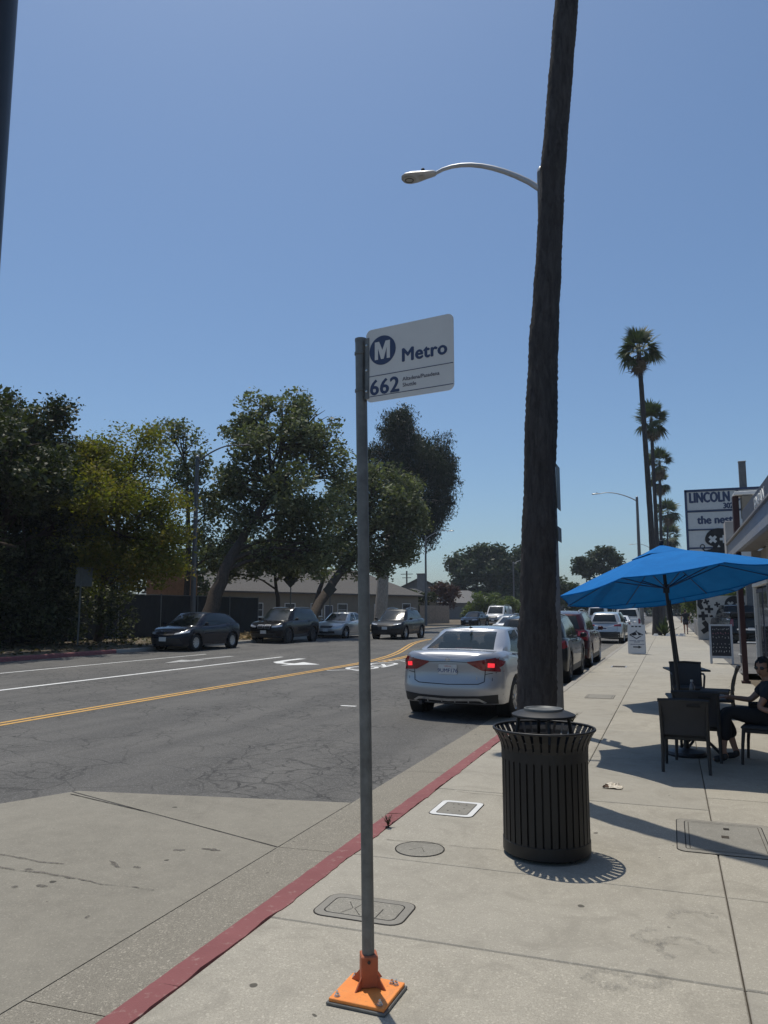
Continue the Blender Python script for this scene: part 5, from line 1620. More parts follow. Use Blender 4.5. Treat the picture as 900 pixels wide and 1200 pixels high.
# ------------------------------------------------------------ trees
DENS = 1.9
def leaf_cloud(name, lobes, m, parent, per_m2, size, clus=18, crad=0.34, droop=0.0, seed=0, aspect=0.55, shell=0.55, tint_shift=0.0, flat=0.75):
    """many small rhombus leaves gathered in twig clusters spread through lumpy lobes"""
    r = np.random.default_rng(seed)
    Cs = []; Ti = []
    for (x, y, z, rad) in lobes:
        n = int(DENS * per_m2 * 4 * PI * rad * rad / clus) + 3
        # a lobe is a handful of boughs, each carrying its own clump of twigs
        K = max(5, int(9 + 3 * rad))
        bd = r.standard_normal((K, 3)); bd /= np.linalg.norm(bd, axis=1)[:, None]
        bc = bd * (rad * r.uniform(.45, 1.0, K))[:, None]
        br = rad * r.uniform(.22, .46, K)
        w = br ** 2; pick = r.choice(K, n, p=w / w.sum())
        d = r.standard_normal((n, 3)); d /= np.linalg.norm(d, axis=1)[:, None]
        c = bc[pick] + d * (br[pick] * (.35 + .75 * r.random(n) ** .7))[:, None] * np.array([1, 1, .75 + droop])
        c = c * np.array([1, 1, 0.92]) + np.array([x, y, z])
        Cs.append(c); Ti.append(np.clip(.25 + .5 * r.random(K)[pick] + .25 * r.standard_normal(n) * .6, 0, 1))
    Cs = np.concatenate(Cs); Ti = np.concatenate(Ti)
    N_ = len(Cs) * clus
    cc = np.repeat(Cs, clus, 0)
    sp = np.clip(r.standard_normal((N_, 3)), -1.5, 1.5) * crad * .85 * np.array([1, 1, flat + droop * 1.6])
    if droop: sp[:, 2] -= np.abs(sp[:, 2]) * 0.6
    p = cc + sp
    a = r.standard_normal((N_, 3)); a[:, 2] *= (0.6 if not droop else 2.2); a /= np.linalg.norm(a, axis=1)[:, None]
    b = np.cross(a, r.standard_normal((N_, 3))); b /= np.linalg.norm(b, axis=1)[:, None]
    s = size * (0.5 + 1.2 * r.random(N_) ** 1.6)[:, None]
    V = np.stack([p - a * s, p + b * s * aspect, p + a * s, p - b * s * aspect], 1).reshape(-1, 3)
    Q = np.arange(N_ * 4).reshape(-1, 4)
    tint = np.clip(np.repeat(Ti, clus) * 0.55 + r.random(N_) * 0.45 + tint_shift, 0, 1)
    return tag(fast_mesh(name, V, Q, m, parent, tint), kind='stuff')

def tree(name, label, base, trunk, tr, lobes, leaf_m, bark='bark', cat='tree', group=None, per=26, size=0.10, clus=18, crad=0.34, seed=1, limbs=True, extra=None, **kw):
    t = thing(name, label, cat, (base[0], base[1], 0), 0, group)
    off = lambda p: (p[0] - base[0], p[1] - base[1], p[2])
    r = random.Random(seed)
    if trunk:
        path = [Vector(off(p)) for p in trunk]
        fine = []; rad = []
        for i in range(len(path) - 1):
            for k in range(4):
                f = k / 4
                fine.append(path[i].lerp(path[i + 1], f) + Vector((r.gauss(0, .04), r.gauss(0, .04), 0))); rad.append((tr[i] + (tr[i + 1] - tr[i]) * f) * r.uniform(.93, 1.07))
        fine.append(path[-1]); rad.append(tr[-1])
        MB().tube(fine, rad, 12).build('trunk', M[bark], t, smooth=60)
        if limbs:
            lm = MB()
            for (x, y, z, rd) in lobes:
                c = Vector(off((x, y, z)))
                # leave the trunk at the point that suits the lobe
                st = min(fine[len(fine) // 3:], key=lambda q: (q - c).length + max(0, q.z - c.z + 0.5) * 3)
                L_ = (c - st).length
                mid = st.lerp(c, 0.5) + Vector((r.uniform(-.3, .3), r.uniform(-.3, .3), L_ * 0.10))
                q1 = st.lerp(mid, .5) + Vector((0, 0, L_ * .03))
                rr_ = max(0.03, min(tr[-1], 0.05 + 0.012 * L_ + rd * 0.02))
                lm.tube([st, q1, mid, c], [rr_, rr_ * .8, rr_ * .6, rr_ * .3], 7)
                for k in range(10):
                    d = Vector((r.gauss(0, 1), r.gauss(0, 1), r.gauss(.3, .8))).normalized()
                    s0 = mid.lerp(c, r.random()); e = c + d * rd * .9
                    lm.tube([s0, s0.lerp(e, .5) + Vector((0, 0, .1 * rd)), e], [rr_ * .4, rr_ * .28, 0.012], 5)
            tag(lm.build('branches', M[bark], t, smooth=60), kind='stuff')
    lo = [(x - base[0], y - base[1], z, rd) for x, y, z, rd in lobes]
    leaf_cloud('foliage', lo, leaf_m, t, per, size, clus, crad, seed=seed, **kw)
    return t

T1 = [(-20.4, 20.8, 6.0, 1.1), (-20.6, 17.0, 6.6, 2.0), (-20.5, 19.6, 6.9, 1.5), (-20.8, 21.6, 6.6, 1.0), (-22, 15.8, 6.8, 2.2), (-22, 19, 3.6, 1.9),(-25.2, 23.7, 8.4, 2.11), (-26.6, 22.2, 7.5, 2.71), (-23.9, 24.3, 8.4, 1.58), (-23.4, 24.4, 9.7, 0.78), (-24.6, 24.0, 5.6, 2.6), (-23.2, 24.8, 4.9, 1.9), (-25.6, 22.9, 3.2, 2.5), (-24.2, 24.6, 2.9, 1.9), (-22.9, 25.8, 7.2, 1.6), (-27.0, 22.0, 3.8, 2.6), (-25.5, 23.6, 10.1, 0.75)]  # leading lobes are overhang added to shade the verge and left kerb
T1B = [(-29.5, 22, 7.0, 3.2), (-29.5, 27, 7.5, 3.2), (-30.5, 32.5, 7.0, 3.0), (-29, 24, 3.5, 2.6), (-29.5, 29.5, 3.6, 2.6), (-27.5, 18, 6.0, 3.0), (-28.5, 16, 8.0, 2.6)]  # unseen canopy added behind the left trees to darken their depth
T2 = [(x * .93, y * .93, 1.6 + (z - 1.6) * .93, r_ * 1.0) for x, y, z, r_ in [(-22.9, 28.3, 7.2, 1.98), (-24.0, 27.9, 7.9, 1.6), (-21.6, 28.4, 5.9, 1.75), (-22.4, 27.7, 4.9, 2.05), (-20.9, 28.8, 4.4, 1.15), (-24.3, 27.6, 5.7, 1.7), (-22.4, 28.4, 8.7, 1.25), (-21.9, 29.2, 3.4, 0.98), (-23.7, 28.1, 3.5, 1.3), (-24.6, 27.5, 8.6, 1.1)]] + [(-20.3, 22.6, 6.3, 1.2), (-20.2, 24.2, 5.8, 1.1)]  # last two lobes are added to cast shade on the left kerb
T3 = [(-27.4, 38.9, 11.2, 1.9), (-28.3, 38.6, 12.4, 1.1), (-26.4, 39.3, 8.6, 1.9), (-26.8, 39.2, 6.2, 1.7), (-26.2, 39.3, 10.4, 0.8), (-25.5, 39.6, 7.8, 1.4), (-27.8, 38.8, 9.6, 1.5), (-25.2, 39.8, 5.0, 0.9)]
TA = [(-21.6, 39.6, 4.8, 1.2), (-20.0, 40.3, 4.6, 1.1), (-18.6, 40.9, 4.9, 1.1), (-23.6, 38.9, 5.4, 1.1), (-21.3, 40.3, 11.6, 2.95), (-23.2, 39.5, 12.0, 1.95), (-20.2, 40.7, 12.4, 2.0), (-20.8, 40.5, 13.9, 1.1), (-22.8, 39.8, 13.7, 1.1), (-22.7, 39.8, 9.5, 2.3), (-19.5, 39.0, 8.6, 2.4), (-19.1, 41.2, 7.2, 1.7), (-22.2, 40.1, 7.0, 2.1), (-20.3, 40.8, 5.6, 1.5), (-18.4, 41.5, 9.5, 1.1), (-23.9, 39.5, 9.0, 1.1), (-23.5, 39.5, 7.4, 1.3), (-19.0, 41.2, 11.1, 1.3)]
TB = [(-22.6, 54.5, 5.0, 1.4), (-20.6, 55.2, 5.4, 1.5), (-19, 56, 6.3, 1.2), (-24.2, 54, 6.2, 1.4), (-21.0, 55.1, 9.9, 3.2), (-19.2, 55.8, 10.5, 2.0), (-22.6, 54.5, 10.5, 2.0), (-23.5, 54.2, 8.0, 2.0), (-20.4, 55.4, 7.3, 2.6), (-18.7, 56.0, 8.4, 1.85), (-21.7, 54.9, 11.8, 1.2), (-18.1, 56.2, 9.3, 0.8), (-22.3, 54.7, 6.3, 1.3), (-19.6, 55.6, 12.0, 0.8), (-24.0, 54.1, 9.9, 1.2)]
EU = [(-25.6, 75.8, 20.0, 2.7), (-23.4, 76.6, 18.1, 2.5), (-21.8, 77.2, 15.4, 1.5), (-28.7, 74.7, 18.3, 1.2), (-24.3, 76.3, 14.4, 2.9), (-22.1, 77.1, 12.8, 1.3), (-27.2, 75.2, 20.6, 1.25), (-25.9, 75.7, 21.8, 1.0), (-23.5, 76.6, 11.7, 1.8), (-25.4, 75.9, 8.3, 1.3), (-22.2, 77.1, 16.9, 1.7), (-28.5, 74.7, 15.5, 1.3), (-21.1, 77.5, 16.9, 0.8), (-26.7, 75.4, 16.9, 2.0), (-23.6, 76.6, 9.9, 1.1)]
SM = [(-26.6, 41.8, 5.0, 0.87), (-25.4, 42.2, 5.6, 0.98), (-24.4, 42.6, 4.8, 0.98), (-23.4, 43.0, 5.1, 1.09), (-22.4, 43.4, 4.4, 0.87), (-26.0, 42.0, 3.9, 0.65), (-21.5, 43.7, 5.1, 0.98), (-20.7, 44.0, 4.3, 0.7), (-27.0, 45.5, 5.7, 1.04), (-27.8, 45.2, 4.9, 0.81), (-24.8, 46.4, 5.3, 1.27), (-24.0, 46.7, 4.8, 0.92), (-26.1, 45.8, 5.1, 0.69)]

tree('broadleaf_tree', 'dark dense tree filling the left edge of the frame, tallest on the near verge', (-25.5, 23.5), [(-25.5, 23.5, 0), (-25.3, 23.6, 3), (-25.2, 23.7, 6)], [.3, .24, .15], T1, M['leaf_dark'], per=62, size=0.085, seed=3, crad=0.30, clus=20)
tree('broadleaf_tree', 'unseen dark trees added behind the yellow green and left edge trees to deepen their darkness', (-29.5, 25), [(-29.5, 25, 0), (-29.5, 25, 4), (-29.3, 25, 6)], [.3, .24, .15], T1B, M['leaf_dark'], per=34, size=0.12, seed=4, crad=0.4)
tree('broadleaf_tree', 'yellow green tree with rusty tips hanging over the dark fence at the left', (-24.2, 28.4), [(-24.2, 28.4, 0), (-23.9, 28.3, 2.5), (-23.2, 28.2, 5.5)], [.2, .16, .09], T2, M['leaf_yellow'], per=80, size=0.062, seed=5, crad=0.30, clus=24)
tree('sycamore_tree', 'thin sycamore with sky showing through its crown behind the left street lamp', (-27.0, 39.2), [(-27.0, 39.2, 0), (-26.9, 39.1, 5), (-27.1, 39.0, 10)], [.2, .15, .08], T3, M['leaf_syc'], per=15, size=0.11, seed=6, crad=0.30, clus=12)
tree('sycamore_tree', 'large sycamore leaning right on a thick dark slanted trunk behind the navy hatchback', (-23.2, 35.3), [(-23.2, 35.2, 0), (-23.2, 35.7, 1.3), (-23.2, 37.1, 3.8), (-22.9, 38.9, 6.1), (-21.8, 40, 8.6)], [.55, .40, .33, .25, .14], TA, M['leaf_syc'], per=24, size=0.115, seed=7, crad=0.36, clus=16)
tree('sycamore_tree', 'sycamore leaning right over the older silver sedan, crossed by the bus stop pole', (-23.2, 47.1), [(-23.2, 47.0, 0), (-23.2, 48.5, 1.2), (-23.2, 51.2, 3.2), (-22.8, 54.6, 5.6), (-21.4, 55.2, 7.6)], [.50, .38, .32, .25, .14], TB, M['leaf_syc'], per=22, size=0.13, seed=8, crad=0.42, clus=16)
tree('eucalyptus_tree', 'tall dark eucalyptus with drooping foliage and pale trunk behind the bus stop pole', (-25.1, 66.9), [(-25.1, 66.9, 0), (-25.0, 67.8, 6), (-25.0, 71.5, 11), (-25.0, 75.5, 16)], [.62, .52, .40, .22], EU, M['leaf_euc'], 'bark_pale', per=75, size=0.14, seed=9, crad=0.42, clus=16, droop=0.5, aspect=0.3)
tree('small_tree', 'small low tree between the two leaning sycamores in front of the cream house', (-24.6, 46.4), [(-24.6, 46.4, 0), (-24.7, 46.3, 2.5), (-25, 46.3, 4.6)], [.16, .13, .07], [(a_, b_, c_, d_ * 1.15) for a_, b_, c_, d_ in SM], M['leaf_syc'], per=46, size=0.10, seed=10, crad=0.3, clus=14)
tree('small_tree', 'thin forked dark trunk and sparse crown in front of the cream house windows', (-24.4, 50.6), [(-24.4, 50.6, 0), (-24.3, 51.5, 2.4), (-24.1, 53.0, 5.2)], [.22, .18, .1], [(-23.8, 53.5, 6.5, 1.2), (-24.6, 52.0, 6.2, 0.9)], M['leaf_syc'], per=22, size=0.12, seed=12, clus=14)
SHB = [(-23.4, 17.0, 1.2, 1.4), (-23.5, 19.8, 1.4, 1.4), (-23.4, 22.4, 1.5, 1.4), (-23.4, 24.6, 1.3, 1.2), (-23.8, 21, 2.8, 1.5), (-23.9, 23.6, 3, 1.3), (-24, 16, 2.6, 1.8),(-25.6, 25.6, 1.4, 1.5), (-23.7, 26.3, 1.3, 1.3), (-22.9, 28.2, 1.0, 0.9), (-27.4, 24.6, 1.5, 1.9), (-24.8, 26.0, 2.3, 1.4), (-23.6, 27.9, 2.2, 1.2), (-24.6, 21.5, 1.3, 1.5), (-25, 18.6, 1.5, 1.7)]
tree('shrub', 'dark undergrowth below the trees at the left edge, behind the rear facing road sign', (-24.6, 25.6), None, None, SHB, M['leaf_dark'], cat='shrub', per=34, size=0.075, seed=13, crad=0.25, clus=16)

# far vegetation
def group_tree(label, lobes, m, per, size, seed, name='broadleaf_tree', cat='tree', trunkr=.35, bark='bark', **kw):
    cx = sum(l[0] for l in lobes) / len(lobes); cy = sum(l[1] for l in lobes) / len(lobes); top_ = max(l[2] for l in lobes)
    return tree(name, label, (cx, cy), [(cx, cy, 0), (cx, cy, top_ * .35), (cx, cy, top_ * .7)], [trunkr, trunkr * .8, trunkr * .4], lobes, m, bark, cat=cat, per=per, size=size, seed=seed, **kw)
group_tree('large rounded dark tree far down the road, left half of the distant tree mass', [(-36.3, 146.5, 10.2, 3.4), (-32.4, 147.9, 10.2, 4.2), (-39.3, 145.4, 10.8, 1.5), (-30.1, 148.8, 5.5, 4.64), (-37.1, 146.2, 5.9, 2.99), (-34.7, 147.1, 12.3, 2.0)], M['leaf_far'], 13, .30, 31, crad=.8, clus=16)
group_tree('dark far tree with a small tuft on top, just left of the near palm trunk', [(-28.5, 149.4, 9.2, 3.8), (-26.7, 150.0, 12.2, 1.6), (-28.6, 149.3, 3.4, 2.98), (-30.8, 148.5, 12.4, 1.8), (-25.1, 150.6, 10.0, 3.1), (-22.3, 151.6, 5.9, 3.32)], M['leaf_far'], 13, .30, 32, crad=.8, clus=16)
group_tree('bright green round bush beside the distant black sedan', [(-24.4, 102.9, 2.6, 1.5), (-22.2, 103.7, 2.7, 1.74), (-25.2, 102.6, 1.6, 1.04), (-22.8, 103.5, 1.6, 1.16)], M['leaf_bright'], 26, .16, 33, 'shrub', 'shrub', .12, crad=.4, clus=14)
group_tree('bright green bush behind the white van', [(-20.4, 104.9, 2.2, 1.45), (-21.6, 104.5, 1.9, 1.3), (-18.4, 105.1, 2.2, 1.16)], M['leaf_bright'], 26, .16, 34, 'shrub', 'shrub', .12, crad=.4, clus=14)
group_tree('small dark red plum tree in front of the grey gabled house', [(-26.6, 94.6, 4.0, 1.25), (-27.5, 94.3, 4.4, 0.98), (-25.7, 95.0, 3.5, 0.9), (-26.4, 94.7, 2.8, 0.9)], M['leaf_red'], 26, .15, 35, 'plum_tree', 'tree', .12, crad=.38, clus=14)
group_tree('two lobed round topped pine beyond the parked cars, left of the umbrella peak', [(-14.2, 144.0, 10.2, 1.71), (-12.2, 144.7, 11.0, 1.4), (-15.5, 143.5, 9.1, 0.78), (-13.5, 144.2, 8.5, 1.24)], M['leaf_far'], 22, .24, 36, 'pine_tree', 'tree', .25, crad=.5, clus=16)
group_tree('taller round topped pine just right of the two lobed pine', [(-10.2, 145.5, 11.8, 1.71), (-8.8, 146.0, 10.7, 1.09), (-6.8, 146.7, 9.0, 1.24), (-11.3, 145.1, 9.6, 1.4)], M['leaf_far'], 22, .24, 37, 'pine_tree', 'tree', .25, crad=.5, clus=16)
tree('tree_line', 'low dark mass of far greenery beyond the right hand parked cars', (-8, 119), None, None, [(-14.2, 117.3, 4.0, 1.65), (-12.4, 118.0, 3.1, 1.78), (-10.1, 118.9, 2.6, 1.78), (-7.7, 119.7, 2.2, 1.6), (-5.1, 120.7, 2.3, 1.65), (-2.3, 121.7, 2.9, 1.78), (0.1, 122.6, 3.2, 1.78), (-15.3, 116.9, 5.8, 1.02), (3, 124, 3, 2), (-17.5, 118, 2.6, 1.6)], M['leaf_far'], cat='greenery', per=16, size=.24, seed=38, crad=.5, clus=14)
group_tree('leafy hedge tree at the right of the far sidewalk above the walking person', [(1.9, 66.8, 1.8, 1.23), (2.6, 66.9, 2.5, 1.0), (1.6, 66.5, 2.6, 0.9), (3.6, 67.3, 2.6, 1.1), (5.3, 67, 2.4, 1.5)], M['leaf_bright'], 40, .11, 39, 'broadleaf_tree', 'tree', .15, crad=.3, clus=16)
tree('hedge', 'clipped dark green hedge in front of the distant houses right of the eucalyptus trunk', (-28, 87.6), None, None, [(-29.6, 87.2, 3.2, .85), (-28.6, 87.5, 3.3, .85), (-27.6, 87.9, 3.2, .85), (-26.7, 88.2, 3.2, .75), (-29.3, 87.3, 1.8, .9), (-28.2, 87.6, 1.8, .9), (-27, 88, 1.8, .9)], M['leaf_dark'], cat='hedge', per=60, size=.10, seed=40, crad=.18, clus=14)
tree('far_treeline', 'distant treeline closing the view at the end of the road', (-10, 260), None, None, [(x, 250 + 10 * math.sin(x), 3 + 2.5 * abs(math.sin(x * .37)), 5) for x in range(-150, 60, 6)], M['leaf_far'], cat='greenery', per=3.2, size=.6, seed=41, crad=1.3, clus=12)
tree('low_shrubs', 'low greenery behind the black fence and cream house on the left', (-40, 60), None, None, [(-38 + 2 * math.sin(y), y, 3.5 + 2.2 * abs(math.sin(y * .7)), 3.0) for y in range(24, 56, 4)], M['leaf_far'], cat='greenery', per=14, size=.2, seed=42, crad=.55, clus=14)

# agave bed at the foot of the first distant palm
ag = thing('agave', 'spiky grey green agave at the foot of the first distant palm trunk', 'agave', (-0.35, 54.2, 0))
for k in range(34):
    a = random.uniform(0, 2 * PI); el = R(random.uniform(25, 85)); ln = random.uniform(.9, 1.5)
    d = Vector((math.cos(a) * math.cos(el), math.sin(a) * math.cos(el), math.sin(el))); s = Vector((-math.sin(a), math.cos(a), 0))
    MB().add([s * .05, -s * .05, d * ln * .5 - s * .07, d * ln * .5 + s * .07, d * ln], [(0, 1, 2, 3), (3, 2, 4)]).build('leaf', M['frond'], ag)
for k, (x, y, r_) in enumerate([(-.1, 53.2, .22), (.35, 53.4, .17), (.7, 53.7, .2), (-.9, 53.2, .18), (.5, 53.0, .12)]):
    t = thing('rock', ['large pale rock edging the agave bed', 'small pale rock in the agave bed', 'pale rock at the right end of the agave bed', 'pale rock at the left end of the agave bed', 'smallest pale rock in front of the agave bed'][k], 'rock', (x, y, 0))
    v, f = blob(0, 0, r_, r_ * .7, 0, 9, .2)
    MB().add([(a, b, 0) for a, b, c in v[1:]] + [(a * .6, b * .6, r_ * .8) for a, b, c in v[1:]], [(i, (i + 1) % 9, 9 + (i + 1) % 9, 9 + i) for i in range(9)] + [tuple(range(9, 18))]).build('stone', M['white_paint'], t)

# dry leaf litter on the left verge
n = 5000
P_ = np.stack([rng.uniform(-26.5, LKX - .2, n), rng.uniform(12, 55, n), rng.uniform(0.002, 0.03, n)], 1)
a = rng.standard_normal((n, 3)) * .05; b = np.cross(a, rng.standard_normal((n, 3))) * .8; b[:, 2] *= .3
V = np.stack([P_ - a, P_ + b, P_ + a, P_ - b], 1).reshape(-1, 3); V[:, 2] = np.abs(V[:, 2]) + LKZ
tag(fast_mesh('leaf_litter', V, np.arange(n * 4).reshape(-1, 4), M['leaf_dry'], None, rng.random(n)), 'dry fallen leaves scattered over the left verge under the trees', 'leaf litter', kind='stuff')

# ------------------------------------------------------------ houses, fences on the left
def window(parent, x, z, w, h, y=0.0, m='white_paint', bars=True, name='window'):
    f = MB()
    fw = 0.07
    for s in (-1, 1):
        f.box((x + s * (w / 2), y - .03, z + h / 2), (fw, .08, h + fw))
    for zz in (z, z + h): f.box((x, y - .032, zz), (w + fw, .082, fw))
    if bars:
        f.box((x, y - .02, z + h / 2), (w, .04, .045)); 
    o = f.build(name, M[m], parent)
    MB().box((x, y - .004, z + h / 2), (w - .02, .01, h - .02)).build('pane', M['window_glass'], o)
    MB().box((x, y - .05, z - .06), (w + .2, .14, .05)).build('sill', M[m], o)
    return o

def house(label, p0, p1, depth, eave, ridge, wall, roofm, wins=(), doors=(), gable=False, over=.5, name='house'):
    """front wall runs from p0 to p1; the house lies behind it"""
    d = Vector((p1[0] - p0[0], p1[1] - p0[1], 0)); L_ = d.length
    t = thing(name, label, 'house', (p0[0], p0[1], 0), math.atan2(d.y, d.x))
    # local +X along the front, -Y towards the viewer, house body on +Y
    MB().box((L_ / 2, depth / 2, eave / 2), (L_, depth, eave)).build('wall', M[wall], t)
    r = MB(); o = over
    if gable:      # ridge runs front to back
        pr = [(-o, eave - .1), (L_ / 2, ridge), (L_ + o, eave - .1), (L_ + o, eave + .05), (L_ / 2, ridge + .16), (-o, eave + .05)]
        r.prism(pr, -depth - o, o, Matrix.Rotation(R(90), 4, 'X'))
        rf = r.build('roof', M[roofm], t)
        MB().prism([(0, eave - .01), (L_, eave - .01), (L_ / 2, ridge - .05)], -.15, -.02, Matrix.Rotation(R(90), 4, 'X')).build('gable_wall', M[wall], t)
    else:          # hip roof
        q = depth / 2
        vs = [(-o, -o, eave), (L_ + o, -o, eave), (L_ + o, depth + o, eave), (-o, depth + o, eave), (q, depth / 2, ridge), (L_ - q, depth / 2, ridge)]
        vs += [(x, y, z - .14) for x, y, z in vs[:4]]
        r.add(vs, [(0, 1, 5, 4), (1, 2, 5), (2, 3, 4, 5), (3, 0, 4), (6, 7, 1, 0), (7, 8, 2, 1), (8, 9, 3, 2), (9, 6, 0, 3), (9, 8, 7, 6)])
        rf = r.build('roof', M[roofm], t)
    for (x, z, w, h) in wins: window(t, x, z, w, h)
    for (x, w, h) in doors:
        do = MB().box((x, -.03, h / 2), (w + .2, .06, h + .1)).build('door_frame', M['white_paint'], t)
        MB().box((x, -.065, h / 2), (w, .03, h)).build('door', M['sign_dark'], t)
    return t
house('long cream single storey house with brown hip roof behind the leaning trees', (-36.6, 56.8), (-26.8, 83.9), 9.5, 3.35, 6.1, 'house_cream', 'roof_brown',
      wins=[(2.0, 1.1, 1.6, 1.2), (5.0, 1.1, 1.3, 1.2), (9.0, 1.1, 1.3, 1.2), (12.5, 1.1, 1.5, 1.2), (16.2, 1.1, 1.4, 1.2), (26.6, 1.1, 1.4, 1.3)], doors=[(21.8, 1.1, 2.3), (14.2, 1.0, 2.1)])
house('grey gabled house beyond the cream house with a chimney', (-42.5, 118.2), (-33.6, 121.6), 12, 4.4, 6.9, 'house_grey', 'roof_grey', wins=[(2, 1, 1.4, 1.2), (6.5, 1, 1.4, 1.2)], gable=True)
t = thing('chimney', 'grey chimney stack rising beside the gabled house roof', 'chimney', (-37.0, 117.5, 0))
MB().bbox((0, 0, 3.7), (1.1, 1.1, 7.4), .03).build('stack', M['house_grey'], t); MB().bbox((0, 0, 7.45), (1.3, 1.3, .15), .02).build('cap', M['roof_grey'], t)
house('low dark roofed house behind the bright green bushes', (-36.0, 119.5), (-25.2, 123.6), 10, 2.9, 5.0, 'house_grey', 'roof_grey', wins=[(2, 1, 1.4, 1.2), (7, 1, 1.4, 1.2)])
house('small cream outbuilding with grey gable just right of the cream house', (-33.5, 96.0), (-29.0, 98.5), 6, 3.2, 4.6, 'house_cream', 'roof_grey', wins=[(2, 1, 1.2, 1.1)], gable=False)

def screen_fence(label, pts, h, m, post_m, step=3.0, cat='fence', name='fence', board=None):
    t = thing(name, label, cat, (pts[0][0], pts[0][1], 0))
    o = Vector((pts[0][0], pts[0][1], 0))
    for a, b in zip(pts[:-1], pts[1:]):
        a = Vector((*a, 0)) - o; b = Vector((*b, 0)) - o; d = b - a; n = max(1, round(d.length / step)); az = math.atan2(d.y, d.x)
        for k in range(n):
            p, q = a + d * (k / n), a + d * ((k + 1) / n); c = (p + q) / 2; w = (q - p).length
            MB().tube([p, p + Vector((0, 0, h + .06))], .035, 8).build('post', M[post_m], t)
            if board:
                nb = int(w / board)
                for j in range(nb):
                    cc = p + (q - p) * ((j + .5) / nb)
                    MB().box(cc + Vector((0, 0, h / 2 + .02 * random.uniform(-1, 1))), (w / nb - .012, .022, h), az).build('board', M[m], t)
            else:
                nn = 8; vs = []
                for i in range(nn + 1):
                    for z in (0.08, h * .35, h * .7, h):
                        pp = p + (q - p) * (i / nn); w_ = 0.02 * math.sin(i * 1.7 + z * 3) + random.uniform(-.01, .01)
                        nrm = Vector((-d.y, d.x, 0)).normalized()
                        vs.append(pp + nrm * w_ + Vector((0, 0, z - (0.03 * math.sin(PI * i / nn) if z == h else 0))))
                fs = [(i * 4 + j, (i + 1) * 4 + j, (i + 1) * 4 + j + 1, i * 4 + j + 1) for i in range(nn) for j in range(3)]
                MB().add(vs, fs).build('screen', M[m], t)
                MB().tube([p + Vector((0, 0, h)), q + Vector((0, 0, h))], .02, 6).build('rail', M[post_m], t)
    return t
screen_fence('fence covered with black windscreen mesh behind the hatchback on the left', [(-26.2, 22), (-25.0, 44.2), (-29.5, 46.5)], 2.45, 'fence_mesh', 'galv')
screen_fence('short orange brown board fence seen above the black mesh fence', [(-30.5, 40.0), (-29.2, 43.5)], 4.0, 'wood_orange', 'wood_orange', board=.16)
screen_fence('tan wooden board fence right of the distant lamp in front of the grey house', [(-24.8, 78.2), (-23.6, 85.5)], 2.2, 'wood_tan', 'wood_tan', board=.45)
t = thing('utility_pole', 'far utility pole with a crossarm above the roof between eucalyptus and lamp', 'utility pole', (-47, 140, 0))
MB().tube([(0, 0, 0), (0, 0, 9.2)], .15, 8).build('pole', M['bark'], t); MB().box((0, 0, 8.6), (2.4, .12, .12)).build('crossarm', M['bark'], t); MB().box((0, 0, 7.9), (1.8, .12, .12)).build('crossarm', M['bark'], t)
t = thing('straw_pile', 'sunlit patch of dry straw on the verge behind the navy hatchback', 'straw', (-20.9, 34.6, LKZ))
n = 2600
P_ = np.stack([rng.normal(0, .8, n), rng.normal(0, 1.6, n), np.abs(rng.normal(0.05, .09, n))], 1); a = rng.standard_normal((n, 3)) * .09; a[:, 2] *= .3; b = np.cross(a, rng.standard_normal((n, 3))) * .12
V = np.stack([P_ - a, P_ + b, P_ + a, P_ - b], 1).reshape(-1, 3); V[:, 2] = np.abs(V[:, 2]) + .005
tag(fast_mesh('straw', V, np.arange(n * 4).reshape(-1, 4), simple('straw_dry', (0.42, 0.30, 0.14), .9), t, rng.random(n)), kind='stuff')
# ------------------------------------------------------------ building on the right
bd = thing('shop_building', 'low grey shop building with an overhanging fascia at the right edge of the frame', 'building', (2.03, 0, 0))
y0b, y1b = 2.0, 21.85
# wall with a door opening between y 18.6 and 21.6
w = MB()
w.box((3.0, (y0b + 18.55) / 2, 1.56), (6.0, 18.55 - y0b, 3.12)); w.box((3.1, (18.55 + 21.62) / 2, 2.66), (5.8, 3.07, .92)); w.box((3.0, (21.62 + y1b) / 2, 1.56), (6.0, y1b - 21.62, 3.12))
w.box((3.3, 20.1, 1.1), (5.0, 3.0, 2.2))
w.build('wall', M['stucco'], bd)
for y, wd in ((18.62, .09), (21.56, .09)):
    MB().bbox((.02, y, 1.10), (.10, wd, 2.19), .006).build('door_post', M['post_grey'] if y < 20 else M['white_paint'], bd)
MB().bbox((.02, 20.1, 2.235), (.12, 3.06, .08), .006).build('door_head', M['white_paint'], bd)
for y in (19.38, 20.85):
    d = MB().bbox((.06, y, 1.08), (.04, 1.36, 2.12), .004).build('door', M['sign_dark'], bd)
    MB().box((.037, y, 1.12), (.01, 1.16, 1.84)).build('pane', M['window_glass'], d)
    MB().tube([(-.03, y + .5, .9), (-.03, y + .5, 1.25)], .014, 8).build('handle', M['chrome'], d)
MB().bbox((-.14, 16.9, .12), (.26, 2.6, .24), .01).build('ledge', M['white_paint'], bd)
MB().bbox((-.20, (y0b + y1b) / 2, 3.145), (.66, y1b - y0b, .05), .004).build('soffit', M['soffit'], bd)
MB().bbox((-.53 + .04, (y0b + y1b) / 2, 3.12), (.09, y1b - y0b + .1, .36), .006).build('fascia', M['fascia'], bd)
MB().bbox((-.53 + .02, (y0b + y1b) / 2, 3.325), (.14, y1b - y0b + .14, .045), .006).build('fascia_cap', M['soffit'], bd)
MB().bbox((2.6, (y0b + y1b) / 2, 3.30), (6.0, y1b - y0b, .22), .01).build('roof', M['stucco'], bd)
MB().bbox((-.45, 12.6, 3.53), (.10, 10.4, .36), .01).build('parapet_sign_box', M['sign_dark'], bd)
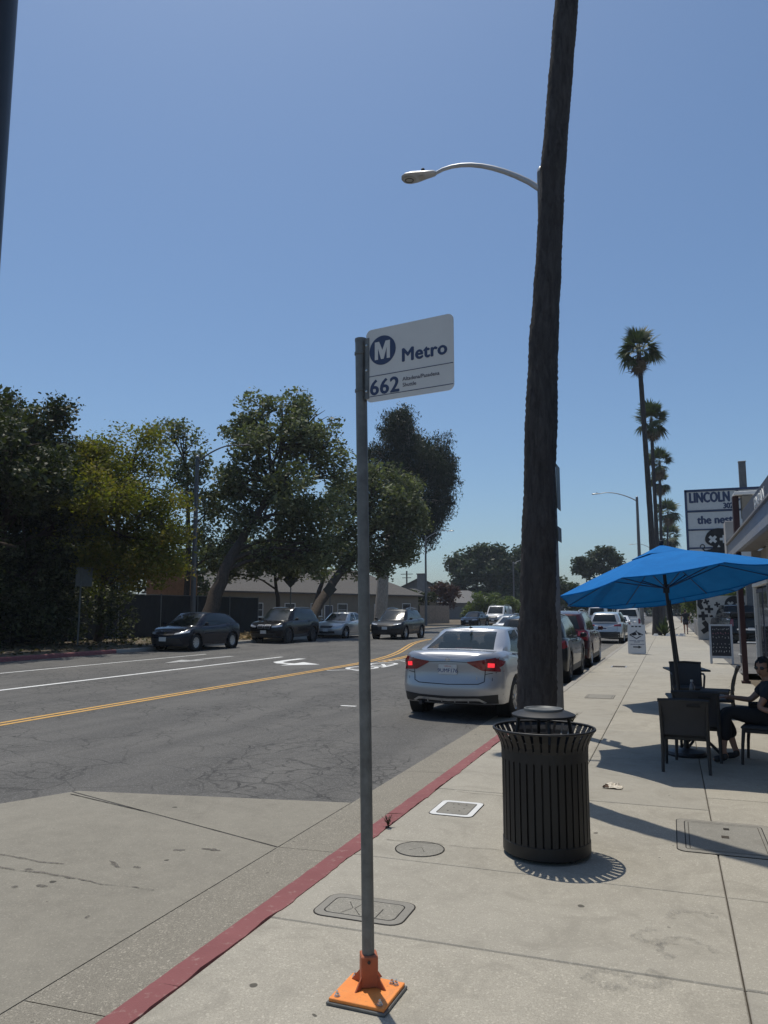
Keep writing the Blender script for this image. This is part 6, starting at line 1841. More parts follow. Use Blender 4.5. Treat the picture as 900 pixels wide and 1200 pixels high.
T = face_T(Vector((-.503, 15.25, 3.39)), (0, -1, 0))
letter('lettering', 'EMPAN', 0.32, M['white_paint'], bd, T, off=.006, depth=.02, sx=1.5, space=1.05)
MB().bbox((-.41, 22.3, 3.3), (.30, .6, 1.30), .01).build('end_pier', M['stucco'], bd)
mp = MB().bbox((-.335, 21.35, 3.95), (.14, .3, 1.1), .01).build('roof_stack', M['maroon'], bd)
MB().bbox((-.11, 21.3, 4.54), (.54, .6, .09), .01).build('roof_stack_cap', M['white_paint'], bd)
MB().bbox((-.08, 21.2, 4.2), (.26, .4, .55), .01).build('roof_vent', M['house_cream'], bd)
pt = thing('porch_post', 'slim maroon post under the fascia beside the dark shop door', 'post', (1.53, 19.2, 0))
MB().bbox((0, 0, 1.47), (.11, .11, 2.92), .006).build('shaft', M['maroon'], pt); MB().bbox((0, 0, .03), (.18, .18, .05), .006).build('foot', M['maroon'], pt)
pt = thing('steel_post', 'light grey steel post left of the maroon porch post', 'post', (2.06, 26.6, 0))
MB().bbox((0, 0, 1.35), (.12, .12, 2.7), .006).build('shaft', M['post_grey'], pt)
MB().bbox((0, 0, .25), (.20, .20, .04), .006).build('collar', M['sign_white'], pt)
hs = thing('handrail', 'low pale metal handrail beside the steel post in front of the black pickup', 'handrail', (2.3, 30.0, 0))
for x in (0, .9): MB().tube([(x, 0, 0), (x, 0, .95)], .025, 8).build('baluster', M['sign_white'], hs)
for z in (.5, .95): MB().tube([(-.1, 0, z), (1.0, 0, z)], .025, 8).build('rail', M['sign_white'], hs)

# pylon sign
py = thing('pylon_sign', 'tall white multi panel pylon sign with LINCOLN at its top, right of the palms', 'sign', (1.07, 46.0, 0))
W0, z1, z2 = 4.55, 3.9, 8.32
MB().bbox((3.05, .25, 4.9), (.36, .36, 9.8), .02).build('pole', M['lamp_pole'], py, )
MB().bbox((3.05, .25, 9.82), (.40, .40, .05), .01).build('pole_cap', M['lamp_metal'], py)
fr = MB()
fr.box((W0 / 2, 0, z2 - .05), (W0, .34, .12)); fr.box((.05, 0, (z1 + z2) / 2), (.12, .34, z2 - z1)); fr.box((W0 - .05, 0, (z1 + z2) / 2), (.12, .34, z2 - z1)); fr.box((W0 / 2, 0, z1), (W0, .34, .1))
fr.build('frame', M['sign_navy'], py)
rows = [(7.17, 8.20), (6.10, 7.05), (5.08, 6.04), (3.98, 5.02)]
for a, b in rows:
    MB().box((W0 / 2, 0, (a + b) / 2), (W0 - .2, .26, b - a)).build('sign_panel', M['sign_white'], py)
for z in (7.11, 6.07, 5.05):
    MB().box((W0 / 2, -.01, z), (W0 - .14, .30, .085)).build('divider', M['sign_navy'], py)
FT_ = lambda x, z: face_T(Vector((x, -.135, z)), (1, 0, 0))
letter('lettering', 'LINCOLN C', .80, M['sign_navy'], py, FT_(.22, 7.60), off=.035, depth=.01, sx=.60, space=1.02)
letter('lettering', '302', .42, M['sign_navy'], py, FT_(1.95, 7.22), off=.025, depth=.01, sx=.85)
letter('lettering', 'the nest', .62, M['sign_navy'], py, FT_(.60, 6.40), off=.03, depth=.01, sx=.88)
def cross(cx, cz, r, w, rot, z0=0.0, z1=.008):
    a = [(-r, -w), (-w, -w), (-w, -r), (w, -r), (w, -w), (r, -w), (r, w), (w, w), (w, r), (-w, r), (-w, w), (-r, w)]
    c, s = math.cos(R(rot)), math.sin(R(rot))
    return [(cx + x * c - y * s, cz + x * s + y * c) for x, y in a]
def skull(parent, cx, cz, s, T, ink, paper):
    """round head with crossed eyes over a curled moustache"""
    head = [(cx + s * 1.0 * math.cos(R(a)), cz + s * (.92 if a <= 180 else .60) * math.sin(R(a))) for a in range(0, 360, 10)]
    MB().prism(head, 0.002, .008, T).build('emblem_head', ink, parent)
    MB().prism([(cx - .45 * s, cz - .35 * s), (cx + .45 * s, cz - .35 * s), (cx + .40 * s, cz - 1.15 * s), (cx - .40 * s, cz - 1.15 * s)], .002, .007, T).build('emblem_jaw', ink, parent)
    MB().prism(cross(cx - .42 * s, cz + .02 * s, .34 * s, .11 * s, 45), .009, .013, T).build('emblem_eye', paper, parent)
    MB().prism(cross(cx + .42 * s, cz + .02 * s, .32 * s, .10 * s, 0), .009, .013, T).build('emblem_eye', paper, parent)
    MB().prism([(cx, cz - .42 * s), (cx - .12 * s, cz - .62 * s), (cx + .12 * s, cz - .62 * s)], .009, .013, T).build('emblem_nose', paper, parent)
    m_ = []
    for q in (-1, 1):
        up = [(0, -.68), (.30, -.62), (.65, -.78), (1.0, -.86), (1.22, -.70)]; lo = [(1.22, -.80), (1.0, -1.06), (.60, -1.10), (.25, -.98), (0, -.86)]
        poly = [(cx + q * x * s, cz + z * s) for x, z in up + lo]
        MB().prism(poly, .010, .016, T).build('emblem_moustache', ink, parent)
        curl = [(cx + q * (1.22 - .16 * math.cos(R(a))) * s, cz + (-.56 + .18 * math.sin(R(a))) * s) for a in range(-110, 200, 20)]
        v, f = ribbon(curl, .07 * s, .010); MB().add([T @ Vector(p) for p in v], f).build('emblem_curl', ink, parent)
skull(py, 1.62, 5.50, .68, face_T(Vector((0, -.155, 0)), (1, 0, 0)), M['mural_black'], M['sign_white'])

# mural wall under it
mw = thing('mural_wall', 'low white wall painted with black crosses and a moustached skull behind the black pickup', 'wall', (1.45, 46.9, 0))
MB().box((2.6, .25, 1.22), (5.2, .4, 2.44)).build('wall', M['mural_white'], mw)
T = face_T(Vector((0, .05, 0)), (1, 0, 0)); T[1][3] = .048
for cx, cz, r, wd, rot in [(.62, 1.70, .22, .07, 0), (.30, 1.32, .25, .085, 3), (.55, .66, .42, .13, 35), (.50, 2.10, .16, .055, 20), (.72, .10, .14, .05, 30), (1.05, 1.95, .15, .05, 10)]:
    MB().prism(cross(cx, cz, r, wd, rot), .002, .008, T).build('painted_cross', M['mural_black'], mw)
MB().prism([(.05, 2.25), (.35, 2.2), (.25, 2.02), (.36, 1.72), (.18, 1.66), (.02, 1.9)], .002, .008, T).build('painted_shape', M['mural_black'], mw)
skull(mw, 1.95, 1.95, .52, T, M['mural_black'], M['mural_white'])
# low wall along the far walk
lw = thing('low_wall', 'low grey concrete boundary wall along the far right of the sidewalk past the mural', 'wall', (1.72, 47.5, 0))
for k in range(5):
    MB().bbox((0, 1.4 + 2.9 * k, .45), (.16, 2.5, .9), .01).build('panel', M['stucco'], lw); MB().bbox((0, 2.9 * k, .5), (.26, .3, 1.02), .01).build('pier', M['stucco'], lw)

# boards on the walk
def a_board(name, label, x, y, w_, h_, rz, fm, cat='sign board', lean=.16):
    t = thing(name, label, cat, (x, y, 0), rz)
    return t
ab = a_board('sandwich_board', 'white plastic sandwich board with a diamond emblem and arrow standing by the kerb', -1.205, 30.6, .6, 1.08, R(-1), None)
lean = .20
Tf = Matrix.Translation((0, -lean, 0)) @ Matrix.Rotation(-math.atan2(lean - .03, 1.08), 4, 'X') @ Matrix.Rotation(R(90), 4, 'X')
Tb = Matrix.Translation((0, lean, 0)) @ Matrix.Rotation(math.atan2(lean - .03, 1.08), 4, 'X') @ Matrix.Rotation(R(90), 4, 'X')
board = rrect(.62, 1.08, .03, 4, 0, .56)
for T in (Tf, Tb):
    MB().prism(board, -.015, .015, T).build('panel', M['sign_white'], ab)
for x in (-.13, 0, .13):
    MB().prism(rrect(.085, .045, .01, 3, x, 1.03), .0155, .018, Tf).build('hand_slot', M['mural_black'], ab)
em = MB()
v, f = ribbon([(-.24, .72), (0, .84), (.24, .72), (.10, .64), (0, .58), (-.10, .64), (-.24, .72)], .035, .017); em.add([Tf @ Vector(p) for p in v], f)
em.prism([(-.2, .73), (-.02, .81), (.02, .72), (-.1, .69)], .016, .019, Tf); em.prism([(.04, .80), (.2, .73), (.08, .70)], .016, .019, Tf)
em.prism([(-.03, .86), (.03, .86), (0, .90)], .016, .019, Tf)
em.build('emblem', M['mural_black'], ab)
for z, a, b in ((.50, -.25, -.02), (.50, .03, .27), (.455, -.09, .1), (.37, -.22, .26)):
    x = a; k = MB()
    while x < b:
        ww = random.uniform(.012, .03); k.prism([(x, z - .012), (x + ww, z - .012), (x + ww, z + .012), (x, z + .012)], .016, .018, Tf); x += ww + .008
    tag(k.build('small_print', M['sign_navy'], ab), kind='stuff')
MB().prism([(-.13, .25), (.06, .25), (.06, .215), (.18, .27), (.06, .325), (.06, .29), (-.13, .29)], .016, .019, Tf).build('arrow', M['mural_black'], ab)

cb = a_board('chalkboard', 'grey framed sandwich chalkboard standing near the maroon post', 1.44, 26.0, .62, 1.22, R(-4), None)
Tf = Matrix.Translation((0, -lean, 0)) @ Matrix.Rotation(-math.atan2(lean - .03, 1.2), 4, 'X') @ Matrix.Rotation(R(90), 4, 'X')
Tb = Matrix.Translation((0, lean, 0)) @ Matrix.Rotation(math.atan2(lean - .03, 1.2), 4, 'X') @ Matrix.Rotation(R(90), 4, 'X')
for T in (Tf, Tb):
    MB().prism([(-.27, .24), (.27, .24), (.27, 1.15), (-.27, 1.15)], -.008, .008, T).build('slate', M['blackboard'], cb)
    for p in ([(-.33, 0), (-.27, 0), (-.27, 1.2), (-.33, 1.2)], [(.27, 0), (.33, 0), (.33, 1.2), (.27, 1.2)], [(-.27, .17), (.27, .17), (.27, .24), (-.27, .24)], [(-.27, 1.15), (.27, 1.15), (.27, 1.2), (-.27, 1.2)]):
        MB().prism(p, -.016, .016, T).build('frame_rail', M['lamp_metal'], cb)
for (z, n_, amp, mm_) in ((1.05, 9, .03, 'chalk'), (.93, 7, .035, 'chalk_pink'), (.80, 6, .035, 'chalk'), (.60, 5, .02, 'chalk'), (.50, 6, .03, 'chalk'), (.38, 7, .035, 'chalk')):
    k = MB()
    for i in range(n_):
        x = -.22 + .44 * i / (n_ - 1); pts = [(x + random.uniform(-.02, .02), z + random.uniform(-amp, amp)) for _ in range(4)]
        v, f = ribbon(pts, .008, .0095); k.add([Tf @ Vector(p) for p in v], f)
    tag(k.build('chalk_writing', M[mm_], cb), kind='stuff')

# ------------------------------------------------------------ umbrellas
def umbrella(label, cx, cy, Rr, apex, rimz, tiltv, top_off, rot, base_xy, seed=0):
    t = thing('patio_umbrella', label, 'umbrella', (cx, cy, 0), 0, 'blue patio umbrellas')
    ax = Vector((top_off[0], top_off[1], apex))
    rimp = []
    for k in range(8):
        a = R(rot + 45 * k); x, y = Rr * math.cos(a), Rr * math.sin(a)
        rimp.append(Vector((x + top_off[0] * .3, y, rimz + x * tiltv[0] + y * tiltv[1])))
    # canvas: 8 gores, sagging between ribs
    vs = []; fs = []; n = 8; m_ = 8
    for k in range(8):
        a, b = rimp[k], rimp[(k + 1) % 8]; base = len(vs)
        for i in range(m_ + 1):
            u = i / m_
            for j in range(n + 1):
                v = j / n
                e = a.lerp(b, v); p = ax.lerp(e, u)
                p.z += 0.022 * math.sin(PI * u) - 0.022 * u * u * math.sin(PI * v)
                if i == m_:
                    c = (a + b) / 2; p += (Vector((0, 0, p.z)) + Vector((top_off[0] * .3, 0, 0)) - p) * 0.035 * math.sin(PI * v)
                vs.append(p)
        for i in range(m_):
            for j in range(n):
                q = base + i * (n + 1) + j; fs.append((q, q + n + 1, q + n + 2, q + 1))
    cn = MB().add(vs, fs).build('canopy', M['umbrella'], t, smooth=12)
    for k in range(8):
        a, b = rimp[k], rimp[(k + 1) % 8]; v2 = []
        for j in range(n + 1):
            p = vs[k * 81 + 8 * 9 + j]
            v2 += [p, p + Vector((0, 0, -.012))]
        MB().add(v2, [(2 * j, 2 * j + 1, 2 * j + 3, 2 * j + 2) for j in range(n)]).build('hem', M['umbrella'], t)
    vt = MB(); v3 = [ax + Vector((0, 0, .045))]; 
    for k in range(16):
        a = R(rot + 22.5 * k); rr_ = .36 if k % 2 == 0 else .33
        v3.append(ax + Vector((rr_ * math.cos(a), rr_ * math.sin(a), rr_ * math.cos(a) * .13 - rr_ * math.sin(a) * .08 - .105 + random.uniform(-.012, .012) + (0.0 if k % 2 else .014))))
    vt.add(v3, [(0, 1 + k, 1 + (k + 1) % 16) for k in range(16)]).build('vent_cap', M['umbrella'], t, smooth=20)
    MB().lathe([(0, .10), (.025, .09), (.03, .06), (.02, .03)], 10, ax).build('finial', M['black_metal'], t)
    bx_ = Vector((base_xy[0], base_xy[1], 0))
    MB().tube([bx_ + Vector((0, 0, .02)), bx_.lerp(ax, .42), ax - Vector((0, 0, .03))], .019, 12).build('pole', M['chair'], t, smooth=40)
    hub = bx_.lerp(ax, .80)
    MB().tube([hub - Vector((0, 0, .05)), hub + Vector((0, 0, .05))], .035, 12).build('slider', M['chair'], t)
    for k in range(8):
        e = rimp[k]; top_ = ax + Vector((0, 0, -.035))
        MB().tube([top_, top_.lerp(e, .5) + Vector((0, 0, -.008)), e + Vector((0, 0, -.010))], .006, 6).build('rib', M['rib_blue'], t)
        mid = top_.lerp(e, .52) + Vector((0, 0, -.010)); MB().tube([hub, mid], .007, 6).build('strut', M['rib_blue'], t)
    MB().lathe([(0, 0), (.21, .0), (.215, .02), (.20, .045), (.08, .065), (.03, .08), (.03, .30), (0, .30)], 28, bx_).build('base', M['black_metal'], t, smooth=40)
    return t
umbrella('bright blue octagonal patio umbrella leaning slightly left over the near cafe table', 0.03, 9.40, 1.27, 2.32, 1.885, (.145, -.10), (-.09, .10), 22.5 + 2, (.08, .10))
umbrella('second blue patio umbrella almost hidden behind the near one', 0.10, 14.25, 1.27, 2.36, 1.87, (.145, -.10), (-.14, .10), 22.5 + 12, (.06, .06))

# ------------------------------------------------------------ cafe furniture
def chair(label, x, y, rz, arms=False, s=1.0):
    """faces local +Y, back panel at -Y"""
    t = thing('patio_chair', label, 'chair', (x, y, 0), rz, 'patio chairs at the cafe tables')
    w, d, sh, bh = .46 * s, .42 * s, .38 * s, .76 * s
    st = MB().bbox((0, 0, sh), (w, d, .035), .012).build('seat', M['chair_mesh'], t)
    MB().bbox((0, 0, sh - .035), (w - .02, d - .02, .035), .006).build('seat_frame', M['chair'], t)
    vs = []; n = 8
    for i in range(n + 1):
        for j in range(7):
            u, v = i / n - .5, j / 6
            for off in (0, -.018):
                vs.append((u * (w - .01) * (1 + .05 * v), -d / 2 - .02 - .10 * v * v - .03 * (1 - 4 * u * u) + off, sh + .01 + (bh - sh - .015) * v))
    fs = []
    ix = lambda i, j, k: (i * 7 + j) * 2 + k
    for i in range(n):
        for j in range(6):
            fs.append((ix(i, j, 0), ix(i, j + 1, 0), ix(i + 1, j + 1, 0), ix(i + 1, j, 0))); fs.append((ix(i, j, 1), ix(i + 1, j, 1), ix(i + 1, j + 1, 1), ix(i, j + 1, 1)))
    MB().add(vs, fs).build('backrest', M['chair_mesh'], t, smooth=50)
    tp = MB().tube([(-w / 2 - .02, -d / 2 - .12, bh - .012), (0, -d / 2 - .155, bh), (w / 2 + .02, -d / 2 - .12, bh - .012)], .018, 8).build('top_rail', M['chair'], t, smooth=50)
    MB().bbox((w * .22, -d / 2 - .172, bh - .055), (.13, .006, .02), .002).build('hand_slot', M['seam'], t)
    for sx in (-1, 1):
        MB().tube([(sx * w * .5, -d / 2 - .115, bh - .01), (sx * w * .485, -d / 2 - .03, sh), (sx * w * .49, -d / 2 - .035, sh * .5), (sx * w * .5, -d / 2 - .07, 0)], [.016, .02, .018, .015], 8).build('leg', M['chair'], t, smooth=50)
        MB().tube([(sx * w * .46, d / 2 - .03, sh), (sx * w * .47, d / 2 - .01, sh * .5), (sx * w * .48, d / 2, 0)], [.02, .017, .014], 8).build('leg', M['chair'], t, smooth=50)
        if arms:
            MB().tube([(sx * w * .5, -d / 2 - .06, sh + .2), (sx * w * .53, 0, sh + .215), (sx * w * .52, d / 2 - .02, sh + .20), (sx * w * .48, d / 2 - .03, sh)], .016, 8).build('armrest', M['chair'], t, smooth=50)
    return t
chair('charcoal patio chair with its back to the camera, nearest the camera', 0.10, 8.70, R(-3), s=.95)
chair('charcoal patio chair tucked beside the seated person at the near table', 0.25, 9.40, R(-6), s=.97)
chair('charcoal patio chair the seated person is sitting on', 0.90, 9.30, R(78))
chair('charcoal armchair facing the camera behind the near table', 0.22, 13.55, R(184), True)
chair('charcoal patio chair seen from its side facing left in full sun', 0.60, 13.1, R(84))
def table(label, x, y, w, h, rz, s=1):
    t = thing('cafe_table', label, 'table', (x, y, 0), rz, 'cafe tables under the umbrellas')
    MB().bbox((0, 0, h - .015), (w, w, .03), .01).build('tabletop', M['chair'], t)
    for a in (45, 135, 225, 315):
        c, s_ = math.cos(R(a)), math.sin(R(a))
        MB().tube([(.06 * c, .06 * s_, h - .03), (.05 * c, .05 * s_, h * .5), (.12 * c, .12 * s_, .12), (.27 * c, .27 * s_, 0.012)], .016, 8).build('leg', M['chair'], t, smooth=50)
    MB().tube([(-.06, 0, h * .5), (.06, 0, h * .5)], .012, 6).build('cross_brace', M['chair'], t)
    return t
table('small dark square cafe table under the near umbrella with a bottle on it', 0.26, 9.78, .66, .62, R(5))
table('small dark cafe table under the far umbrella, mostly hidden by chairs', 0.22, 14.4, .66, .62, R(10))
bo = thing('drink_bottle', 'clear drink bottle standing on the near cafe table', 'bottle', (0.20, 9.62, .62))
MB().lathe([(0, 0), (.028, 0), (.032, .01), (.031, .10), (.027, .13), (.012, .165), (.012, .185), (0, .185)], 16).build('body', M['bottle'], bo, smooth=40)
MB().lathe([(0, .20), (.015, .20), (.015, .18), (0, .18)], 12).build('cap', M['white_paint'], bo)
MB().lathe([(.0325, .04), (.0325, .10)], 16).build('bottle_label', M['sign_back'], bo)

# ------------------------------------------------------------ people
def skin_fig(name, nodes, edges, m, parent, root=0, sub=2):
    me = bpy.data.meshes.new(name)
    me.from_pydata([n[:3] for n in nodes], edges, [])
    me.materials.append(m)
    o = bpy.data.objects.new(name, me); C.objects.link(o); o.parent = parent
    md = o.modifiers.new('skin', 'SKIN'); md.use_smooth_shade = True
    sv = me.skin_vertices
    if not sv:
        bpy.context.view_layer.update()
    lay = me.skin_vertices[0] if len(me.skin_vertices) else None
    if lay is None:
        bpy.context.view_layer.objects.active = o
        o.select_set(True)
        bpy.ops.mesh.customdata_skin_add() if hasattr(bpy.ops.mesh, 'customdata_skin_add') else None
        lay = me.skin_vertices[0]
    for i, n in enumerate(nodes):
        r = n[3]; lay.data[i].radius = (r, r) if isinstance(r, (int, float)) else r
        lay.data[i].use_root = (i == root)
    s = o.modifiers.new('sub', 'SUBSURF'); s.levels = sub; s.render_levels = sub
    # freeze, so masks and normals are plain mesh
    dg = bpy.context.evaluated_depsgraph_get()
    nm = bpy.data.meshes.new_from_object(o.evaluated_get(dg))
    o.modifiers.clear(); o.data = nm; bpy.data.meshes.remove(me)
    nm.name = name
    nm.polygons.foreach_set('use_smooth', [True] * len(nm.polygons))
    if not nm.materials: nm.materials.append(m)
    return o

def ellipsoid(c, r, n=16, rot=None):
    vs = []; fs = []
    for i in range(n // 2 + 1):
        ph = PI * i / (n // 2)
        for k in range(n):
            th = 2 * PI * k / n; v = Vector((r[0] * math.sin(ph) * math.cos(th), r[1] * math.sin(ph) * math.sin(th), r[2] * math.cos(ph)))
            vs.append((rot @ v if rot else v) + Vector(c))
    for i in range(n // 2):
        for k in range(n): fs.append((i * n + k, (i + 1) * n + k, (i + 1) * n + (k + 1) % n, i * n + (k + 1) % n))
    return vs, fs

def person(t, J, s, face, shirt, pants, hair, skin='skin', glasses=True, shorts=False, hair_long=False):
    """J: joints dict; face: unit vector the head looks along"""
    order = ['pelvis', 'waist', 'chest', 'neckb', 'neck', 'jaw', 'head', 'crown', 'shl', 'ell', 'wrl', 'pal', 'shr', 'elr', 'wrr', 'par', 'hil', 'knl', 'cal', 'anl', 'hel', 'tol', 'hir', 'knr', 'car', 'anr', 'her', 'tor']
    rad = dict(pelvis=.125, waist=.11, chest=.13, neckb=.07, neck=.052, jaw=.068, head=.085, crown=.062, shl=.052, ell=.038, wrl=.026, pal=.030, shr=.052, elr=.038, wrr=.026, par=.030,
               hil=.085, knl=.055, cal=.052, anl=.035, hel=.036, tol=.026, hir=.085, knr=.055, car=.052, anr=.035, her=.036, tor=.026)
    for a, b, c in (('knl', 'anl', 'cal'), ('knr', 'anr', 'car')):
        if c not in J: J[c] = tuple(J[a][i] * .68 + J[b][i] * .32 for i in range(3))
    nodes = [(*J[k], rad[k] * s) for k in order]; ix = {k: i for i, k in enumerate(order)}
    E = [('pelvis', 'waist'), ('waist', 'chest'), ('chest', 'neckb'), ('neckb', 'neck'), ('neck', 'jaw'), ('jaw', 'head'), ('head', 'crown'), ('chest', 'shl'), ('shl', 'ell'), ('ell', 'wrl'), ('wrl', 'pal'),
         ('chest', 'shr'), ('shr', 'elr'), ('elr', 'wrr'), ('wrr', 'par'), ('pelvis', 'hil'), ('hil', 'knl'), ('knl', 'cal'), ('cal', 'anl'), ('anl', 'hel'), ('hel', 'tol'), ('pelvis', 'hir'), ('hir', 'knr'), ('knr', 'car'), ('car', 'anr'), ('anr', 'her'), ('her', 'tor')]
    ed = [(ix[a], ix[b]) for a, b in E]
    # fingers
    for pa, wr in (('pal', 'wrl'), ('par', 'wrr')):
        d = (Vector(J[pa]) - Vector(J[wr])).normalized(); sd_ = d.cross(Vector((0, 0, 1)))
        sd_ = sd_.normalized() if sd_.length > .1 else Vector((0, 1, 0)); up = sd_.cross(d)
        base = ix[pa]
        for q, (off, ln) in enumerate(((-.030, .062), (-.010, .075), (.011, .070), (.030, .055), (-.045, .045))):
            p0 = Vector(J[pa]) + sd_ * off * s + d * (.02 if q < 4 else -.02) * s
            p1 = p0 + (d + (sd_ * -.6 if q == 4 else Vector((0, 0, 0)))) * ln * .5 * s; p2 = p1 + (d * .8 - up * .5) * ln * .5 * s
            b0 = len(nodes); nodes += [(*p0, .0105 * s), (*p1, .0095 * s), (*p2, .008 * s)]; ed += [(base, b0), (b0, b0 + 1), (b0 + 1, b0 + 2)]
    body = skin_fig('body', nodes, ed, M[skin], t)
    # clothing as slightly larger skins
    def cloth(nm, ks, es, grow, m, sub=2):
        nd = [(*J[k], rad[k] * s * (1 + grow) + .012 * s) for k in ks]; im = {k: i for i, k in enumerate(ks)}
        return skin_fig(nm, nd, [(im[a], im[b]) for a, b in es], m, t, 0, sub)
    J['ul'] = tuple(J['shl'][i] * .35 + J['ell'][i] * .65 for i in range(3)); J['ur'] = tuple(J['shr'][i] * .35 + J['elr'][i] * .65 for i in range(3)); rad['ul'] = rad['ur'] = .05
    cloth('shirt', ['chest', 'waist', 'pelvis', 'neckb', 'shl', 'ul', 'shr', 'ur'], [('chest', 'waist'), ('waist', 'pelvis'), ('chest', 'neckb'), ('chest', 'shl'), ('shl', 'ul'), ('chest', 'shr'), ('shr', 'ur')], .12, M[shirt])
    rad['sl'] = rad['sr'] = .07; J['sl'] = tuple(J['knl'][i] * .22 + J['anl'][i] * .78 for i in range(3)); J['sr'] = tuple(J['knr'][i] * .22 + J['anr'][i] * .78 for i in range(3)); pass
    if shorts:
        J['tl'] = tuple(J['hil'][i] * .35 + J['knl'][i] * .65 for i in range(3)); J['tr'] = tuple(J['hir'][i] * .35 + J['knr'][i] * .65 for i in range(3)); rad['tl'] = rad['tr'] = .085
        cloth('shorts', ['pelvis', 'hil', 'tl', 'hir', 'tr'], [('pelvis', 'hil'), ('hil', 'tl'), ('pelvis', 'hir'), ('hir', 'tr')], .12, M[pants])
    else:
        cloth('trousers', ['pelvis', 'hil', 'knl', 'sl', 'hir', 'knr', 'sr'], [('pelvis', 'hil'), ('hil', 'knl'), ('knl', 'sl'), ('pelvis', 'hir'), ('hir', 'knr'), ('knr', 'sr')], .22, M[pants])
    for hh, tt, an in (('hel', 'tol', 'anl'), ('her', 'tor', 'anr')):
        nd = [(*J[an], .04 * s), (*J[hh], .046 * s), (*[J[hh][i] * .45 + J[tt][i] * .55 for i in range(3)], .042 * s), (*J[tt], .034 * s)]
        skin_fig('shoe', nd, [(0, 1), (1, 2), (2, 3)], M['black_trim'], t, 0, 2)
    # face
    f = Vector(face).normalized(); sd2 = f.cross(Vector((0, 0, 1))).normalized(); up = sd2.cross(f); H = Vector(J['head'])
    Rm = Matrix((sd2, f, up)).transposed()
    mb = MB(); mb.add(*ellipsoid(H + f * .005 * s, (.074 * s, .092 * s, .112 * s), 18, Rm)); mb.build('face', M[skin], t, smooth=80)
    MB().add(*ellipsoid(H + f * .10 * s - up * .018 * s, (.013 * s, .018 * s, .026 * s), 8, Rm)).build('nose', M[skin], t, smooth=80)
    MB().add(*ellipsoid(H + f * .088 * s - up * .058 * s, (.022 * s, .006 * s, .006 * s), 8, Rm)).build('mouth', M['plate_red'] if False else M['maroon'], t, smooth=80)
    for q in (-1, 1):
        MB().add(*ellipsoid(H + sd2 * q * .076 * s - up * .01 * s - f * .005 * s, (.010 * s, .02 * s, .028 * s), 8, Rm)).build('ear', M[skin], t, smooth=80)
        if glasses: MB().add(*ellipsoid(H + sd2 * q * .031 * s + f * .088 * s + up * .012 * s, (.030 * s, .010 * s, .021 * s), 12, Rm)).build('sunglass_lens', M['window_glass'], t, smooth=80)
        else: MB().add(*ellipsoid(H + sd2 * q * .03 * s + f * .082 * s + up * .012 * s, (.012 * s, .006 * s, .007 * s), 8, Rm)).build('eye', M['black_trim'], t, smooth=80)
        if glasses: MB().tube([H + sd2 * q * .056 * s + f * .085 * s + up * .014 * s, H + sd2 * q * .08 * s + up * .012 * s], .003 * s, 5).build('sunglass_arm', M['black_trim'], t)
    hv, hf = ellipsoid(H - f * .012 * s + up * .022 * s, (.088 * s, .102 * s, .110 * s), 22, Rm)
    keep = []
    for fc in hf:
        c = sum((Vector(hv[i]) for i in fc), Vector()) / len(fc) - H
        if c.dot(f) < .045 * s + max(0, c.dot(up) - .05 * s) * 1.2: 
            if c.dot(up) > -.075 * s or c.dot(f) < -.03 * s: keep.append(fc)
    hv = [v + Vector((random.gauss(0, .005), random.gauss(0, .005), random.gauss(0, .005))) * s for v in hv]
    MB().add(hv, keep).build('hair', M[hair], t, smooth=80)
    if hair_long:
        MB().add(*ellipsoid(H - f * .085 * s - up * .10 * s, (.055 * s, .04 * s, .12 * s), 12, Rm)).build('hair_tail', M[hair], t, smooth=80)
    return body

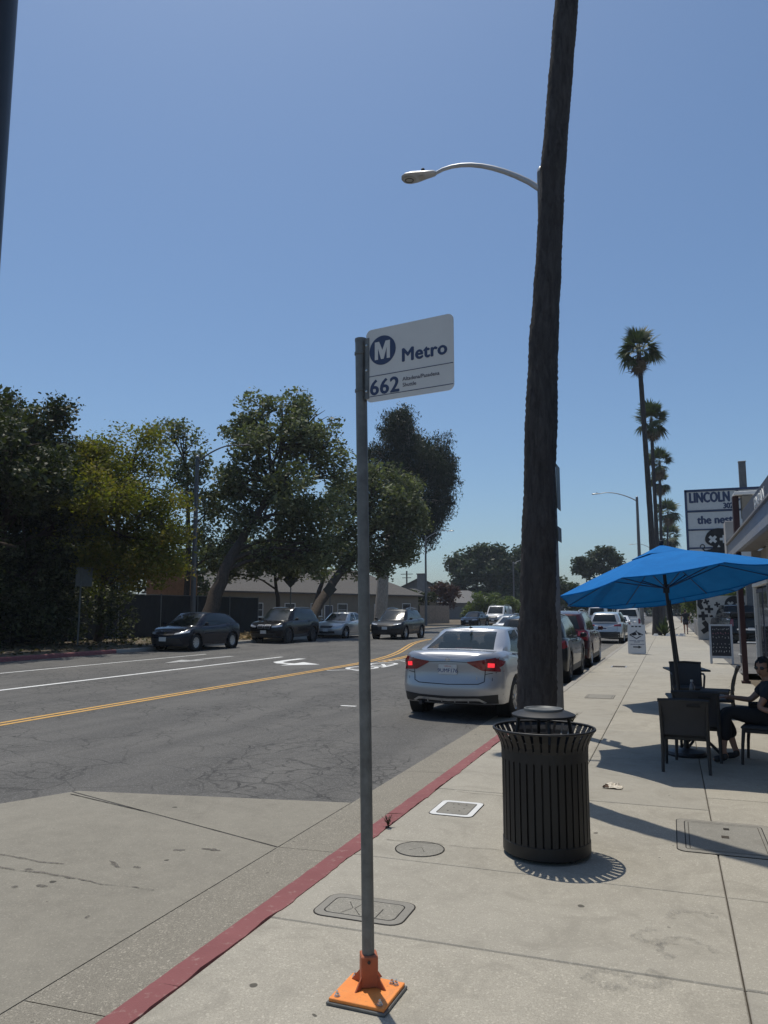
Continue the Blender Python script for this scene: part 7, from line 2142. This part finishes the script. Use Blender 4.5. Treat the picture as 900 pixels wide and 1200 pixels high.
ps = thing('person', 'seated person in dark clothes and sunglasses at the near cafe table', 'person', (0.92, 9.35, 0))
o = Vector((0.92, 9.35, 0)); rel = lambda x, y, z: (x - o.x, y - o.y, z)
J = dict(pelvis=rel(.96, 9.40, .46), waist=rel(1.00, 9.41, .60), chest=rel(1.00, 9.42, .76), neckb=rel(.97, 9.41, .85), neck=rel(.95, 9.41, .89), jaw=rel(.925, 9.40, .935), head=rel(.925, 9.40, .985), crown=rel(.93, 9.40, 1.03),
    shl=rel(.97, 9.26, .80), ell=rel(.84, 9.17, .585), wrl=rel(1.02, 9.10, .53), pal=rel(1.08, 9.10, .525), shr=rel(.97, 9.57, .80), elr=rel(.80, 9.60, .62), wrr=rel(.60, 9.58, .645), par=rel(.54, 9.57, .645),
    hil=rel(.92, 9.30, .46), knl=rel(.52, 9.26, .52), anl=rel(.47, 9.18, .115), hel=rel(.50, 9.18, .05), tol=rel(.36, 9.14, .035),
    hir=rel(.92, 9.50, .46), knr=rel(.50, 9.46, .50), anr=rel(.60, 9.42, .12), her=rel(.63, 9.42, .05), tor=rel(.49, 9.38, .035))
person(ps, J, .92, (-.55, -.8, -.12), 'cloth_navy', 'cloth_black', 'hair', hair_long=True)
pd_ = thing('person', 'distant pedestrian in dark clothes walking away up the sidewalk', 'person', (1.0, 57.5, 0))
J = dict(pelvis=(0, 0, .92), waist=(0, 0, 1.08), chest=(0, .02, 1.28), neckb=(0, .02, 1.42), neck=(0, .03, 1.48), jaw=(0, .05, 1.54), head=(0, .05, 1.61), crown=(0, .05, 1.67),
    shl=(-.19, .02, 1.38), ell=(-.26, -.05, 1.13), wrl=(-.27, .05, .92), pal=(-.27, .08, .85), shr=(.19, .02, 1.38), elr=(.26, .08, 1.13), wrr=(.25, .02, .90), par=(.25, .0, .82),
    hil=(-.09, 0, .90), knl=(-.09, .16, .50), anl=(-.09, .05, .10), hel=(-.09, .02, .05), tol=(-.09, .20, .03), hir=(.09, 0, .90), knr=(.09, -.02, .49), anr=(.09, -.25, .14), her=(.09, -.28, .10), tor=(.09, -.14, .035))
person(pd_, J, 1.0, (0, 1, 0), 'cloth_black', 'cloth_navy', 'hair', glasses=False, shorts=True)

# ------------------------------------------------------------ summer haze over the whole street
hz = MB().box((0, 590, 12.4), (1820, 1440, 27.2)).build('haze', None)
m = bpy.data.materials.new('haze_air'); m.use_nodes = True; t = m.node_tree
for n_ in list(t.nodes):
    if n_.type == 'BSDF_PRINCIPLED': t.nodes.remove(n_)
pv = t.nodes.new('ShaderNodeVolumePrincipled'); pv.inputs['Color'].default_value = (0.80, 0.88, 1.0, 1); pv.inputs['Density'].default_value = 0.00035; pv.inputs['Anisotropy'].default_value = 0.3
t.links.new(pv.outputs[0], t.nodes['Material Output'].inputs['Volume'])
hz.data.materials.append(m); tag(hz, 'thin bluish summer haze filling the air over the street', 'haze', kind='stuff')
